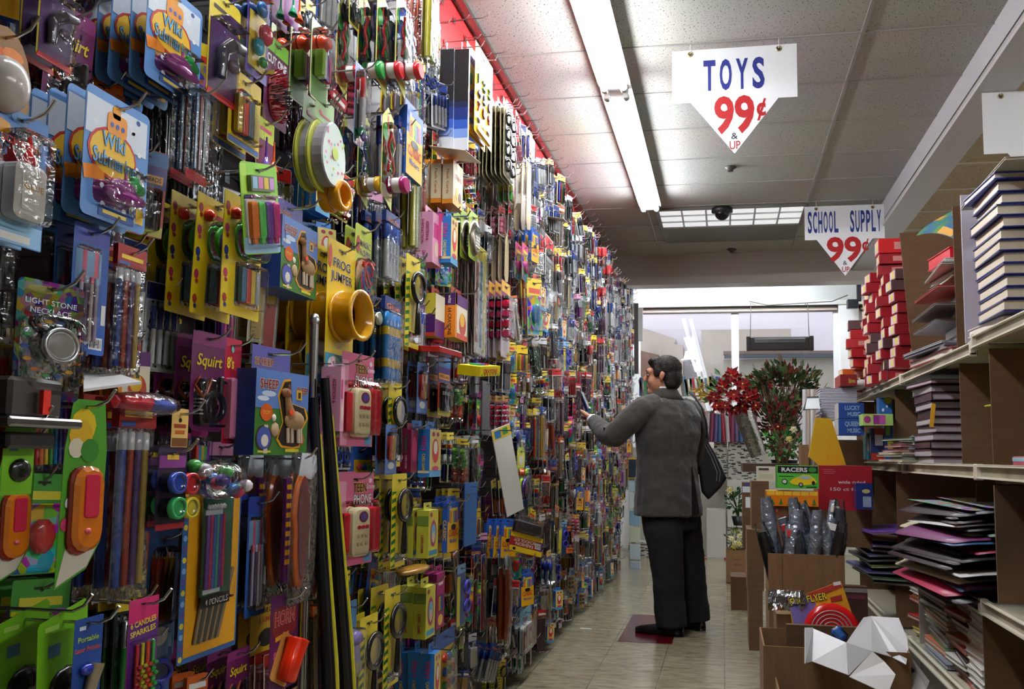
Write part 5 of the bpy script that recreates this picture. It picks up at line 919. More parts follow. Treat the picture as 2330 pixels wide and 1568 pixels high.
pcl('purple_pencil_bag', 'bag of long purple and maroon pencils', 'purple pencil bag', ['6a2450g', '8c2c5cg', '4c2c6cg'], 'c8242c'); pcl('rainbow_pencil_bag', 'bag of rainbow pencils', 'rainbow pencil bag', [c_+'g' for c_ in RB], 'e8c83c'); pcl('yellow_pencil_bag', 'bag of plain yellow pencils', 'yellow pencil bag', ['e8b41cg'], '2c4c9c'); pcl('black_pencil_bag', 'bag of black drawing pencils', 'black pencil bag', ['1a1a1eg', '26303cg'], 'b8b8b8'); pcl('green_pencil_bag', 'bag of dark green pencils', 'green pencil bag', ['1c4c34g', '2a6a44g'], 'e8e8e8'); pcl('brush_bag', 'bag of slim artist brushes', 'paint brush bag', ['c8a468g', 'e8e0d0g', '2c3c7cg'], 'd86a2c', .07, .26, 5)
m = card(.05, .26, 'e8e0c8', r=.003); t = MB().rect(-.016, -.25, .032, .2, .001, .004, 'c8a85c', r=.002)
for i in range(18): t.quad(-.016, -.245+.0105*i, .01 if i % 2 else .016, .0012, .0045, '2c2418')
proto('wooden_ruler_pack', 'ruler', 'narrow sleeve with a wooden ruler', 'wooden ruler', .05, .26, .012, ('card', m), ('ruler', t), ('sleeve', shell(-.022, -.258, .044, .24, .006, .004)))
t = MB().rect(-.016, -.29, .032, .25, .001, .005, 'b81c28g', r=.002); t.quad(-.014, -.15, .028, .05, .0056, 'e8d03c'); m = card(.05, .3, 'c8ccd0', r=.003, topk='1c3c7c', top=.035)
proto('red_ruler_pack', 'ruler', 'long sleeve with a red plastic ruler', 'red ruler sleeve', .05, .3, .012, ('card', m), ('ruler', t), ('sleeve', shell(-.024, -.298, .048, .29, .008, .004)))
t = MB().tube([(0, -.05, .012), (.004, -.12, .014), (0, -.28, .012)], [.008, .014, .012], 'e0643cg', 8)
for i in range(14): t.box((.016, -.14-.01*i, .012), (.012, .005, .008), 'e8845cg')
proto('orange_comb_pack', 'comb', 'clear sleeve with a long orange comb', 'orange comb sleeve', .07, .3, .03, ('comb', t), ('sleeve', bagshell(.07, .3, .03)), ('header_card', MB().rect(-.03, -.04, .06, .04, .012, .014, 'd8e4ec', r=.003)))
m = card(.14, .15, '6ab4d8', r=.006, back='a8c8d8'); m.text('Stamps', 0, -.04, .016, .0016, 'c8342c', .02)
t = MB(); 
for u in (-.034, .034): t.rect(u-.028, -.14, .056, .085, .001, .012, 'd8d0d0', r=.004, bev=.002); t.quad(u-.02, -.13, .04, .06, .0126, 'b84c5c'); t.disc(u, -.1, .012, .016, .013, 'e8d8d8')
proto('twin_stamp_pack', 'stamps', 'light blue card with two framed stamps', 'twin stamp card', .14, .15, .02, ('card', m), ('frames', t), ('blister_shell', shell(-.066, -.146, .132, .1, .018, .006)))
m = card(.1, .17, '2a3c94', r=.004, topk='f0c83c', top=.03, back='20286c'); t = MB().ell((.0, -.08, .014), (.024, .03, .014), '2c3c9cg', 12, 6).tube([(.01, -.1, .016), (.03, -.14, .016)], .008, '3cb0a0g', 8).tube([(-.02, -.09, .014), (-.03, -.13, .014), (.0, -.15, .014)], .005, '1c2470g', 6)
proto('blue_toy_phone_pack', 'toy pack', 'navy card with a navy and teal toy', 'navy toy card', .1, .17, .035, ('card', m), ('toy', t), ('blister_shell', shell(-.04, -.16, .08, .12, .03, .014)))
for nm, k, k2 in (('yellow', 'f0d020', 'e03c2c'), ('pink', 'e8488c', 'f4e04c'), ('blue', '2c78c8', 'f0f0f0'), ('red', 'c81c28', 'f4d83c'), ('green', '4ca83c', 'f0e83c')):
    m = card(.095, .16, k, r=.004); m.quad(-.046, -.158, .092, .11, .0013, 'print'); m.quad(-.035, -.042, .07, .014, .0016, k2)
    proto(f'{nm}_printed_pack', 'toy pack', f'{nm} card with busy multicoloured print', f'{nm} printed card', .095, .16, .02, ('card', m), ('blister_shell', shell(-.04, -.15, .08, .1, .022, .012)), ('toy', MB().ell((0, -.1, .008), (.026, .03, .01), rg.choice([c_+'g' for c_ in RB]), 10, 5)))
m = MB().lathe([(.03, -.02), (.032, -.03), (.03, -.09), (.028, -.1)], (0, 0, .03), 'd83434g', 'v', 14).lathe([(.024, -.1), (.026, -.19)], (0, 0, .03), 'e0a0a0t', 'v', 14)
proto('red_reel_pack', 'ribbon', 'round red ribbon reel hanging in a clear bag', 'red ribbon reel', .07, .2, .06, ('reel', m), ('bag', bagshell(.075, .2, .06)))
t = MB().tube([(0, -.17, .018), (0, -.1, .018)], [.02, .014], 'a89ac8g', 12).ell((0, -.09, .02), (.024, .02, .02), '9a88d0g', 12, 6).ell((0, -.16, .018), (.026, .03, .02), 'b8b48cg', 12, 6)
proto('lilac_bottle_pack', 'bubble bottle', 'lilac and yellow shaped bubble bottle on blue card', 'lilac bubble bottle', .07, .24, .045, ('card', card(.07, .09, '3c7ab0', r=.004)), ('bottle', t), ('blister_shell', shell(-.032, -.235, .064, .17, .04, .02)))
m = card(.12, .16, '2c5cb0', r=.004, back='1c3c7c'); m.quad(-.03, -.158, .085, .12, .0014, 'e8b41c'); t = MB(); 
for i in range(3):
    for j in range(3): t.lathe([(.01, 0), (.01, .008), (.004, .01)], (-.008+.024*i, -.06-.03*j, .002), ['c8342cg', '2c50b0g', '2f9a4cg'][(i+j) % 3], 'w', 8)
proto('bead_tool_pack', 'bead set', 'blue and yellow card with rows of round beads', 'blue and yellow bead card', .12, .16, .02, ('card', m), ('beads', t), ('cover', shell(-.026, -.154, .08, .11, .014, .006)))
# ---------------------------------------------------------------- hanging the packs on the wall
ITEMS = []; HOOKS = []
def meshes(P):
    if P['me'] is None:
        P['me'] = [(p[0], p[1].mesh(p[0], True), [(q[0], q[1].mesh(q[0], True)) for q in (p[2] if len(p) > 2 else [])]) for p in P['parts']]
    return P['me']
def onemesh(P):
    if P['one'] is None:
        m = MB()
        for p in P['parts']:
            for q in [p]+list(p[2] if len(p) > 2 else []):
                b = len(m.v); m.v += q[1].v; m.f += [tuple(i+b for i in f) for f in q[1].f]; m.m += q[1].m; m.s += q[1].s
        P['one'] = m.mesh(P['key'], True)
    return P['one']
def spawn(P, loc, rot, sc, far, props):
    if far or len(P['parts']) == 1:
        return obj(P['key'], onemesh(P), None, loc, rot, sc, category=P['cat'], **props)
    r = obj(P['key'], None, None, loc, rot, sc, category=P['cat'], **props)
    for nm, me, subs in meshes(P):
        o = obj(nm, me, r)
        for n2, me2 in subs: obj(n2, me2, o)
    return r
HK = {}
def hook_mesh(L):
    k = round(L, 2)
    if k not in HK:
        m = MB(); m.tube([(0, 0, -k), (0, 0, -.03), (0, .008, -.012), (0, .024, 0)], .0024, 'chrome', 5); m.rect(-.012, -.02, .024, .03, -k, -k+.004, 'chrome'); HK[k] = m.mesh('peg_hook', True)
    return HK[k]
def put(key, Y, Z, X, sy=1, sz=1, n=1, sp=.03, yaw=0, roll=0, far=False, fixed=None, hook=True, tip=.045):
    """front pack with its top centre at (X, Y, Z); n-1 more behind it on the same hook"""
    P = PR_[key]; sd = min(1.25, sz*.85)
    sp = max(sp, P['d']*sd*.5 if n > 1 else 0)
    it = dict(P=P, Y=Y, Z=Z, X=X, w=P['w']*sy, h=P['h']*sz, objs=[], fixed=fixed, far=far)
    for i in range(n):
        x = X-i*sp
        if x < XW+.02: break
        jit = 0 if i == 0 else 1
        it['objs'].append(spawn(P, (x, Y+jit*random.uniform(-.004, .004), Z+jit*random.uniform(-.004, .004)), (roll+jit*random.uniform(-.02, .02), jit*random.uniform(-.02, .02), yaw+jit*random.uniform(-.04, .04)), (sd, sy, sz), far, {}))
    ITEMS.append(it)
    if hook: HOOKS.append((X+tip, Y, Z-.014*sz, it))
    return it
def H_(key, x0, x1, y0, y1, n=1, X=-.93, sp=.03, yaw=0, roll=0, fixed=None, hook=True, tip=.045):
    yc = (y0+y1)/2; xc = (x0+x1)/2; P = PR_[key]; zt, zb = at(xc, y0, X=X).z, at(xc, y1, X=X).z; sz = max(.3, (zt-zb)/P['h'])
    bx = P['parts'][0][0] == 'box'; dd = P['d']*sz*.85 if bx else 0      # boxes show their near side too
    a, b = at(x0, yc, X=X-dd).y, at(x1, yc, X=X).y; sy = max(.35, min((b-a)/P['w'], sz*1.35))
    if abs(roll) > 2: zt = zb
    return put(key, (a+b)/2, zt, X-dd, sy, sz, n, max(sp, P['d']*sz*.9 if bx else 0), yaw, roll, False, fixed, hook, tip+dd)
# ---------------------------------------------------------------- the packs one by one, as the photo shows them (picture columns and rows of the front pack)
L_ = [
 # far left
 ('submarine_toy_pack', 330, 458, -25, 212, 6), ('submarine_toy_pack', 186, 336, 222, 512, 5, -.9), ('round_ball_pack', -60, 70, 65, 318, 1, -.86), ('glue_bottle_pack', -30, 108, 252, 560, 2, -.86),
 ('light_necklace_pack', 22, 192, 640, 912, 1, -.84, .03, -.15), ('lime_card_pack', -40, 118, 960, 1062, 1, -.86), ('patterned_pen_card', 150, 252, 512, 806, 2), ('pencil_bag', 248, 318, 560, 858, 3, -.95),
 ('cap_gun_pack', 60, 190, -60, 150, 2, -.9), ('cap_gun_pack', 462, 552, -10, 236, 1), ('figure_toy_pack', 556, 614, -30, 182, 2), ('clear_long_pack', 392, 502, 200, 420, 2, -.9), ('clay_tray_pack', 504, 604, 170, 342, 2, -.93),
 ('spiky_brush_pack', 598, 656, 88, 290, 2, -.95), ('party_horn_pack', 560, 642, 270, 408, 2, -.95), ('green_horn_pack', 612, 712, -60, 58, 2), ('tape_wheel_pack', 700, 752, 55, 236, 3, -.93, .05), ('pencil_tin', 692, 776, 222, 446, 2, -.93),
 ('tape_roll', 734, 792, 388, 482, 2, -.92), ('highlighter_pack', 512, 645, 366, 574, 1, -.85, .03, 0, .22), ('dough_toy_set', 488, 606, 448, 722, 5, -.9, .055), ('sheep_toy_box', 596, 726, 446, 662, 2, -.95), ('sheep_toy_box', 520, 714, 782, 1036, 1, -.9, .03, -.1),
 ('frog_game_pack', 738, 806, 552, 872, 6, -.93, .05), ('frog_game_pack', 640, 700, 700, 905, 3, -1.03, .05), ('rope_toy_pack', 796, 852, 514, 702, 2), ('green_can_pack', 806, 852, 690, 760, 2, -.93), ('squirt_toy_pack', 432, 512, 756, 982, 5, -.97, .035), ('pink_eights_pack', 508, 545, 770, 1010, 1, -.97),
 ('red_tub_pack', 886, 936, -20, 216, 1, -.92), ('green_tub_pack', 802, 850, -20, 215, 1, -1.0, .055), ('red_tub_pack', 846, 890, -20, 215, 1, -.96), ('magenta_tub_pack', 848, 910, 240, 474, 1, -.92), ('yellow_tub_pack', 800, 850, 250, 470, 2, -.98, .06), ('red_tub_pack', 755, 800, -5, 220, 1, -1.02),
 ('roller_stamp_pack', 800, 834, 145, 335, 1, -.9), ('glue_pen_pack', 896, 932, 40, 202, 3, -.93, .03), ('glue_pen_pack', 894, 928, 275, 432, 3, -.95, .03), ('glue_pen_pack', 858, 908, 486, 644, 4, -.93, .03), ('marker_box', 908, 962, 225, 402, 1, -.92), ('glue_stick_pack', 855, 908, 678, 874, 5, -.93, .035),
 ('yellow_tube_pack', 952, 988, -90, 148, 1, -.93), ('yellow_tube_pack', 924, 950, 380, 570, 2, -.95), ('toy_phone_pack', 764, 856, 804, 1016, 2, -.9, .05, -.1), ('pink_flash_cards', 738, 776, 806, 980, 1, -.88), ('toy_phone_pack', 756, 856, 1076, 1286, 2, -.9, .05, -.15), 
 ('round_stamp_pack', 342, 434, 1018, 1206, 2, -.9), ('orange_scrubber_pack', 112, 252, 908, 1332, 1, -.88), ('orange_scrubber_pack', -40, 90, 1000, 1330, 1, -.93), ('pencil_bag', 244, 330, 900, 1362, 3, -.93), ('price_tag_card', 384, 432, 930, 1018, 1, -.9), ('craft_pencil_tray', 384, 562, 1100, 1490, 1, -.92),
 ('slipper_pack', 612, 722, 1030, 1372, 3, -.9, .06), ('horn_pack', 592, 694, 1352, 1568, 1, -.9), ('creative_color_card', 560, 648, 1358, 1480, 2, -.98), ('candle_pack', 272, 370, 1362, 1600, 1, -.88), ('portable_card_pack', 150, 242, 1406, 1620, 1, -.86), ('lime_card_pack', 30, 226, 1380, 1660, 2, -.9, .06, 0, .06), ('squirt_toy_pack', 506, 572, 1478, 1640, 5, -.95, .04),
 ('patterned_pen_card', 560, 606, 1130, 1400, 2, -.95), ('blue_pencil_card', 330, 400, 1200, 1500, 1, -1.0),
 # middle of the wall
 ('magnifier_pack', 905, 968, 582, 792, 6, -.93, .035), ('magnifier_pack', 872, 920, 870, 1062, 4, -.94, .035), ('magnifier_pack', 872, 938, 1078, 1290, 4, -.93, .04), ('magnifier_pack', 868, 912, 1338, 1560, 3, -.93, .04), ('magnifier_pack', 806, 864, 1402, 1640, 3, -.93, .04), ('lilac_bottle_pack', 774, 812, 1370, 1590, 1, -.92),
 ('crayon_box', 1008, 1066, 648, 768, 1, -.93), ('yellow_stripe_box', 968, 1012, 648, 764, 3, -.965, .035), ('pink_flash_cards', 948, 1006, 455, 592, 1, -.96), ('pink_picture_box', 984, 1016, 465, 580, 1, -.95), ('fish_game_box', 1000, 1042, 468, 594, 1, -.92),
 ('orange_flash_cards', 1002, 1058, 346, 462, 3, -.93, .045), ('black_blue_box', 1036, 1066, 66, 326, 3, -.9, .05), ('number_magnet_pack', 1062, 1134, 118, 322, 2, -.9), ('egg_mold_tray', 1138, 1176, 232, 412, 14, -.9, .018), ('clapper_board', 1178, 1224, 370, 526, 9, -.88, .026), ('clapper_board', 1140, 1164, 530, 645, 4, -.95, .03),
 ('oval_calculator', 1062, 1090, 482, 592, 4, -.92, .03), ('long_sheet_pack', 1076, 1108, 560, 808, 3, -.92), ('hair_clip_pack', 1130, 1168, 640, 816, 4, -.93, .03), ('pencil_lead_pack', 982, 1036, 812, 948, 2, -.9), ('blue_pencil_card', 936, 984, 826, 942, 2, -.93), ('grey_board', 1078, 1128, 868, 990, 1, -.93), ('paper_scroll', 1104, 1160, 972, 1178, 1, -.84, .03, -.55, .3),
 ('blue_folder', 1044, 1092, 1098, 1240, 1, -.9), ('school_kit_bag', 1146, 1226, 1184, 1262, 1, -.84, .03, -.4, math.pi-.2), ('fish_game_box', 948, 1006, 958, 1086, 2, -.92, .045), ('maroon_game_box', 914, 950, 962, 1076, 2, -.95), ('blue_pencil_card', 866, 912, 966, 1080, 2, -.93), ('lime_game_box', 944, 1000, 1146, 1272, 2, -.92, .05), ('marker_box', 1002, 1048, 1130, 1256, 2, -.92, .04),
 ('lime_game_box', 940, 990, 1322, 1458, 4, -.92, .045), ('teal_pencil_box', 978, 1014, 1290, 1432, 2, -.93), ('toy_sunglasses_pack', 1028, 1068, 1284, 1424, 1, -.92), ('fish_game_box', 958, 1002, 1474, 1620, 4, -.92, .045), ('bead_tool_pack', 982, 1038, 1436, 1600, 1, -.94), ('shape_eraser_bag', 1030, 1066, 1012, 1112, 2, -.92), ('wheel_whistle_pack', 1148, 1216, 1018, 1142, 2, -.9, .05),
 ('red_ruler_pack', 1080, 1116, 1262, 1436, 2, -.93), ('orange_comb_pack', 1126, 1166, 1262, 1470, 2, -.92), ('twin_stamp_pack', 1164, 1222, 1386, 1486, 2, -.93), ('blue_toy_phone_pack', 1226, 1268, 1252, 1334, 2, -.9), ('round_stamp_pack', 808, 846, 1130, 1260, 1, -.98),
 ('pink_printed_pack', 1176, 1212, 556, 640, 2, -.9), ('yellow_printed_pack', 1190, 1236, 632, 762, 2, -.9, .03, -.15, .1), ('white_label_pack', 1236, 1262, 540, 690, 3, -.92), ('rainbow_pencil_bag', 1206, 1228, 930, 1045, 3, -.92), ('yellow_pencil_bag', 1220, 1246, 926, 1046, 2, -.9), ('violet_sticker_pack', 1396, 1432, 1050, 1110, 1, -.82), ('chalk_pack', 1256, 1284, 790, 860, 2, -.92), ('battery_pack', 1252, 1282, 1150, 1208, 1, -.9, .03, 0, -.15),
 ('correction_pack', 1298, 1342, 536, 594, 3, -.88, .025), ('red_reel_pack', 1322, 1350, 782, 830, 1, -.9), ('red_reel_pack', 1358, 1376, 560, 610, 2, -.9), ('red_reel_pack', 1366, 1388, 600, 650, 3, -.9), ('red_reel_pack', 1352, 1378, 650, 700, 3, -.9), ('purple_pencil_bag', 1362, 1388, 676, 764, 4, -.88, .02), ('purple_pencil_bag', 1358, 1384, 770, 850, 4, -.88, .02), ('blue_pen_pack', 1380, 1400, 670, 750, 3, -.9),
]
for r_ in L_: H_(*r_)
NH = len(ITEMS)
def covered(y, z, w, h, m=.6):
    for it in ITEMS[:NH]:
        if abs(it['Y']-y) < (it['w']/2+w/2*m) and it['Z'] > z-h*m-.0 and it['Z']-it['h'] < z-h*(1-m): return True
    return False
FK = ['blue_pen_pack', 'red_pen_pack', 'black_pen_pack', 'purple_pen_pack', 'silver_pen_pack', 'mixed_pen_pack', 'orange_pen_pack', 'dark_green_pen_pack', 'red_scissors_pack', 'blue_scissors_pack', 'black_scissors_pack', 'eraser_pack', 'pink_eraser_pack', 'sharpener_pack', 'note_pad_pack', 'white_label_pack', 'battery_pack', 'glitter_pack', 'correction_pack', 'paint_box', 'chalk_pack', 'purple_pencil_bag', 'rainbow_pencil_bag', 'yellow_pencil_bag', 'black_pencil_bag', 'green_pencil_bag', 'brush_bag', 'wooden_ruler_pack', 'red_ruler_pack', 'orange_comb_pack', 'yellow_printed_pack', 'pink_printed_pack', 'blue_printed_pack', 'red_printed_pack', 'green_printed_pack', 'pencil_lead_pack', 'blue_toy_phone_pack', 'hair_clip_pack', 'shape_eraser_bag', 'fish_game_box', 'magnifier_pack', 'glue_pen_pack', 'marker_box', 'rope_toy_pack', 'crayon_box', 'clay_tray_pack', 'oval_calculator', 'bead_tool_pack', 'squirt_toy_pack', 'toy_sunglasses_pack']
TOPK = ['blue_pen_pack', 'silver_pen_pack', 'white_label_pack', 'correction_pack', 'black_pen_pack', 'glue_pen_pack', 'eraser_pack', 'mixed_pen_pack', 'brush_bag']
MIDK = ['silver_pen_pack', 'black_pen_pack', 'blue_scissors_pack', 'brush_bag', 'wooden_ruler_pack', 'purple_pencil_bag', 'red_scissors_pack', 'blue_pen_pack', 'red_pen_pack', 'black_pencil_bag', 'white_label_pack', 'note_pad_pack', 'green_pencil_bag', 'mixed_pen_pack']
rf = random.Random(21)
y = 1.15
while y < 10.45:
    near = y < 4.3; pitch = rf.uniform(.1, .125) if near else rf.uniform(.088, .112)
    z = 2.64 if y < 8 else 2.7
    z += rf.uniform(-.06, .04)
    last = None
    while z > (.14 if y < 9.4 else .95):
        pool = FK
        if y > 4.6 and z > 2.25: pool = TOPK+FK[:6]
        elif y > 4.8 and z > 1.35: pool = MIDK+MIDK+FK
        if last and rf.random() < .18: k = last
        else: k = rf.choice(pool)
        P = PR_[k]; h = P['h']*rf.uniform(.82, 1); s = h/P['h']
        if z-h < .03:
            h = z-.03; s = h/P['h']
            if s < .5: z -= .02; continue
        wv = min(P['w']*s, pitch*1.12); 
        if not covered(y, z, wv, h, .45 if near else .75):
            X = (rf.uniform(-1.04, -.99) if near else rf.uniform(-.965, -.9)) + (.0 if z > .5 else -.03)
            put(k, y+rf.uniform(-.008, .008), z, X, wv/P['w'], s, 3 if near else (2 if y > 7.2 else 3), rf.uniform(.022, .035), rf.uniform(-.55, .08), rf.uniform(-.06, .06) if rf.random() < .85 else rf.uniform(-.35, .35), far=(y > 4.0), tip=rf.uniform(.02, .05))
        last = k; z -= h+rf.uniform(.004, .02)
    y += pitch
# ---- labels: every pack is named by its look and by the packs around it
LBL = set()
def wc(s): return len([w for w in s.replace('-', ' ').replace("'", ' ').split() if w])
def neighbours(it):
    out = []; Y, Z, w, h = it['Y'], it['Z'], it['w'], it['h']; cz = Z-h/2
    for rel, f in (('below', lambda o: (o['Z']-o['h'])-Z if abs(o['Y']-Y) < (w+o['w'])*.4 else 9), ('above', lambda o: (Z-h)-o['Z'] if abs(o['Y']-Y) < (w+o['w'])*.4 else 9), ('right of', lambda o: (Y-w/2)-(o['Y']+o['w']/2) if abs(o['Z']-o['h']/2-cz) < (h+o['h'])*.3 else 9), ('left of', lambda o: (o['Y']-o['w']/2)-(Y+w/2) if abs(o['Z']-o['h']/2-cz) < (h+o['h'])*.3 else 9)):
        c = [(abs(f(o)), o) for o in CAND if o is not it and o['P']['key'] != it['P']['key'] and -.07 < f(o) < .12]
        if c: out.append((rel, min(c, key=lambda q: q[0])[1]['P']['short']))
    return out
ORD = 'first second third fourth fifth sixth seventh eighth ninth tenth eleventh twelfth thirteenth fourteenth fifteenth sixteenth'.split()
CNT = {}
for it in ITEMS: CNT[it['P']['key']] = CNT.get(it['P']['key'], 0)+1
for it in ITEMS:
    CAND = [o for o in ITEMS if abs(o['Y']-it['Y']) < .45 and abs(o['Z']-it['Z']) < .6]
    P = it['P']; nb = neighbours(it); c = []
    if it['fixed']: c.append(it['fixed'])
    c += [(P['phrase'] + f', {r} the {s}') for r, s in nb]
    for i in range(len(nb)):
        for j in range(i+1, len(nb)):
            a, b = nb[i], nb[j]; c += [f"{P['phrase']}, {a[0]} the {a[1]}, {b[0]} the {b[1]}", f"{P['short']} {a[0]} the {a[1]} and {b[0]} the {b[1]}"]
    if len(nb) > 2: c += [f"{P['short']} {nb[0][0]} {nb[0][1]}, {nb[1][0]} {nb[1][1]}, {nb[2][0]} {nb[2][1]}"]
    lab = next((q for q in c if 4 <= wc(q) <= 15 and q.lower() not in LBL), None)
    if lab is None:
        cy = sorted({round(o['Y'], 1) for o in ITEMS if o['P'] is P and o['Y'] > it['Y']}); k = min(len(cy), 15)
        for hz in ('', ', high up', ', at eye height', ', low down', ', near the floor', ', at the top', ', at hip height', ', at knee height'):
            q = f"{P['short']} {nb[0][0]+' the '+nb[0][1] if nb else 'on the wall'}, {ORD[k]} of its kind from the window{hz}"
            if q.lower() not in LBL and wc(q) <= 16: lab = q; break
    it['lab'] = lab or f"{P['phrase']} on the red wall"; LBL.add(it['lab'].lower())
    rel = it['lab'][len(P['phrase']):].strip(' ,') if it['lab'].startswith(P['phrase']) else it['lab'][len(P['short']):].strip(' ,')
    it['rel'] = rel
    for i, o in enumerate(it['objs']):
        if i == 0: o['label'] = it['lab']
        else:
            s = f"{P['short']} hanging behind the front one, {rel}"
            if wc(s) > 16: s = f"rear {P['short']}, {rel}"
            if wc(s) > 16: s = ' '.join(s.split()[:15])
            o['label'] = s
        if len(it['objs']) > 1: o['group'] = f"{P['short']} stack {rel}"
# ---- hooks: the ones that show largest each an object, the rest one object
HOOKS.sort(key=lambda h: h[1])
restm = MB(); hl = set()
for i, (X, Y, Z, it) in enumerate(HOOKS):
    L = X-XW
    if i < 262:
        s = f"chrome hook of the {it['P']['short']} {it['rel']}"
        if wc(s) > 15 or s in hl: s = f"chrome hook of {it['P']['short']}, {it['rel']}"
        s = s if wc(s) <= 16 else ' '.join(s.replace('the ', '').split()[:16]); hl.add(s)
        obj('peg_hook', hook_mesh(L-.008), None, (X, Y, Z), None, None, label=s, category='hook', group='chrome peg hooks holding the packs')
    else: restm.box((Z*0+XW+L/2, Y, Z), (L, .004, .004), 'chrome').tube([(X, Y, Z), (X+.012, Y, Z+.02)], .0025, 'chrome', 4)
obj('peg_hooks', restm, None, kind='stuff', label='crowd of small chrome wire hooks far down the wall', category='hooks')
for i in range(66):
    yy = 3.2+(i//2)*.2; obj('peg_hook', hook_mesh(.16), None, (XW+.165, yy+.06*(i % 2), 2.99-.16*(i % 2)), None, None, label='empty chrome wire hook on the red strip under the ceiling', category='hook', group='empty hooks on the red strip under the ceiling')
# ---- loose pieces among the packs
def pt(px, py, X): return at(px, py, X=X)
t = thing('steel_upright', 'thin chrome upright post in front of the packs beside the toy phones', 'post', tuple(pt(716, 730, -.93)))
o = pt(716, 730, -.93); b_ = at(712, 1568, X=-.93); obj('post', MB().tube([(0, 0, 0), (0, 0, b_.z-o.z-.4)], .011, 'chrome', 8), t); obj('tip', MB().ell((0, 0, 0), (.013, .013, .018), 'd0d0d4m', 8, 5), t)
for k, (a, b, lab) in enumerate((((712, 905), (742, 1568), 'black and yellow wrapped tall roll nearer the orange slippers'), ((738, 860), (782, 1568), 'black and yellow wrapped tall roll nearer the magnifier cards'))):
    p, q = pt(a[0], a[1], -.9), pt(b[0], b[1], -.86); q = p+(q-p)*((p.z-.02)/(p.z-q.z)); t = thing('wrapped_roll', lab, 'roll', tuple(q), group='tall black wrapped rolls')
    obj('roll', MB().tube([(0, 0, 0), tuple((p-q)*.5+Vector((.004, .003, 0))), tuple(p-q)], [.019, .018, .012], '14141ag', 8), t); obj('yellow_edge', MB().tube([(.012, .014, 0), tuple((p-q)*.5+Vector((.016, .016, 0))), tuple((p-q)*.93+Vector((.008, .01, 0)))], [.008, .009, .004], 'c8c01cg', 6), t)
m = MB(); A = [pt(190, 885, -.86), pt(190, 845, -1.02), pt(245, 842, -1.02), pt(322, 868, -.84)]; o = A[0]; m.add([tuple(v-o) for v in A]+[tuple(v-o-Vector((0, 0, .004))) for v in A], [(0, 3, 2, 1), (4, 5, 6, 7), (0, 1, 5, 4), (1, 2, 6, 5), (2, 3, 7, 6), (3, 0, 4, 7)], 'eceaea'); obj('paper_sheet', m, None, tuple(o), label='white sheet of paper sticking out below the patterned pens', category='paper')
o = pt(70, 962, -.84); t = thing('torch_box', 'grey metal lamp base with a red sticker under the black light card', 'lamp', tuple(o)); obj('base', MB().box((0, 0, 0), (.05, .14, .012), '8a8684m', .003), t); obj('cap', MB().box((-.01, 0, -.022), (.03, .09, .02), '2c2a2a', .004), t); obj('sticker', MB().box((.018, 0, .025), (.006, .014, .03), 'f0301c'), t); obj('body', MB().box((-.01, 0, .03), (.035, .1, .05), '4c4442', .005), t)
t = thing('toy_bag', 'clear wrapped bundle of multicoloured toys lying over the green pencil sleeve', 'toy bag', tuple(pt(498, 1092, -.88))); m = MB()
for i in range(14): m.ell((rg.uniform(-.02, .02), -.06+.01*i, .02-.003*i+rg.uniform(-.01, .01)), (.014, .016, .012), rg.choice(['d83c6cg', '4ca84cg', '6a4cb0g', 'e8e0e8g', '3c78c0g', 'c82c2cg']), 8, 5)
obj('toys', m, t); obj('wrap', MB().ell((0, 0, 0), (.035, .09, .035), 'bag', 14, 8), t)
t = thing('toy_bag', 'red and blue topped wrapped bundle hanging under the white sheet', 'toy bag', tuple(pt(320, 905, -.9))); obj('toys', MB().box((0, -.02, -.01), (.03, .14, .02), 'c0202cg', .008).box((.01, .045, -.012), (.03, .06, .02), '4a5cb0g', .008), t); obj('wrap', MB().ell((0, .01, -.01), (.035, .1, .02), 'bag', 14, 8), t)
o = pt(1090, 842, -.84); m = MB(); m.box((0, 0, 0), (.09, .15, .035), 'f0dc14', 0, faces=['e8d010', 'f4e41c', 'd8c010', 'e8d010', 'e8d010', 'e8d010']); 
for i, k in enumerate(('2f9a4cg', '2c70c0g', '7a3c9cg', 'c82c2cg')): m.tube([(-.02, -.03+.02*i, .019), (.02, -.03+.02*i, .019)], .005, k, 6)
m.T = Matrix(((0, 0, 1, .0455), (1, 0, 0, 0), (0, 1, 0, 0), (0, 0, 0, 1))); m.text('CRAYONS', 0, -.008, .016, .0002, 'c8341c', .03, fit=.1)
for i in range(7): m.disc(-.06+.02*i, -.012, .004, .004, .0004, ('2f9a4c', 'c8341c', '2c4ca0')[i % 3], 6)
obj('crayon_carton', m, None, tuple(o), (.1, .12, -.25), label='bright yellow CRAYONS carton resting on its side across the hooks', category='crayon box')
for j, (px, py, w_, k, lb) in enumerate(((1036, 352, .16, 'b8a89a', 'grey card shelf tag jutting out under the tall black boxes'), (1260, 498, .09, 'a0907e', 'small brown card tag jutting out beside the white labels'), (1268, 790, .1, '8e8c84', 'grey card tag jutting out above the yellow pencils'), (980, 800, .2, 'b01c24', 'shiny red wrapped pack lying on the hooks above the 4 pencil leads'))):
    obj('shelf_tag', MB().box((0, 0, 0), (.14, w_, .003 if j < 3 else .018), k if j < 3 else k+'g', .001), None, tuple(pt(px, py, -.92)), (0, .2 if j < 3 else .05, -.1), label=lb, category='tag' if j < 3 else 'pack')
obj('wooden_toy', MB().ell((0, 0, 0), (.04, .13, .012), 'a8782cg', 14, 6), None, tuple(pt(940, 1296, -.93)), None, None, label='flat amber plastic toy lying above the lower yellow-green boxes', category='toy')
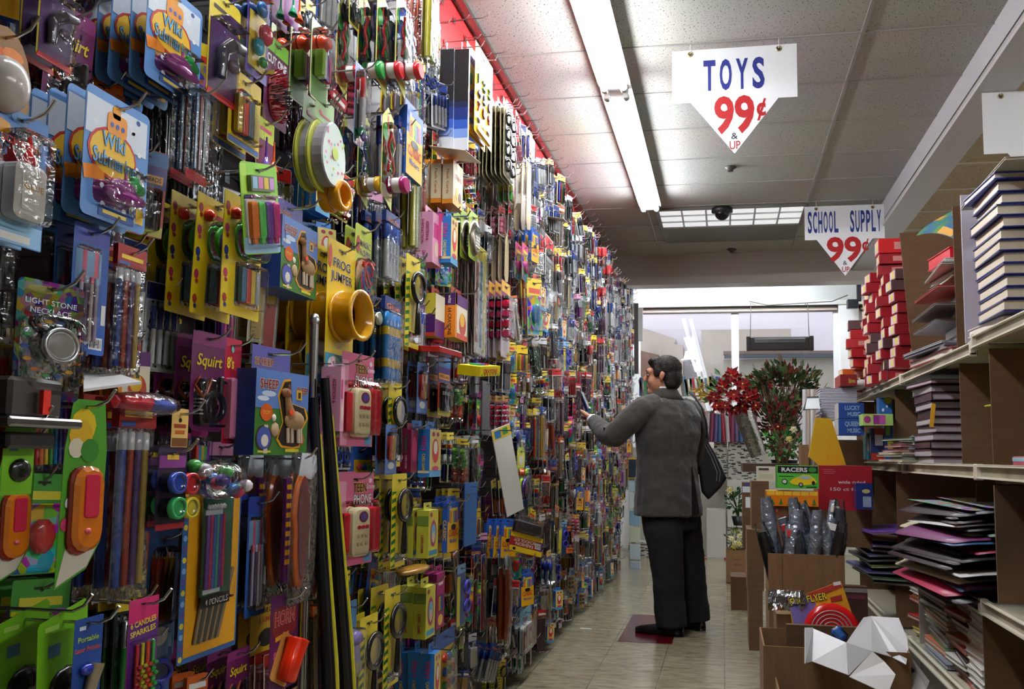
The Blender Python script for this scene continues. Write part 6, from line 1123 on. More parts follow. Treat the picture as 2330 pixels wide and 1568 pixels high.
# ---------------------------------------------------------------- right hand shelves
XS = .88; SD = .46
LV = [.2, .575, 1.035, 1.47]
def shelf_unit(label, y0, y1, top):
    t = thing('shelf_unit', label, 'shelf', (XS+SD, (y0+y1)/2, 0), group='metal shelf bays'); L = y1-y0-.012
    T0 = Matrix.Translation((-SD, 0, 0))
    for i, z in enumerate(LV+[top] if top else LV):
        if i == 3: z += .02 if y0 < 3.7 else 0
        m = MB(); m.T = T0; m.box((SD/2, 0, z-.008), (SD, L, .016), 'b4ad98'); 
        m.box((-.004, 0, z-.012), (.006, L, .05), 'shelfmetal', .002); m.box((-.014, 0, z-.033), (.02, L, .006), 'd2ccb8'); m.box((-.014, 0, z+.006), (.014, L, .004), 'd8d2c0')
        for e in (-1, 1): m.box((-.01, e*(L/2-.008), z-.014), (.026, .016, .056), 'cfcabc', .003)
        o = obj('shelf', m, t)
    m = MB(); m.T = T0; m.box((SD+.01, 0, 1.0), (.02, L, 2.0 if not top else top*1.0+.6), '8a8474'); obj('back_panel', m, t)
    m = MB(); m.T = T0; m.box((SD-.01, -L/2+.01, 1.0), (.03, .025, 2.0), '9a9484'); obj('upright', m, t)
    m = MB(); m.T = T0; m.box((SD/2+.02, 0, .07), (SD-.04, L, .14), '4a463e'); obj('plinth', m, t)
shelf_unit('metal shelf bay nearest the camera, holding the blue hardcover stack', 2.55, 3.82, 0)
shelf_unit('metal shelf bay with the maroon notebook stack and fanned colouring sheets', 3.82, 5.3, 0)
shelf_unit('metal shelf bay nearest the window, with the red boxes on top', 5.3, 7.26, 0)
def board(label, Y, x0, x1, z0, z1, k='cardboard', th=.006, lean=0, cat='divider', name='cardboard_divider', dY=0):
    m = MB(); cx, cz = (x0+x1)/2, (z0+z1)/2; w, h = x1-x0, z1-z0; n = 6
    vs = []
    for s in (-1, 1):
        for i in range(n+1):
            for j in (0, 1): vs.append((-w/2+w*j+lean*(i/n-.5)*h, s*th/2+dY*math.sin(i/n*3.14), h*(i/n)))
    N = 2*(n+1); fs = []
    for i in range(n): a = 2*i; fs += [(a, a+1, a+3, a+2), (N+a, N+a+2, N+a+3, N+a+1), (a, a+2, N+a+2, N+a), (a+1, N+a+1, N+a+3, a+3)]
    fs += [(0, N, N+1, 1), (2*n, 2*n+1, N+2*n+1, N+2*n)]
    m.add(vs, fs, k); return obj(name, m, None, (cx, Y, z0), None, None, label=label, category=cat)
X1 = XS+SD-.01
board('tall cardboard divider beside the white panel on the upper shelf', 4.13, XS, X1, 1.475, 2.045)
board('white painted panel between the blue hardcovers and the cardboard', 4.06, XS+.015, X1, 1.5, 2.07, 'b9b3c2', .01, 0, 'panel', 'white_board')
p, q = at(2045, 530, Y=5.25), at(2083, 830, Y=5.25)
board('big leaning cardboard flap behind the loose notebooks on the upper shelf', 5.25, (p.x+q.x)/2, X1, 1.475, p.z, 'cardboard', .006, (p.x-q.x)/(p.z-q.z)*.8, 'flap', 'cardboard_flap', .02)
board('short cardboard divider by the window end of the upper shelf', 7.2, XS, X1, 1.475, 1.93)
board('cardboard divider between maroon notebooks and the thin stack', 4.13, XS+.005, X1, 1.04, 1.43)
board('wide cardboard divider nearest on the middle shelf', 3.68, XS+.005, X1, 1.04, 1.44)
board('cardboard divider behind the maroon notebooks', 5.66, XS+.01, X1, 1.04, 1.43); board('cardboard divider beside the detergent boxes', 6.42, XS+.01, X1, 1.04, 1.42)
board('cardboard divider on the low shelf nearest the window', 6.35, XS-.01, X1, .58, .96); board('torn cardboard divider on the low shelf beside the purple folders', 5.5, XS-.02, X1, .58, .99, dY=.01)
board('cardboard divider on the low shelf behind the fanned sheets', 4.35, XS+.1, X1, .58, .97); board('smaller cardboard piece standing behind the fanned sheets', 4.75, XS+.05, X1, .58, .9)
board('corrugated cardboard divider at the end of the fanned sheets', 3.62, XS-.01, XS+.12, .6, .98, 'corrugated', .012)
board('pale grey panel beside the book stack on the bottom shelf', 5.12, XS+.005, X1, .21, .55, 'a09a92', .008, 0, 'panel', 'grey_board')
board('brown divider nearest on the bottom shelf', 3.88, XS+.0, X1, .21, .55); board('brown curled divider on the bottom shelf beside the white carton flaps', 5.6, XS-.02, X1, .21, .6, dY=.03)
board('brown end panel closing the shelf bay nearest the window', 7.24, XS+.005, X1, .15, 1.45, 'cardboard', .012, 0, 'panel', 'end_board')
board('brown panel behind the red filler carton', 6.7, .6, XS, .7, 1.18, 'cardboard', .012, 0, 'panel', 'end_board')
# books and pads: a cover with pages between
BK = {}
def book(name, label, cat, x, y, z, dx, dy, th, cov, pages='ded6c4', rz=0, group=None, tilt=0, spine='y', rx=0):
    k = (round(dx, 2), round(dy, 2), round(th, 3), cov, pages, spine)
    if k not in BK:
        c = MB(); t_ = min(.004, th*.14); c.box((dx/2, dy/2, t_/2), (dx, dy, t_), cov); c.box((dx/2, dy/2, th-t_/2), (dx, dy, t_), cov)
        if spine == 'y': c.box((dx-t_/2, dy/2, th/2), (t_, dy, th), cov)
        elif spine == 'front': c.box((t_/2, dy/2, th/2), (t_, dy, th), cov, 0)
        p_ = MB(); p_.box((dx/2, dy/2, th/2), (dx-.008, dy-.012, th-2*t_), pages); BK[k] = (c.mesh('cover'), p_.mesh('pages'))
    a, b = BK[k]; r = obj(name, None, None, (x, y, z), (rx, tilt, rz), None, label=label, category=cat, group=group); obj('cover', a, r); obj('pages', b, r); return r
rb = random.Random(9)
# blue hardcovers
z = 1.505
book('notebook', 'pale soft pad bundle lying under the blue hardcover stack', 'pad', .90, 3.55, z, .3, .4, .03, 'c8c4c4', 'e8e2da', .05)
z += .032
for i in range(11):
    book('hardcover_book', f'blue-covered thick cream-paged hardcover, {ORD[i]} from the bottom of its stack', 'book', .878+rb.uniform(-.012, .012), 3.45+rb.uniform(-.008, .008), z, .24, .36, .037, '242c74', 'd9cfba', rb.uniform(-.02, .02), 'blue hardcovers stacked on the upper shelf', spine='y'); z += .0388
book('hardcover_book', 'glossy blue and purple hardcover on top of the blue stack', 'book', .86, 3.43, z, .25, .38, .022, '2c3c9c', 'cfc6b6', .03)
book('folder', 'wide worn white and dark folder lying over the top of the blue stack', 'folder', .86, 3.3, z+.024, .34, .66, .01, 'a8a496', 'e0dccf', -.02)
board('cardboard divider cut by the picture edge beside the blue hardcovers', 3.43, .975, X1, 1.49, 1.95)
m = MB()   # laminated place mat bending down
n = 9; vs = []
for s in (0, .003):
    for i in range(n+1):
        for j in range(n+1):
            u, v = i/n, j/n; p = at(2085+170*u, 535-95*u**.75, Y=4.3+.6*(1-u)); q = at(2175+100*u, 545-110*u, Y=4.25); w = p*(1-v)+q*v; vs.append((w.x, w.y, w.z+.02*math.sin(v*3)-s))
N = (n+1)**2; fs = [(a+o, a+n+1+o, a+n+2+o, a+1+o) for o in (0, N) for r_ in range(n) for a in [r_*(n+1)+c_ for c_ in range(n)]]
ks = [('3c7a4c', '2c5c8c', '4c8a3c', 'c8943c', '2a6a7a')[int(abs(math.sin(i*1.7))*4.9)] for i in range(len(fs))]
o0 = Vector(vs[0]); m.add([tuple(Vector(v)-o0) for v in vs], fs, ks, True); obj('place_mat', m, None, tuple(o0), label='green and blue laminated picture mat sticking out over the upper shelf', category='mat')
# loose notebooks and pads on the upper shelf between the flap and the divider
z = 1.475; i = 0
for th, dx, dy, ox, oy, cov, lab in ((.035, .34, .8, -.06, 0, '9c1c2c', 'red pad'), (.012, .36, .75, -.1, .05, 'c8ccd8', 'white pad'), (.012, .36, .75, -.09, .04, '5c6a8c', 'grey-blue pad'), (.012, .35, .72, -.1, .06, 'c0c6d0', 'pale pad'), (.05, .28, .6, .03, .05, '6c6a72', 'thick grey pad'), (.05, .26, .5, .06, .1, '8c8a90', 'thick ash pad'), (.012, .4, .6, -.12, .1, '5a4c50', 'brown pad'), (.05, .3, .5, .02, .1, '3c3438', 'dark pad'), (.012, .4, .65, -.15, .0, '6c6468', 'mauve pad'), (.05, .26, .45, .05, .1, '8a888c', 'thick silver pad'), (.045, .24, .4, .06, .1, '7c7a80', 'thick stone pad'), (.012, .36, .55, -.1, .1, 'b8242c', 'red edged pad'), (.04, .25, .45, .05, .1, '9a989c', 'thick light pad'), (.02, .28, .5, .0, .12, '4c7a4c', 'green pad'), (.03, .24, .45, .03, .12, '7a787c', 'thick slate pad'), (.012, .34, .6, -.09, .05, 'b4bab4', 'silver-green pad'), (.02, .34, .55, -.06, .1, 'd0d4d8', 'white wired pad'), (.012, .32, .5, -.04, .12, 'c8ccd0', 'top white pad')):
    th *= .76; book('writing_pad', f'{lab} sticking out of the loose pile beside the tall cardboard divider', 'pad', XS+.03+ox*.6, 4.2+oy, z, dx, dy*.85, th, cov, 'd6d2cc', rb.uniform(-.1, .1), 'loose pads piled on the upper shelf', spine='n'); z += th+.002
book('card_box', 'small red box on top of the loose pads', 'box', XS+.03, 4.35, z, .2, .3, .05, 'c4202c', 'c4202c', .1, spine='n')
# maroon notebooks
z = 1.04
for i in range(10):
    fr = i in (2, 6, 8)
    book('notebook', f'maroon-covered white-paged notebook, {ORD[i]} from the bottom of its stack', 'notebook', .87+rb.uniform(-.02, .015), 4.62+rb.uniform(-.02, .02), z, .25, .42, .032, '3a1626', 'a9a3ab', rb.uniform(-.03, .03), 'maroon notebooks stacked on the middle shelf', spine='front' if fr else 'y'); z += .0345
book('notebook', 'maroon notebook tilted on top of its stack', 'notebook', .87, 4.6, z+.002, .26, .42, .02, '5c1c38', 'a9a3ab', .08, spine='n')
obj('ribbon', MB().box((0, 0, 0), (.018, .002, .1), 'd8a22c', .0008), None, tuple(at(2122, 945, Y=4.58)), (0, .12, 0), label='gold ribbon marker hanging from the maroon notebooks', category='ribbon')
for i in range(12): book('colouring_book', f'thin colouring book in the pile left of the maroon notebooks, {ORD[i]} from the bottom', 'book', .84+rb.uniform(-.04, .03), 5.05+rb.uniform(-.03, .03), 1.04+i*.0115, .26, .5, .01, rb.choice(['8aa8b8', 'c8c8c0', '3c6a4c', 'a83c4c', 'd8d0b8']), 'd8d4cc', rb.uniform(-.15, .15), 'thin books piled beside the maroon notebooks', spine='n')
for i in range(12): book('colouring_book', f'thin colouring book standing between the cardboard dividers, {ORD[i]} from the bottom', 'book', 1.06+rb.uniform(-.01, .01), 3.8, 1.04+i*.019, .24, .26, .013, rb.choice(['c8d83c', '2c2c34', '3c8a8c', 'e8e8e0', '28282e']), 'c8c4bc', rb.uniform(-.04, .04), 'thin books between the two dividers', spine='n')
obj('sheet', MB().box((0, 0, 0), (.3, .3, .006), 'b8c83c', .001), None, (1.1, 3.9, 1.28), (0, -.12, 0), None, label='lime green book lying askew above the thin stack', category='book')
# fanned colouring sheets on the low shelf
z = .58
for i in range(26):
    cov = ['2c2430', '5c2438', '7a3c6c', '2c5c44', 'c8c8c8', '30282c', '24202a', 'a82c50', '3a5c8c', 'd8d0b0', '241c24', '30242c', '2c2028'][i*7 % 13]
    m = MB(); w, d = .42, rb.uniform(.9, 1.1); ox, oy = rb.uniform(-.1, .03), rb.uniform(-.05, .12); nn = 6; vs = []
    for s in (0, .006):
        for a_ in range(nn+1):
            for b_ in range(nn+1): u, v = a_/nn, b_/nn; droop = -.05*(max(0, 1-u*2.2)**2)*(.3+.7*v)+.02*(1-v)*0; vs.append((ox+w*u, oy+d*v, s+droop))
    N = (nn+1)**2; fs = [(a+o, a+nn+1+o, a+nn+2+o, a+1+o) for o in (0, N) for r_ in range(nn) for a in [r_*(nn+1)+c_ for c_ in range(nn)]]
    for r_ in range(nn):
        a = r_*(nn+1); fs += [(a, a+nn+1, N+a+nn+1, N+a), (a+nn, N+a+nn, N+a+2*nn+1, a+2*nn+1), (r_, N+r_, N+r_+1, r_+1), (nn*(nn+1)+r_, nn*(nn+1)+r_+1, N+nn*(nn+1)+r_+1, N+nn*(nn+1)+r_)]
    m.add(vs, fs, cov, True); m.quad(ox+.03, oy+.02, w-.06, d-.06, .0068, 'print') if i > 22 else None
    obj('colouring_sheet', m, None, (XS-.02, 3.78, z), (0, rb.uniform(-.03, .03), rb.uniform(-.08, .08)), None, label=f'{ {"2c": "dark", "5c": "wine", "7a": "mauve", "c8": "silver", "30": "black", "24": "black", "a8": "crimson", "3a": "blue", "d8": "cream"}[cov[:2]]} glossy colouring sheet in the fanned pile, number {i+1} from the bottom', category='colouring sheet', group='fanned sheets on the low shelf'); z += .0125
# bottom shelf stacks
def pile(x, y, dx, dy, n, th, covs, lab, grp, z=.205, pages='b8b4ae', jx=.015, rz=.05, spine='n', cat='book', name='paperback'):
    for i in range(n): book(name, f'{lab}, {ORD[i] if i < 16 else "upper"} from the bottom' if i < 16 else f'{lab}, near the top', cat, x+rb.uniform(-jx, jx), y+rb.uniform(-jx, jx), z+i*(th+.001), dx, dy, th, covs[i*5 % len(covs)], pages, rb.uniform(-rz, rz), grp, spine=spine)
pile(.9, 4.55, .2, .5, 15, .02, ['7c8298', '8c8c98', '6c5c4c', '4c9c5c', 'c8684c', 'a8a890'], 'soft paperback in the pale book stack on the bottom shelf', 'pale books on the bottom shelf', jx=.012)
book('colouring_book', 'purple picture book lying on top of the pale book stack', 'book', .87, 4.6, .205+15*.021+.001, .24, .5, .012, '5c3c8c', 'b8b4ae', .1, spine='n')
pile(.9, 4.2, .16, .3, 16, .019, ['b83c34', 'd8b83c', '3c3438', 'c8c4bc', '8c2c2c', 'a85c3c'], 'small red and yellow comic on the bottom shelf', 'red and yellow comics on the bottom shelf', jx=.02, rz=.14)
pile(.885, 3.92, .14, .24, 13, .024, ['d6d2ca', 'cdc9c2'], 'white pad in the slanting stack on the bottom shelf', 'white pads on the bottom shelf', pages='d8d4cc', jx=.008, name='writing_pad', cat='pad')
pile(.93, 5.2, .12, .22, 14, .02, ['a82c2c', 'd8c83c', 'd8d4cc', '6c2c2c'], 'little red book at the end of the bottom shelf', 'little red books behind the grey panel', jx=.02, rz=.2)
pile(.98, 3.3, .2, .22, 13, .03, ['c9c5be', 'd4d0c8', 'b8a8a8'], 'white block pad by the corrugated divider', 'white block pads on the low shelf', z=.6, pages='d0ccc6', jx=.03, name='writing_pad', cat='pad')
obj('glue_bottle', MB().lathe([(.022, 0), (.024, .06), (.014, .085), (.008, .1), (.001, .102)], (0, 0, 0), '2c78c8g', 'w', 14), None, (.95, 3.27, .99+.0), None, None, label='small blue bottle on the white block pads by the corrugated divider', category='bottle')
for i in range(5): book('folder', f'dark glossy folder on the near bottom shelf, {ORD[i]} from the bottom', 'folder', .9+rb.uniform(-.03, .03), 2.75, .21+i*.02, .34, .8, .015, ['2c2830', '3c5c2c', '24222a', 'a09c98', '1c1c24'][i], 'a8a49c', rb.uniform(-.06, .06), 'dark folders on the near bottom shelf', spine='n')
obj('candy_box', MB().box((0, 0, .02), (.16, .2, .04), 'b0485c', .002).box((0, 0, .03), (.162, .202, .012), '8ab8c0', .001), None, (.98, 3.4, 1.035), None, None, label='small pink and teal box on the nearest middle shelf', category='box')
# low shelf near the window: bags and folders
for i in range(9): book('folder', f'glossy bagged folder spilling from the low shelf, {ORD[i]} from the bottom', 'folder', .74+rb.uniform(-.05, .03), 5.55+rb.uniform(-.05, .05), .58-.16+i*.028, .4, .55, .014, ['1c2430', '2c6a3c', '3c3c8c', '6a8a2c', '181820', '2c4a7c', '1c1c22', '5c3ca0', '8c5c3c'][i], 'b8b8bc', rb.uniform(-.15, .15), 'bagged folders beside the fanned sheets', spine='n', tilt=rb.uniform(-.05, .1))
book('folder', 'purple folder with shiny stripes on top of the bagged folders', 'folder', .72, 5.35, .69, .42, .5, .01, '6a42a0', 'c8c8d0', .1, spine='n', tilt=-.06)
obj('pin_tub', MB().box((0, 0, .02), (.11, .12, .04), 'tinted' and '8a9aa0g', .004).box((0, 0, .05), (.115, .125, .018), '1f9a80g', .004), None, (.93, 5.75, .577), None, None, label='clear tub with a green lid on the low shelf', category='tub')
obj('bagged_pack', MB().ell((0, 0, .06), (.07, .16, .06), 'bag', 14, 8).box((0, 0, .05), (.08, .2, .07), '2c4a6c', .01), None, (.95, 6.15, .58), None, None, label='dark blue wrapped pack at the window end of the low shelf', category='pack')
# red boxes piled on the upper shelf
RB_ = {}
def redbox(x, y, z, lab, rz=0, k='9c1824', d=(.2, .13, .055), top='c8a8a8'):
    key = (k, d)
    if key not in RB_:
        m = MB(); m.box((0, 0, d[2]/2), d, k, .002); a = MB(); a.box((-d[0]/2-.0008, 0, d[2]/2), (.001, d[1]*.85, d[2]*.8), 'cdbcc4'); a.box((-d[0]/2-.0018, -d[1]*.1, d[2]/2), (.001, d[1]*.3, d[2]*.6), 'd8c83c'); b_ = MB(); b_.box((.02, -d[1]/2-.0008, d[2]/2), (d[0]*.5, .001, d[2]*.5), 'cf8c84'); RB_[key] = (m.mesh('carton'), a.mesh('side_label'), b_.mesh('front_label'))
    r = obj('card_box', None, None, (x, y, z), (0, 0, rz), None, label=lab, category='box', group='red boxes piled on the upper shelf')
    for nm, me in zip(('carton', 'side_label', 'front_label'), RB_[key]): obj(nm, me, r)
for col, (x, y, zs, n, kk) in enumerate(((.97, 5.55, 1.53, 9, '8c1a24'), (.94, 5.75, 1.48, 12, '9c1824'), (.91, 6.0, 1.48, 11, 'a01c28'), (.93, 6.25, 1.48, 10, '981824'), (.86, 6.5, 1.62, 5, 'b01c24'), (.92, 6.75, 1.48, 7, 'a81c28'))):
    for i in range(n):
        redbox(x+rb.uniform(-.02, .02), y+rb.uniform(-.02, .02), zs+i*.0575, f'red box, {ORD[i]} from the bottom of the {("pile nearest the flap", "pile over the mauve tray", "pile with white labels", "tallest middle pile", "outer pile leaning out", "pile nearest the window")[col]}', rb.uniform(-.12, .12), kk if rb.random() < .85 else '5a3c40')
redbox(.95, 5.75, 1.48+12*.0575, 'bright red box with gold letters topping the red pile', 0, 'd01c20', (.24, .14, .08)); redbox(.82, 6.62, 1.56, 'orange box jutting out below the outer red pile', .1, 'c85c1c')
t = thing('wire_basket', 'low wire basket rail along the edge of the upper shelf', 'basket', (XS-.02, 6.3, 1.485))
m = MB(); m.tube([(0, -.62, .1), (0, .88, .1)], .004, 'chrome', 5).tube([(0, -.62, .0), (0, .88, .0)], .004, 'chrome', 5); obj('rails', m, t); m = MB()
for i in range(44): m.tube([(0, -.62+i*.035, 0), (0, -.62+i*.035, .1)], .0022, 'chrome', 4)
obj('bars', m, t)
for i, (yy, w_) in enumerate(((6.9, .1), (6.6, .14))): obj('crumpled_bag', MB().ell((0, 0, .05), (.07, w_, .05), 'bag', 12, 7).ell((0, 0, .04), (.05, w_*.7, .03), 'c8bcb8', 8, 5), None, (.83, yy, 1.485), (0, 0, .3*i), None, label=('crumpled clear bag nearest the window in the wire basket', 'crumpled clear bag beside the red boxes in the wire basket')[i], category='bag')
# ---------------------------------------------------------------- cartons and goods with a front face towards the aisle end: front face from picture columns and rows
def face(name, label, cat, x0, x1, y0, y1, Y, d, k='cardboard', prints=(), side=None, top=None, group=None, open_=False, rz=0, floor=False, parts=()):
    xc, yc = (x0+x1)/2, (y0+y1)/2; a, b = at(x0, yc, Y=Y).x, at(x1, yc, Y=Y).x; zt, zb = at(xc, y0, Y=Y).z, at(xc, y1, Y=Y).z
    if floor: zb = floor if floor is not True else 0
    w, h = b-a, zt-zb; t = thing(name, label, cat, ((a+b)/2, Y+d/2, zb), (0, 0, rz), group)
    m = MB()
    if open_:
        th = .006
        m.box((0, -d/2+th/2, h/2), (w, th, h), k); m.box((0, d/2-th/2, h/2), (w, th, h), k); m.box((-w/2+th/2, 0, h/2), (th, d-2*th, h), side or k); m.box((w/2-th/2, 0, h/2), (th, d-2*th, h), side or k); m.box((0, 0, .006), (w, d, .008), k)
    else: m.box((0, 0, h/2), (w, d, h), k, 0, faces=[k, top or k, k, k, side or k, side or k])
    obj('carton', m, t); o = Matrix(((1, 0, 0, 0), (0, 0, -1, -d/2-.0008), (0, 1, 0, 0), (0, 0, 0, 1)))
    if prints:
        m = MB(); m.T = o
        for p in prints:
            if p[0] == 'r': m.quad((p[1]-.5)*w, p[2]*h, p[3]*w, p[4]*h, .0002+(p[6] if len(p) > 6 else 0), p[5])
            elif p[0] == 'e': m.disc((p[1]-.5)*w, p[2]*h, p[3]*w, p[4]*h, .0005+(p[6] if len(p) > 6 else 0), p[5])
            elif p[0] == 't': m.text(p[1], (p[2]-.5)*w, p[3]*h, p[4]*h, .0012, p[5], p[6], fit=p[7]*w)
            elif p[0] == 'p': m.poly([((a_-.5)*w, b_*h) for a_, b_ in p[1]], .0008+(p[3] if len(p) > 3 else 0), p[2])
        obj('printing', m, t)
    for nm, mb in parts: obj(nm, mb, t)
    return t, w, h
CB = 'cardboard'
face('cardboard_box', 'tall plain carton column top box beside the RACERS box', 'box', 1710, 1750, 1095, 1205, 5.95, .3, CB, side='cardboard2')
face('cardboard_box', 'tall narrow carton in the middle of the aisle-side stack', 'box', 1700, 1738, 1205, 1345, 5.9, .35, CB, side='cardboard2')
face('cardboard_box', 'tall narrow carton at the floor of the aisle-side stack', 'box', 1704, 1736, 1345, 1490, 5.9, .35, CB, side='cardboard2', floor=True)
face('cardboard_box', 'small dark carton on the floor behind the stack, left of it', 'box', 1663, 1700, 1313, 1388, 7.4, .3, CB, floor=True)
t, w, h = face('cardboard_box', 'printed carton holding the pale artificial flowers', 'box', 1652, 1697, 1252, 1322, 8.9, .3, 'cardboard2', [('t', 'DECO', .6, .15, .14, '5c4632', .03, .5), ('r', .4, .55, .4, .05, '6c5440'), ('r', .4, .7, .35, .05, '6c5440')], open_=True, floor=True)
face('cardboard_box', 'upright carton with white tags left of the tall column', 'box', 1690, 1712, 1098, 1250, 6.6, .25, CB, [('r', .0, .85, .9, .09, 'd8dce4'), ('r', .3, .62, .5, .16, 'e8e8ec'), ('r', .2, .96, .8, .03, '2c4c9c')])
for i, (ya, yb, lb) in enumerate(((1152, 1172, 'brown carton right under the orange cracker packs'), (1172, 1198, 'brown carton printed with a code in the middle of its pile'), (1198, 1262, 'brown carton behind the wrapped umbrellas'))):
    face('cardboard_box', lb, 'box', 1750, 1865, ya, yb, 5.25, .25, 'cardboard2', [('r', 0, .94, 1, .06, 'a8342c'), ('e', .16, .5, .055, .36 if i != 1 else .0, 'a8302c'), ('e', .16, .5, .03, .2 if i != 1 else .0, 'b89a74', .0005)]+([('t', '52-3026-3-6SR', .42, .3, .45, '4c3c2c', .03, .45)] if i == 1 else [('r', .45, .45, .3, .12, '7c6448')]))
face('snack_packs', 'row of orange wrapped packs under the RACERS box', 'packs', 1744, 1862, 1118, 1152, 5.22, .2, 'e07c18g', [('p', [(.12+.16*i-.04, .1), (.12+.16*i+.04, .1), (.12+.16*i, .55)], '3c7a2c') for i in range(6)]+[('r', .01+.165*i, .72, .15, .26, 'e8b82c') for i in range(6)], top='e8b82cg')
t, w, h = face('toy_car_box', 'green RACERS toy car box on the orange packs', 'toy box', 1768, 1863, 1060, 1112, 5.22, .16, '52b83c', [('r', .02, .68, .96, .3, '14181c'), ('t', 'RACERS', .42, .74, .18, 'e8e8e8', .03, .62), ('e', .85, .83, .1, .11, '3c8c34', .0004), ('p', [(.3, .3), (.38, .42), (.5, .52), (.62, .62), (.78, .6), (.9, .45), (.95, .3), (.9, .2), (.6, .14), (.36, .18)], 'e8c81c'), ('p', [(.5, .48), (.62, .58), (.76, .56), (.84, .44), (.66, .4)], 'a8b8c0', .0004), ('e', .57, .17, .055, .1, '1c1c20', .0009), ('e', .57, .17, .03, .06, 'b8b8bc', .0012), ('e', .87, .26, .04, .09, '1c1c20', .0009), ('e', .18, .3, .07, .12, '1c2420'), ('e', .18, .3, .05, .08, 'd8e0d8', .0006), ('r', .05, .52, .35, .03, '1c3c1c'), ('r', .7, .05, .25, .05, '1c3c1c')], side='3c8c2c')
face('paper_carton', 'red carton reading wide ruled 150 ct filler', 'box', 1862, 1985, 1060, 1162, 5.6, .3, '9c1424', [('t', 'wide ruled', .62, .6, .075, 'd8b8bc', .02, .5), ('t', '150 ct filler', .55, .44, .075, 'd8b8bc', .02, .65), ('r', .1, .9, .2, .015, 'c86c74'), ('r', .1, .86, .24, .012, 'c86c74'), ('r', .1, .82, .2, .012, 'c86c74')])
face('cardboard_box', 'brown carton under the red filler paper carton', 'box', 1862, 1985, 1162, 1245, 5.6, .3, CB)
face('blue_tub', 'dark blue wrapped tub in front of the red carton', 'tub', 1948, 1986, 1100, 1160, 5.45, .12, '1c2c6cg', [('e', .6, .7, .25, .08, 'b8a86c'), ('r', .4, .1, .5, .4, '8a9ab8')])
# yellow carton (slanted open box)
t = thing('display_carton', 'open yellow carton with slanted sides under the blue music boxes', 'box', tuple(at(1890, 1058, Y=5.9)))
P0 = at(1890, 1058, Y=5.9); m = MB(); F1 = [at(a, b, Y=5.75) for a, b in ((1840, 1040), (1856, 950), (1882, 952), (1880, 1060), (1862, 1058))]; F2 = [at(a, b, Y=5.75) for a, b in ((1882, 952), (1892, 954), (1925, 1058), (1880, 1060))]
for Fp, k in ((F1, 'c8a01c'), (F2, 'c89c18')): V = [v-P0 for v in Fp]; n = len(V); m.add(V+[v+Vector((0, .008, 0)) for v in V], [tuple(range(n)), tuple(range(2*n-1, n-1, -1))]+[(i, n+i, n+(i+1) % n, (i+1) % n) for i in range(n)], k)
V = [at(1856, 950, Y=5.75)-P0, at(1840, 1040, Y=5.75)-P0]; m.add([V[0], V[1], V[1]+Vector((.02, .3, 0)), V[0]+Vector((.02, .3, 0))], [(0, 1, 2, 3)], 'b8921a'); obj('carton', m, t)
for i, (ya, yb, tx) in enumerate(((917, 952, ('LUCKY', 'MUSIC')), (953, 990, ('QUEEN', 'MUSIC')))):
    face('music_box_carton', ('blue LUCKY MUSIC box, upper of the two', 'blue QUEEN MUSIC box, lower of the two')[i], 'box', 1908, 1966, ya, yb, 5.75, .2, '1c4494', [('t', tx[0], .55, .55, .28, '8ca8d0', .03, .6), ('t', tx[1], .6, .15, .26, '8ca8d0', .03, .5)], side='b8b4ac')
face('gum_box', 'long pink and green striped box jutting from the middle shelf', 'box', 1963, 2032, 942, 968, 5.6, .2, 'a8c86c', [('e', .15, .5, .12, .32, 'a83c7c'), ('r', .35, .1, .2, .8, '8c2c80'), ('r', .55, .1, .2, .8, 'b84c9c')], top='6c8a4c')
face('detergent_box', 'red and navy box with barcode on the middle shelf', 'box', 1982, 2012, 975, 1046, 5.75, .14, '1c2c5c', [('r', 0, 0, 1, .2, 'b0281c'), ('r', .3, .45, .6, .4, 'd8d8d8'), ('r', .3, .8, .9, .2, 'b0281c', .0003)])
face('detergent_box', 'teal and white box left of the barcoded one', 'box', 1972, 1983, 985, 1045, 5.85, .14, '3c8a94', [('r', .2, .3, .6, .5, 'e0e4e4')])
face('detergent_box', 'yellow and blue jar box right of the barcoded one', 'box', 2014, 2032, 968, 1045, 5.72, .1, '2c5cb0', [('r', .3, .3, .7, .3, 'e8d83c'), ('r', .1, .7, .6, .3, '8ac83c')])
face('blue_bag', 'blue dotted bag hung in the dark opening of the middle shelf', 'bag', 2000, 2030, 905, 945, 6.1, .1, '2c6cb0', [('e', .3, .3, .1, .1, 'd8e8f4'), ('e', .6, .5, .08, .08, 'd8e8f4'), ('e', .7, .85, .3, .2, 'a8b82c')])
# papers
for i in range(22):
    a = at(1868, 955-i*3.1, Y=6.2); face('paper_ream', f'white crinkled paper pad in the tall paper stack, number {i+1}', 'paper', 1868+rb.uniform(-4, 3), 1950, 952-i*3.3, 954.6-i*3.3, 6.2, .3, ('c6c6d2', 'b4b4c2')[i % 2], group='white paper stack beside the red boxed game')
face('card_box', 'red box with yellow script lying on the white paper stack', 'box', 1912, 1950, 852, 878, 6.15, .3, '7c1420', [('t', 'Bingo', .7, .25, .4, 'c8a83c', .02, .4)], top='b8a85c', side='8c2c1c')
t = thing('desk_calendar', 'white tent calendar leaning beside the paper stack', 'calendar', tuple(at(1848, 932, Y=6.1))); P0 = at(1848, 932, Y=6.1)
m = MB(); m.add([at(a, b, Y=c_)-P0 for a, b, c_ in ((1836, 906, 6.1), (1863, 905, 6.1), (1866, 930, 5.98), (1832, 931, 5.98), (1863, 932, 6.24), (1826, 934, 6.24))], [(0, 3, 2, 1), (0, 1, 4, 5)], 'c8d0d4'); obj('pages', m, t); m = MB(); m.tube([at(1836, 905, Y=6.1)-P0, at(1863, 904, Y=6.1)-P0], .006, '8c8c90m', 6); obj('rings', m, t)
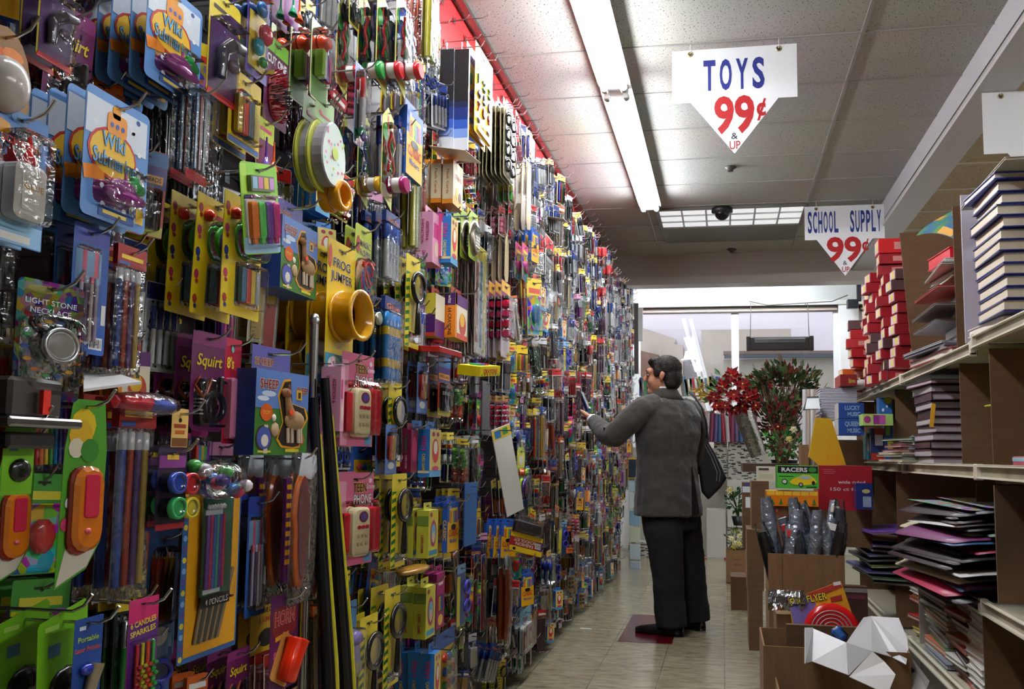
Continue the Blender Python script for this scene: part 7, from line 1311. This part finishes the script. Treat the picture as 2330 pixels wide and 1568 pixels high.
for i in range(4): obj('rolled_paper', MB().tube([(0, 0, 0), (.01, .02, .5)], .018, ['c8c8cc', 'b8a898', 'd8d8d8', 'a89888'][i], 8), None, tuple(at(1832+8*i, 1060, Y=6.9)), None, None, label=('off-white roll', 'tan roll', 'white roll', 'brown roll')[i]+' standing behind the yellow carton', category='roll')
face('leaflet_holder', 'pale printed leaflet box left of the RACERS box', 'box', 1722, 1768, 1062, 1096, 6.0, .12, 'cfcabc', [('r', .1, .75, .5, .15, '3c3c3c'), ('r', .1, .2, .7, .3, 'b8c0a0')])
# umbrella carton
t, w, h = face('cardboard_box', 'big open carton full of wrapped grey umbrellas', 'box', 1750, 1925, 1262, 1568, 4.55, .34, 'cardboard2', [('r', .18, 0, .008, 1, '5c4632'), ('r', .72, 0, .006, 1, '6c543c')], open_=True, floor=True)
for i in range(24):
    u, v = (i % 8)/7, (i//8)/2; x = t.location.x-w/2+.03+u*(w-.06); yy = 4.6+v*.22; L = rb.uniform(.12, .24); lean = (rb.uniform(-.25, .25), rb.uniform(-.15, .15))
    k_ = rb.choice(['3a3c44', '2a2c34', '4c4e58', '22242a', '5a5c66']); o = thing('umbrella', f'{"grey dark slate black charcoal pale".split()[i % 5]} wrapped umbrella, {ORD[i % 8]} along the {("front", "middle", "rear")[i//8]} row of the carton', 'umbrella', (x, yy, h-.14), (lean[1], lean[0], 0), 'wrapped umbrellas in the open carton')
    m = MB(); m.tube([(0, 0, -.3), (0, 0, L*.7), (0, 0, L*.85+.08), (0, 0, L+.1)], [.018, .026, .025, .017], k_, 8); obj('canopy', m, o); m = MB(); m.tube([(0, 0, -.28), (.004, 0, L*.8+.08), (-.003, .004, L+.14)], [.024, .031, .02], 'foilbag' if i % 3 else 'bag', 9); obj('wrapper', m, o)
    if i in (2, 5, 9, 14, 19): obj('tag', MB().box((0, -.03, L+.1), (.035, .004, .03), ('c83c34', 'e8e8e8', '3c78b0', 'e8d8d0', 'c83c34')[(2, 5, 9, 14, 19).index(i)], .001), o)
# game carton and frisbee pack
face('cardboard_box', 'carton with a blue printed mark behind the disc pack', 'box', 1768, 1890, 1400, 1568, 4.15, .25, 'cardboard2', [('e', .2, .75, .04, .1, '3c4c8c')], floor=.02)
t = thing('disc_toy_pack', 'foil pack reading FUN FLYER with half of a red disc', 'toy pack', tuple(at(1860, 1425, Y=4.12)), (-.2, 0, 0)); P0 = at(1860, 1425, Y=4.12)
def fp(m, pts, k, dz=0): V = [at(a, b, Y=4.12)-P0 for a, b in pts]; m.add([(v.x, -dz, v.z) for v in V], [tuple(range(len(V)))], k)
m = MB(); V = [at(a, b, Y=4.12)-P0 for a, b in ((1795, 1368), (1840, 1350), (1915, 1322), (1925, 1350), (1950, 1430), (1940, 1500), (1815, 1500))]; n = len(V)
m.add([(v.x, 0, v.z) for v in V]+[(v.x, .02, v.z) for v in V], [tuple(range(n)), tuple(range(2*n-1, n-1, -1))]+[(i, n+i, n+(i+1) % n, (i+1) % n) for i in range(n)], 'd8981c'); obj('wrapper', m, t)
m = MB(); fp(m, ((1795, 1370), (1838, 1352), (1858, 1375), (1830, 1425), (1806, 1420)), '7a6cb0', .001); fp(m, ((1835, 1353), (1912, 1325), (1918, 1336), (1842, 1366)), 'b8342c', .002); fp(m, ((1890, 1360), (1916, 1354), (1918, 1366), (1892, 1371)), 'a82c2c', .003); fp(m, ((1897, 1326), (1914, 1323), (1915, 1331), (1899, 1334)), 'd8d8d8', .003)
s_ = at(1842, 1371, Y=4.12)-P0; m.T = Matrix(((math.cos(.22), -math.sin(.22), 0, s_.x), (0, 0, -1, -.004), (math.sin(.22), math.cos(.22), 0, s_.z), (0, 0, 0, 1))); m.text('FUN FLYER', -.0, -.0, .026, 0, '141414', .05, fit=.14); m.text('FUN FLYER', 0, 0, .026, .0006, 'f0dc3c', .01, fit=.138); obj('printing', m, t)
d0 = at(1892, 1437, Y=4.12)-P0; m = MB(); m.T = Matrix(((1, 0, 0, d0.x), (0, 0, -1, -.004), (0, 1, 0, d0.z), (0, 0, 0, 1))); m.lathe([(.102, 0), (.104, .01), (.097, .018), (.08, .02), (.001, .02)], (0, 0, 0), 'd0181cg', 'w', 32)
for i in range(5): m.torus((0, 0, .02), .075-.014*i, .003, 'a88c8c', 'w', 30, 5)
obj('disc', m, t)
m = MB(); rv = random.Random(2)
for i in range(9):
    for j in range(3): a = Vector((-.05+.015*i, rv.uniform(-.01, .01), -.03+.025*j)); m.add([a, a+Vector((.02, rv.uniform(-.02, .02), .004)), a+Vector((.018, rv.uniform(-.02, .02), .03)), a+Vector((.0, rv.uniform(-.02, .02), .026))], [(0, 1, 2), (0, 2, 3)], 'foil')
obj('foil_end', m, t, (at(1778, 1372, Y=4.12)-P0))
face('game_box', 'brown and maroon boxed game right of the disc pack', 'box', 1922, 1975, 1335, 1430, 4.35, .06, '4c342c', [('r', 0, .86, 1, .1, '8c8484'), ('r', .1, .7, .8, .1, '6c3444')])
# near open carton with white papers
t, w, h = face('cardboard_box', 'open carton nearest the floor corner, filled with blue packs and white paper', 'box', 1738, 2075, 1478, 1700, 3.75, .4, 'cardboard2', open_=True, floor=True)
face('cardboard_box', 'dark inner carton standing in front of the disc pack', 'box', 1790, 1965, 1425, 1530, 4.05, .03, CB)
t2 = thing('cardboard_box', 'low open carton in the picture corner behind the front flap', 'box', (.44, 3.5, 0)); m = MB(); m.box((-.27, 0, .15), (.006, .5, .3), 'cardboard2'); obj('side', m, t2)
def sheet(name, label, pts, k='e6e6ea', cat='paper', th=.004):
    P = [at(a, b, Y=c_) for a, b, c_ in pts]; o = P[0]; V = [p-o for p in P]; n = len(V); m = MB()
    nrm = (V[1]-V[0]).cross(V[2]-V[0]).normalized()*th
    tri = [(0, i, i+1) for i in range(1, n-1)]; m.add(V+[v+nrm for v in V], tri+[tuple(n+i for i in t_[::-1]) for t_ in tri]+[(i, n+i, n+(i+1) % n, (i+1) % n) for i in range(n)], k); return obj(name, m, None, tuple(o), None, None, label=label, category=cat)
t = thing('white_carton', 'crumpled white inner box with its flaps bent open in the near carton', 'box', tuple(at(1925, 1530, Y=3.7))); P0 = at(1925, 1530, Y=3.7)
for nm, pts, k in (('flap', ((1832, 1510, 3.6), (1832, 1428, 3.72), (1850, 1428, 3.75), (1848, 1505, 3.66)), 'dcdce0'), ('flap', ((1848, 1505, 3.66), (1850, 1430, 3.75), (1925, 1462, 3.68), (1930, 1536, 3.62)), 'e4e4e8'),
    ('flap', ((1926, 1462, 3.68), (1965, 1405, 3.85), (1982, 1402, 3.88), (1985, 1482, 3.7), (1932, 1536, 3.62)), 'dedee2'), ('flap', ((1982, 1402, 3.88), (2045, 1406, 3.9), (2063, 1450, 3.82), (2067, 1478, 3.8), (2062, 1512, 3.72), (2030, 1495, 3.75), (1985, 1482, 3.7)), 'e8e8ec'),
    ('flap', ((1932, 1540, 3.6), (1985, 1482, 3.68), (2012, 1505, 3.66), (2038, 1535, 3.6), (2020, 1580, 3.55)), 'd8d6d4'), ('flap', ((2070, 1490, 3.85), (2115, 1550, 3.8), (2108, 1568, 3.75), (2070, 1568, 3.75), (2060, 1520, 3.75)), 'c0beba')):
    P = [at(a, b, Y=c_)-P0 for a, b, c_ in pts]; n = len(P); nr = (P[1]-P[0]).cross(P[2]-P[0]).normalized()*.003; tri = [(0, i, i+1) for i in range(1, n-1)]; m = MB(); m.add(P+[v+nr for v in P], tri+[tuple(n+i for i in q_[::-1]) for q_ in tri]+[(i, n+i, n+(i+1) % n, (i+1) % n) for i in range(n)], k); obj(nm, m, t)
for i, (a, b, k) in enumerate(((1872, 1545, '2c5ca8g'), (1895, 1556, '3c74c0g'), (1860, 1560, '1c3c8cg'), (1910, 1450, '2c68b8g'), (1850, 1535, '28342cg'), (2040, 1530, '2c4c94g'), (2062, 1538, '1c2c5cg'), (1840, 1530, '5c4c6cg'))):
    p = at(a, b, Y=3.82); obj('blue_pack', MB().box((0, 0, 0), (.07, .05, .035), k, .008).box((0, 0, 0), (.076, .056, .04), 'clear', .008), None, tuple(p), (.3*i, .2*i, .5*i), None, label=f'{("bright blue", "pale blue", "deep blue", "sky blue", "dark green", "navy", "midnight", "mauve")[i]} plastic pack in the near open carton', category='pack', group='plastic packs in the near open carton')
# ---------------------------------------------------------------- far end: wrapping paper stand, flowers, plants
for i, (a, b, c_, d_, k, lb) in enumerate(((1625, 1655, 1005, 1092, 'news', 'print-covered bin left of the wider one at the far end'), (1657, 1735, 1005, 1092, 'news', 'wide print-covered bin under the wrapping rolls'), (1655, 1735, 1200, 1272, 'news', 'print-covered bin on the floor at the far end'), (1608, 1652, 1160, 1272, 'c9c8c2', 'pale cabinet door panel behind the man'), (1655, 1710, 1092, 1200, 'cfcfc8', 'pale cabinet panel behind the yellow flower'), (1430, 1475, 1235, 1275, 'news', 'print-covered bin behind the wall of packs'))):
    face('display_bin', lb, 'bin', a, b, c_, d_, 11.0-(.02*i), .35, k, floor=(True if d_ > 1269 else False))
face('counter', 'long pale counter under the shop window', 'counter', 1440, 1800, 1020, 1272, 11.42, .3, 'b9b6ac', floor=True)
cols = ['a82c3c', 'c83c6c', '6c5c8c', 'b8a86c', 'c8c4c8', 'd86c2c', '3c6c9c', 'e05a7c', '8c3c5c', 'c8a03c']
for i in range(26):
    px = 1598+i*4.9; p = at(px, 1006, Y=10.9+.1*(i % 2)); L = .29+rb.uniform(0, .05); 
    obj('gift_wrap_roll', MB().tube([(0, 0, 0), (rb.uniform(-.02, .02), 0, L)], .022, cols[i*7 % 10], 8).add([(0, 0, 0)]*3, [], 'print'), None, tuple(p), None, None, label=f'{"crimson rose violet khaki silver orange blue pink plum amber".split()[i*7 % 10]} wrapping paper roll standing at the far end, {ORD[i % 16]} in the {"first" if i < 16 else "second"} row part', category='wrapping paper', group='gift wrap rolls in the printed bins')
for i in range(30):
    px = 1556+i*3.6 if i < 26 else 1458+(i-26)*6; p = at(px, 905, Y=11.5); hgt = .2+rb.uniform(-.02, .03)
    obj('gift_bag', MB().box((0, 0, hgt/2+.02), (.03, .12, hgt), rb.choice(['5c7a8c', 'c8c8c4', '3c7a4c', 'a8a05c', '9c2c34', 'd8d8d4', '6c5c50', '3c4c7c']), .003), None, tuple(p), (0, rb.uniform(-.2, .05), 0), None, label=f'narrow book-like gift pack on the window counter, {ORD[i % 16]} of the {"far" if i < 16 else "near"} half', category='gift pack', group='gift packs lined up under the window')
face('counter_shelf', 'white shelf board carrying the gift packs under the window', 'shelf', 1445, 1800, 903, 912, 11.4, .3, 'd8d8d4')
def leafcloud(m, c, r, n, ks, size, rng, up=.3, flat=False):
    for _ in range(n):
        d = Vector((rng.gauss(0, 1), rng.gauss(0, 1), rng.gauss(0, 1))).normalized(); p = Vector(c)+Vector((d.x*r[0], d.y*r[1], d.z*r[2]))*rng.uniform(.35, 1); a = (d+Vector((rng.uniform(-.6, .6), rng.uniform(-.6, .6), up))).normalized(); s = a.cross(Vector((rng.uniform(-1, 1), rng.uniform(-1, 1), rng.uniform(-1, 1)))).normalized(); L = size*rng.uniform(.6, 1.3); nn = a.cross(s)*L*.15
        m.add([p, p+a*L*.5+s*L*.28+nn, p+a*L, p+a*L*.5-s*L*.28+nn], [(0, 1, 2), (0, 2, 3)], rng.choice(ks))
rl = random.Random(4)
C0 = at(1668, 895, Y=8.3); t = thing('poinsettia_bouquet', 'big bunch of red artificial poinsettias in a tilted silver vase', 'flowers', tuple(at(1727, 1040, Y=8.3))); O1 = at(1727, 1040, Y=8.3)
def flower(m, c, R, k, nd, rng):
    n = Vector(nd).normalized(); a = n.cross(Vector((0, 0, 1))).normalized(); b = n.cross(a)
    for lay in (0, 1):
        for i in range(6):
            g = 2*math.pi*(i+.5*lay)/6; d = a*math.cos(g)+b*math.sin(g); s = n.cross(d); RR = R*(1-.25*lay); v = [c, c+d*RR*.5+s*RR*.26+n*.01, c+d*RR+n*(-.012+.012*lay), c+d*RR*.5-s*RR*.26+n*.01]; m.add([tuple(q+n*.008*lay) for q in v], [(0, 1, 2), (0, 2, 3)], k[rng.randrange(len(k))])
    m.ell(tuple(c+n*.012), (.008, .008, .008), 'c8b83c', 6, 4)
for px, py, R in ((1665, 855, .09), (1645, 880, .08), (1690, 875, .08), (1625, 905, .075), (1670, 900, .08), (1712, 900, .075), (1650, 925, .07), (1690, 925, .075), (1720, 925, .06), (1632, 925, .06), (1672, 935, .06), (1700, 905, .07)):
    m = MB(); flower(m, at(px, py, Y=8.15+rl.uniform(0, .1))-O1, R, ['780810', '64060c', '8c0c14'], (rl.uniform(-.5, .3), -1, rl.uniform(-.1, .6)), rl); obj('flower', m, t)
m = MB(); leafcloud(m, C0-O1+Vector((0, .1, 0)), (.22, .12, .17), 90, ['1f5a24', '2c7a30', '184a20'], .07, rl); obj('leaves', m, t)
a, b = at(1690, 938, Y=8.3)-O1, at(1727, 1038, Y=8.3)-O1; obj('vase', MB().tube([a, a+(b-a)*.02, a+(b-a)*.97, b], [.082, .08, .066, .06], 'foil', 18), t)
m = MB()
for i in range(40): c = at(1612+rl.uniform(-20, 30), 890+rl.uniform(-25, 25), Y=8.6)-O1; d = Vector((rl.uniform(-1, .3), -.3, rl.uniform(-.6, .8))).normalized(); s = d.cross(Vector((0, 1, 0)))*.012; m.add([c-s, c+s, c+d*.12], [(0, 1, 2)], rl.choice(['b8923c', '8c6a24', 'd8b860']))
obj('gold_ribbon', m, t)
def bush(label, cx, cy, Y, rx, rz_, ks, n, size, base, seedn, twk='6a4c34', ntw=26):
    rng = random.Random(seedn); O2 = at(*base, Y=Y); t = thing('potted_shrub', label, 'plant', tuple(O2)); c = at(cx, cy, Y=Y)-O2; k = 2303/Y
    m = MB(); leafcloud(m, c, (rx/k, rx/k*.8, rz_/k), n, ks, size, rng); obj('foliage', m, t); m = MB()
    for _ in range(ntw):
        e = c+Vector((rng.uniform(-1, 1)*rx/k*1.05, rng.uniform(-.5, .5)*rx/k, rng.uniform(-.2, 1.15)*rz_/k)); m.tube([(0, 0, 0), (e.x*.35, e.y*.35, e.z*.55), tuple(e)], [.008, .005, .002], twk, 4, False)
    obj('twigs', m, t); return t, O2
DG = ['26401e', '34502a', '1e3418', '46582e', '5c5030']
t, O2 = bush('tall bushy dried shrub of dark leaves and brown twigs before the window', 1785, 880, 8.9, 86, 52, DG+['6c2c20', '7a6a44'], 620, .075, (1785, 1060), 11, ntw=60)
obj('pot', MB().lathe([(.08, -.1), (.11, .04), (.12, .05), (.1, .05)], (0, 0, 0), '20242a', 'w', 16), t)
bush('mixed dark shrub with red blooms hanging below the poinsettias', 1770, 960, 8.5, 50, 75, DG+['6c1420', '8c1c28'], 420, .06, (1770, 1060), 12, ntw=30)
t, O2 = bush('low green plant with a red and a cream rose beside the vase', 1790, 1010, 8.0, 52, 34, ['2f7a34', '4c9a3c', '26401e', '7a1420'], 240, .05, (1785, 1062), 13, ntw=14)
for a, b, k in ((1770, 972, ['8c1c2c', '6c1420']), (1795, 1000, ['e0d0a0', 'c8b884']), (1806, 978, ['e8e0d0'])): m = MB(); flower(m, at(a, b, Y=7.85)-O2, .035, k, (0, -1, .3), rl); obj('flower', m, t)
t, O2 = bush('small green plant with one pale yellow rose in front of the cabinet', 1672, 1140, 9.2, 16, 26, ['2a5a2c', '1c3c1e', '3c6c34'], 90, .045, (1680, 1180), 14, '2c4a24', 6); m = MB(); flower(m, at(1660, 1116, Y=9.1)-O2, .04, ['e8e0a0', 'f0ecc8'], (0, -1, .4), rl); obj('flower', m, t); obj('pot', MB().lathe([(.04, -.06), (.06, .02), (.05, .02)], (0, 0, 0), '15181a', 'w', 12), t)
t, O2 = bush('pale yellow and white flower bunch in the printed carton', 1675, 1228, 9.05, 20, 22, ['3c6c34', '5c6c54', 'a8a850'], 70, .04, (1675, 1262), 15, '2c4a24', 6)
for i in range(8): m = MB(); flower(m, at(1660+rl.uniform(-4, 30), 1215+rl.uniform(-8, 30), Y=8.95)-O2, .035, [rl.choice(['e8dc98', 'f0ecd0', 'd8c860', 'b8b4c8'])], (rl.uniform(-.4, .4), -1, .3), rl); obj('flower', m, t)
face('plant_table', 'low brown table under the shrubs', 'table', 1690, 1850, 1055, 1075, 8.2, .9, '4a3a2c')
face('cardboard_box', 'tall brown carton post behind the yellow carton', 'box', 1822, 1840, 1012, 1062, 6.8, .2, 'cardboard2')
obj('litter_strip', MB().box((0, 0, .001), (.07, .02, .002), 'e0e0dc'), None, tuple(at(1333, 1431, Z=.001)), None, None, label='tiny white paper strip lying on the floor by the wall', category='litter')
obj('toy_tool', MB().tube([(-.1, 0, .012), (.08, 0, .012)], .01, 'b05a2c', 6).box((.13, 0, .012), (.06, .03, .02), 'a82c2c', .004), None, tuple(at(1625, 1273, Z=.0)), None, None, label='small orange tool lying on the floor at the far cabinets', category='tool')
t = thing('display_card_stand', 'dark framed yellow-edged card at the end of the wall of packs', 'display', tuple(at(1440, 1090, Y=9.8))); m = MB(); m.box((0, 0, .1), (.1, .02, .2), 'c8a81c', .003).box((0, -.012, .1), (.08, .004, .17), '1c2c44'); obj('frame', m, t)
m = MB()
for i in range(6): m.box((.01+.002*i, .03, -.05-.16*i), (.1, .03, .14), ['b8d0dc', 'd8e0e4', '8ab0c8', 'c8d0b8', 'b8c8d0', 'a8b8c8'][i], .003)
obj('clear_packs', m, t)
# white paper bags hanging at the end of the wall
for i, (a, b, c_, d_) in enumerate(((1452, 1462, 700, 775), (1443, 1452, 690, 850))): face('hanging_poster', ('white paper sheet hanging at the window end of the wall', 'dark tube rack hanging at the window end of the wall')[i], 'sheet', a, b, c_, d_, 9.75, .06, ('e8ecec', '3a302c')[i])
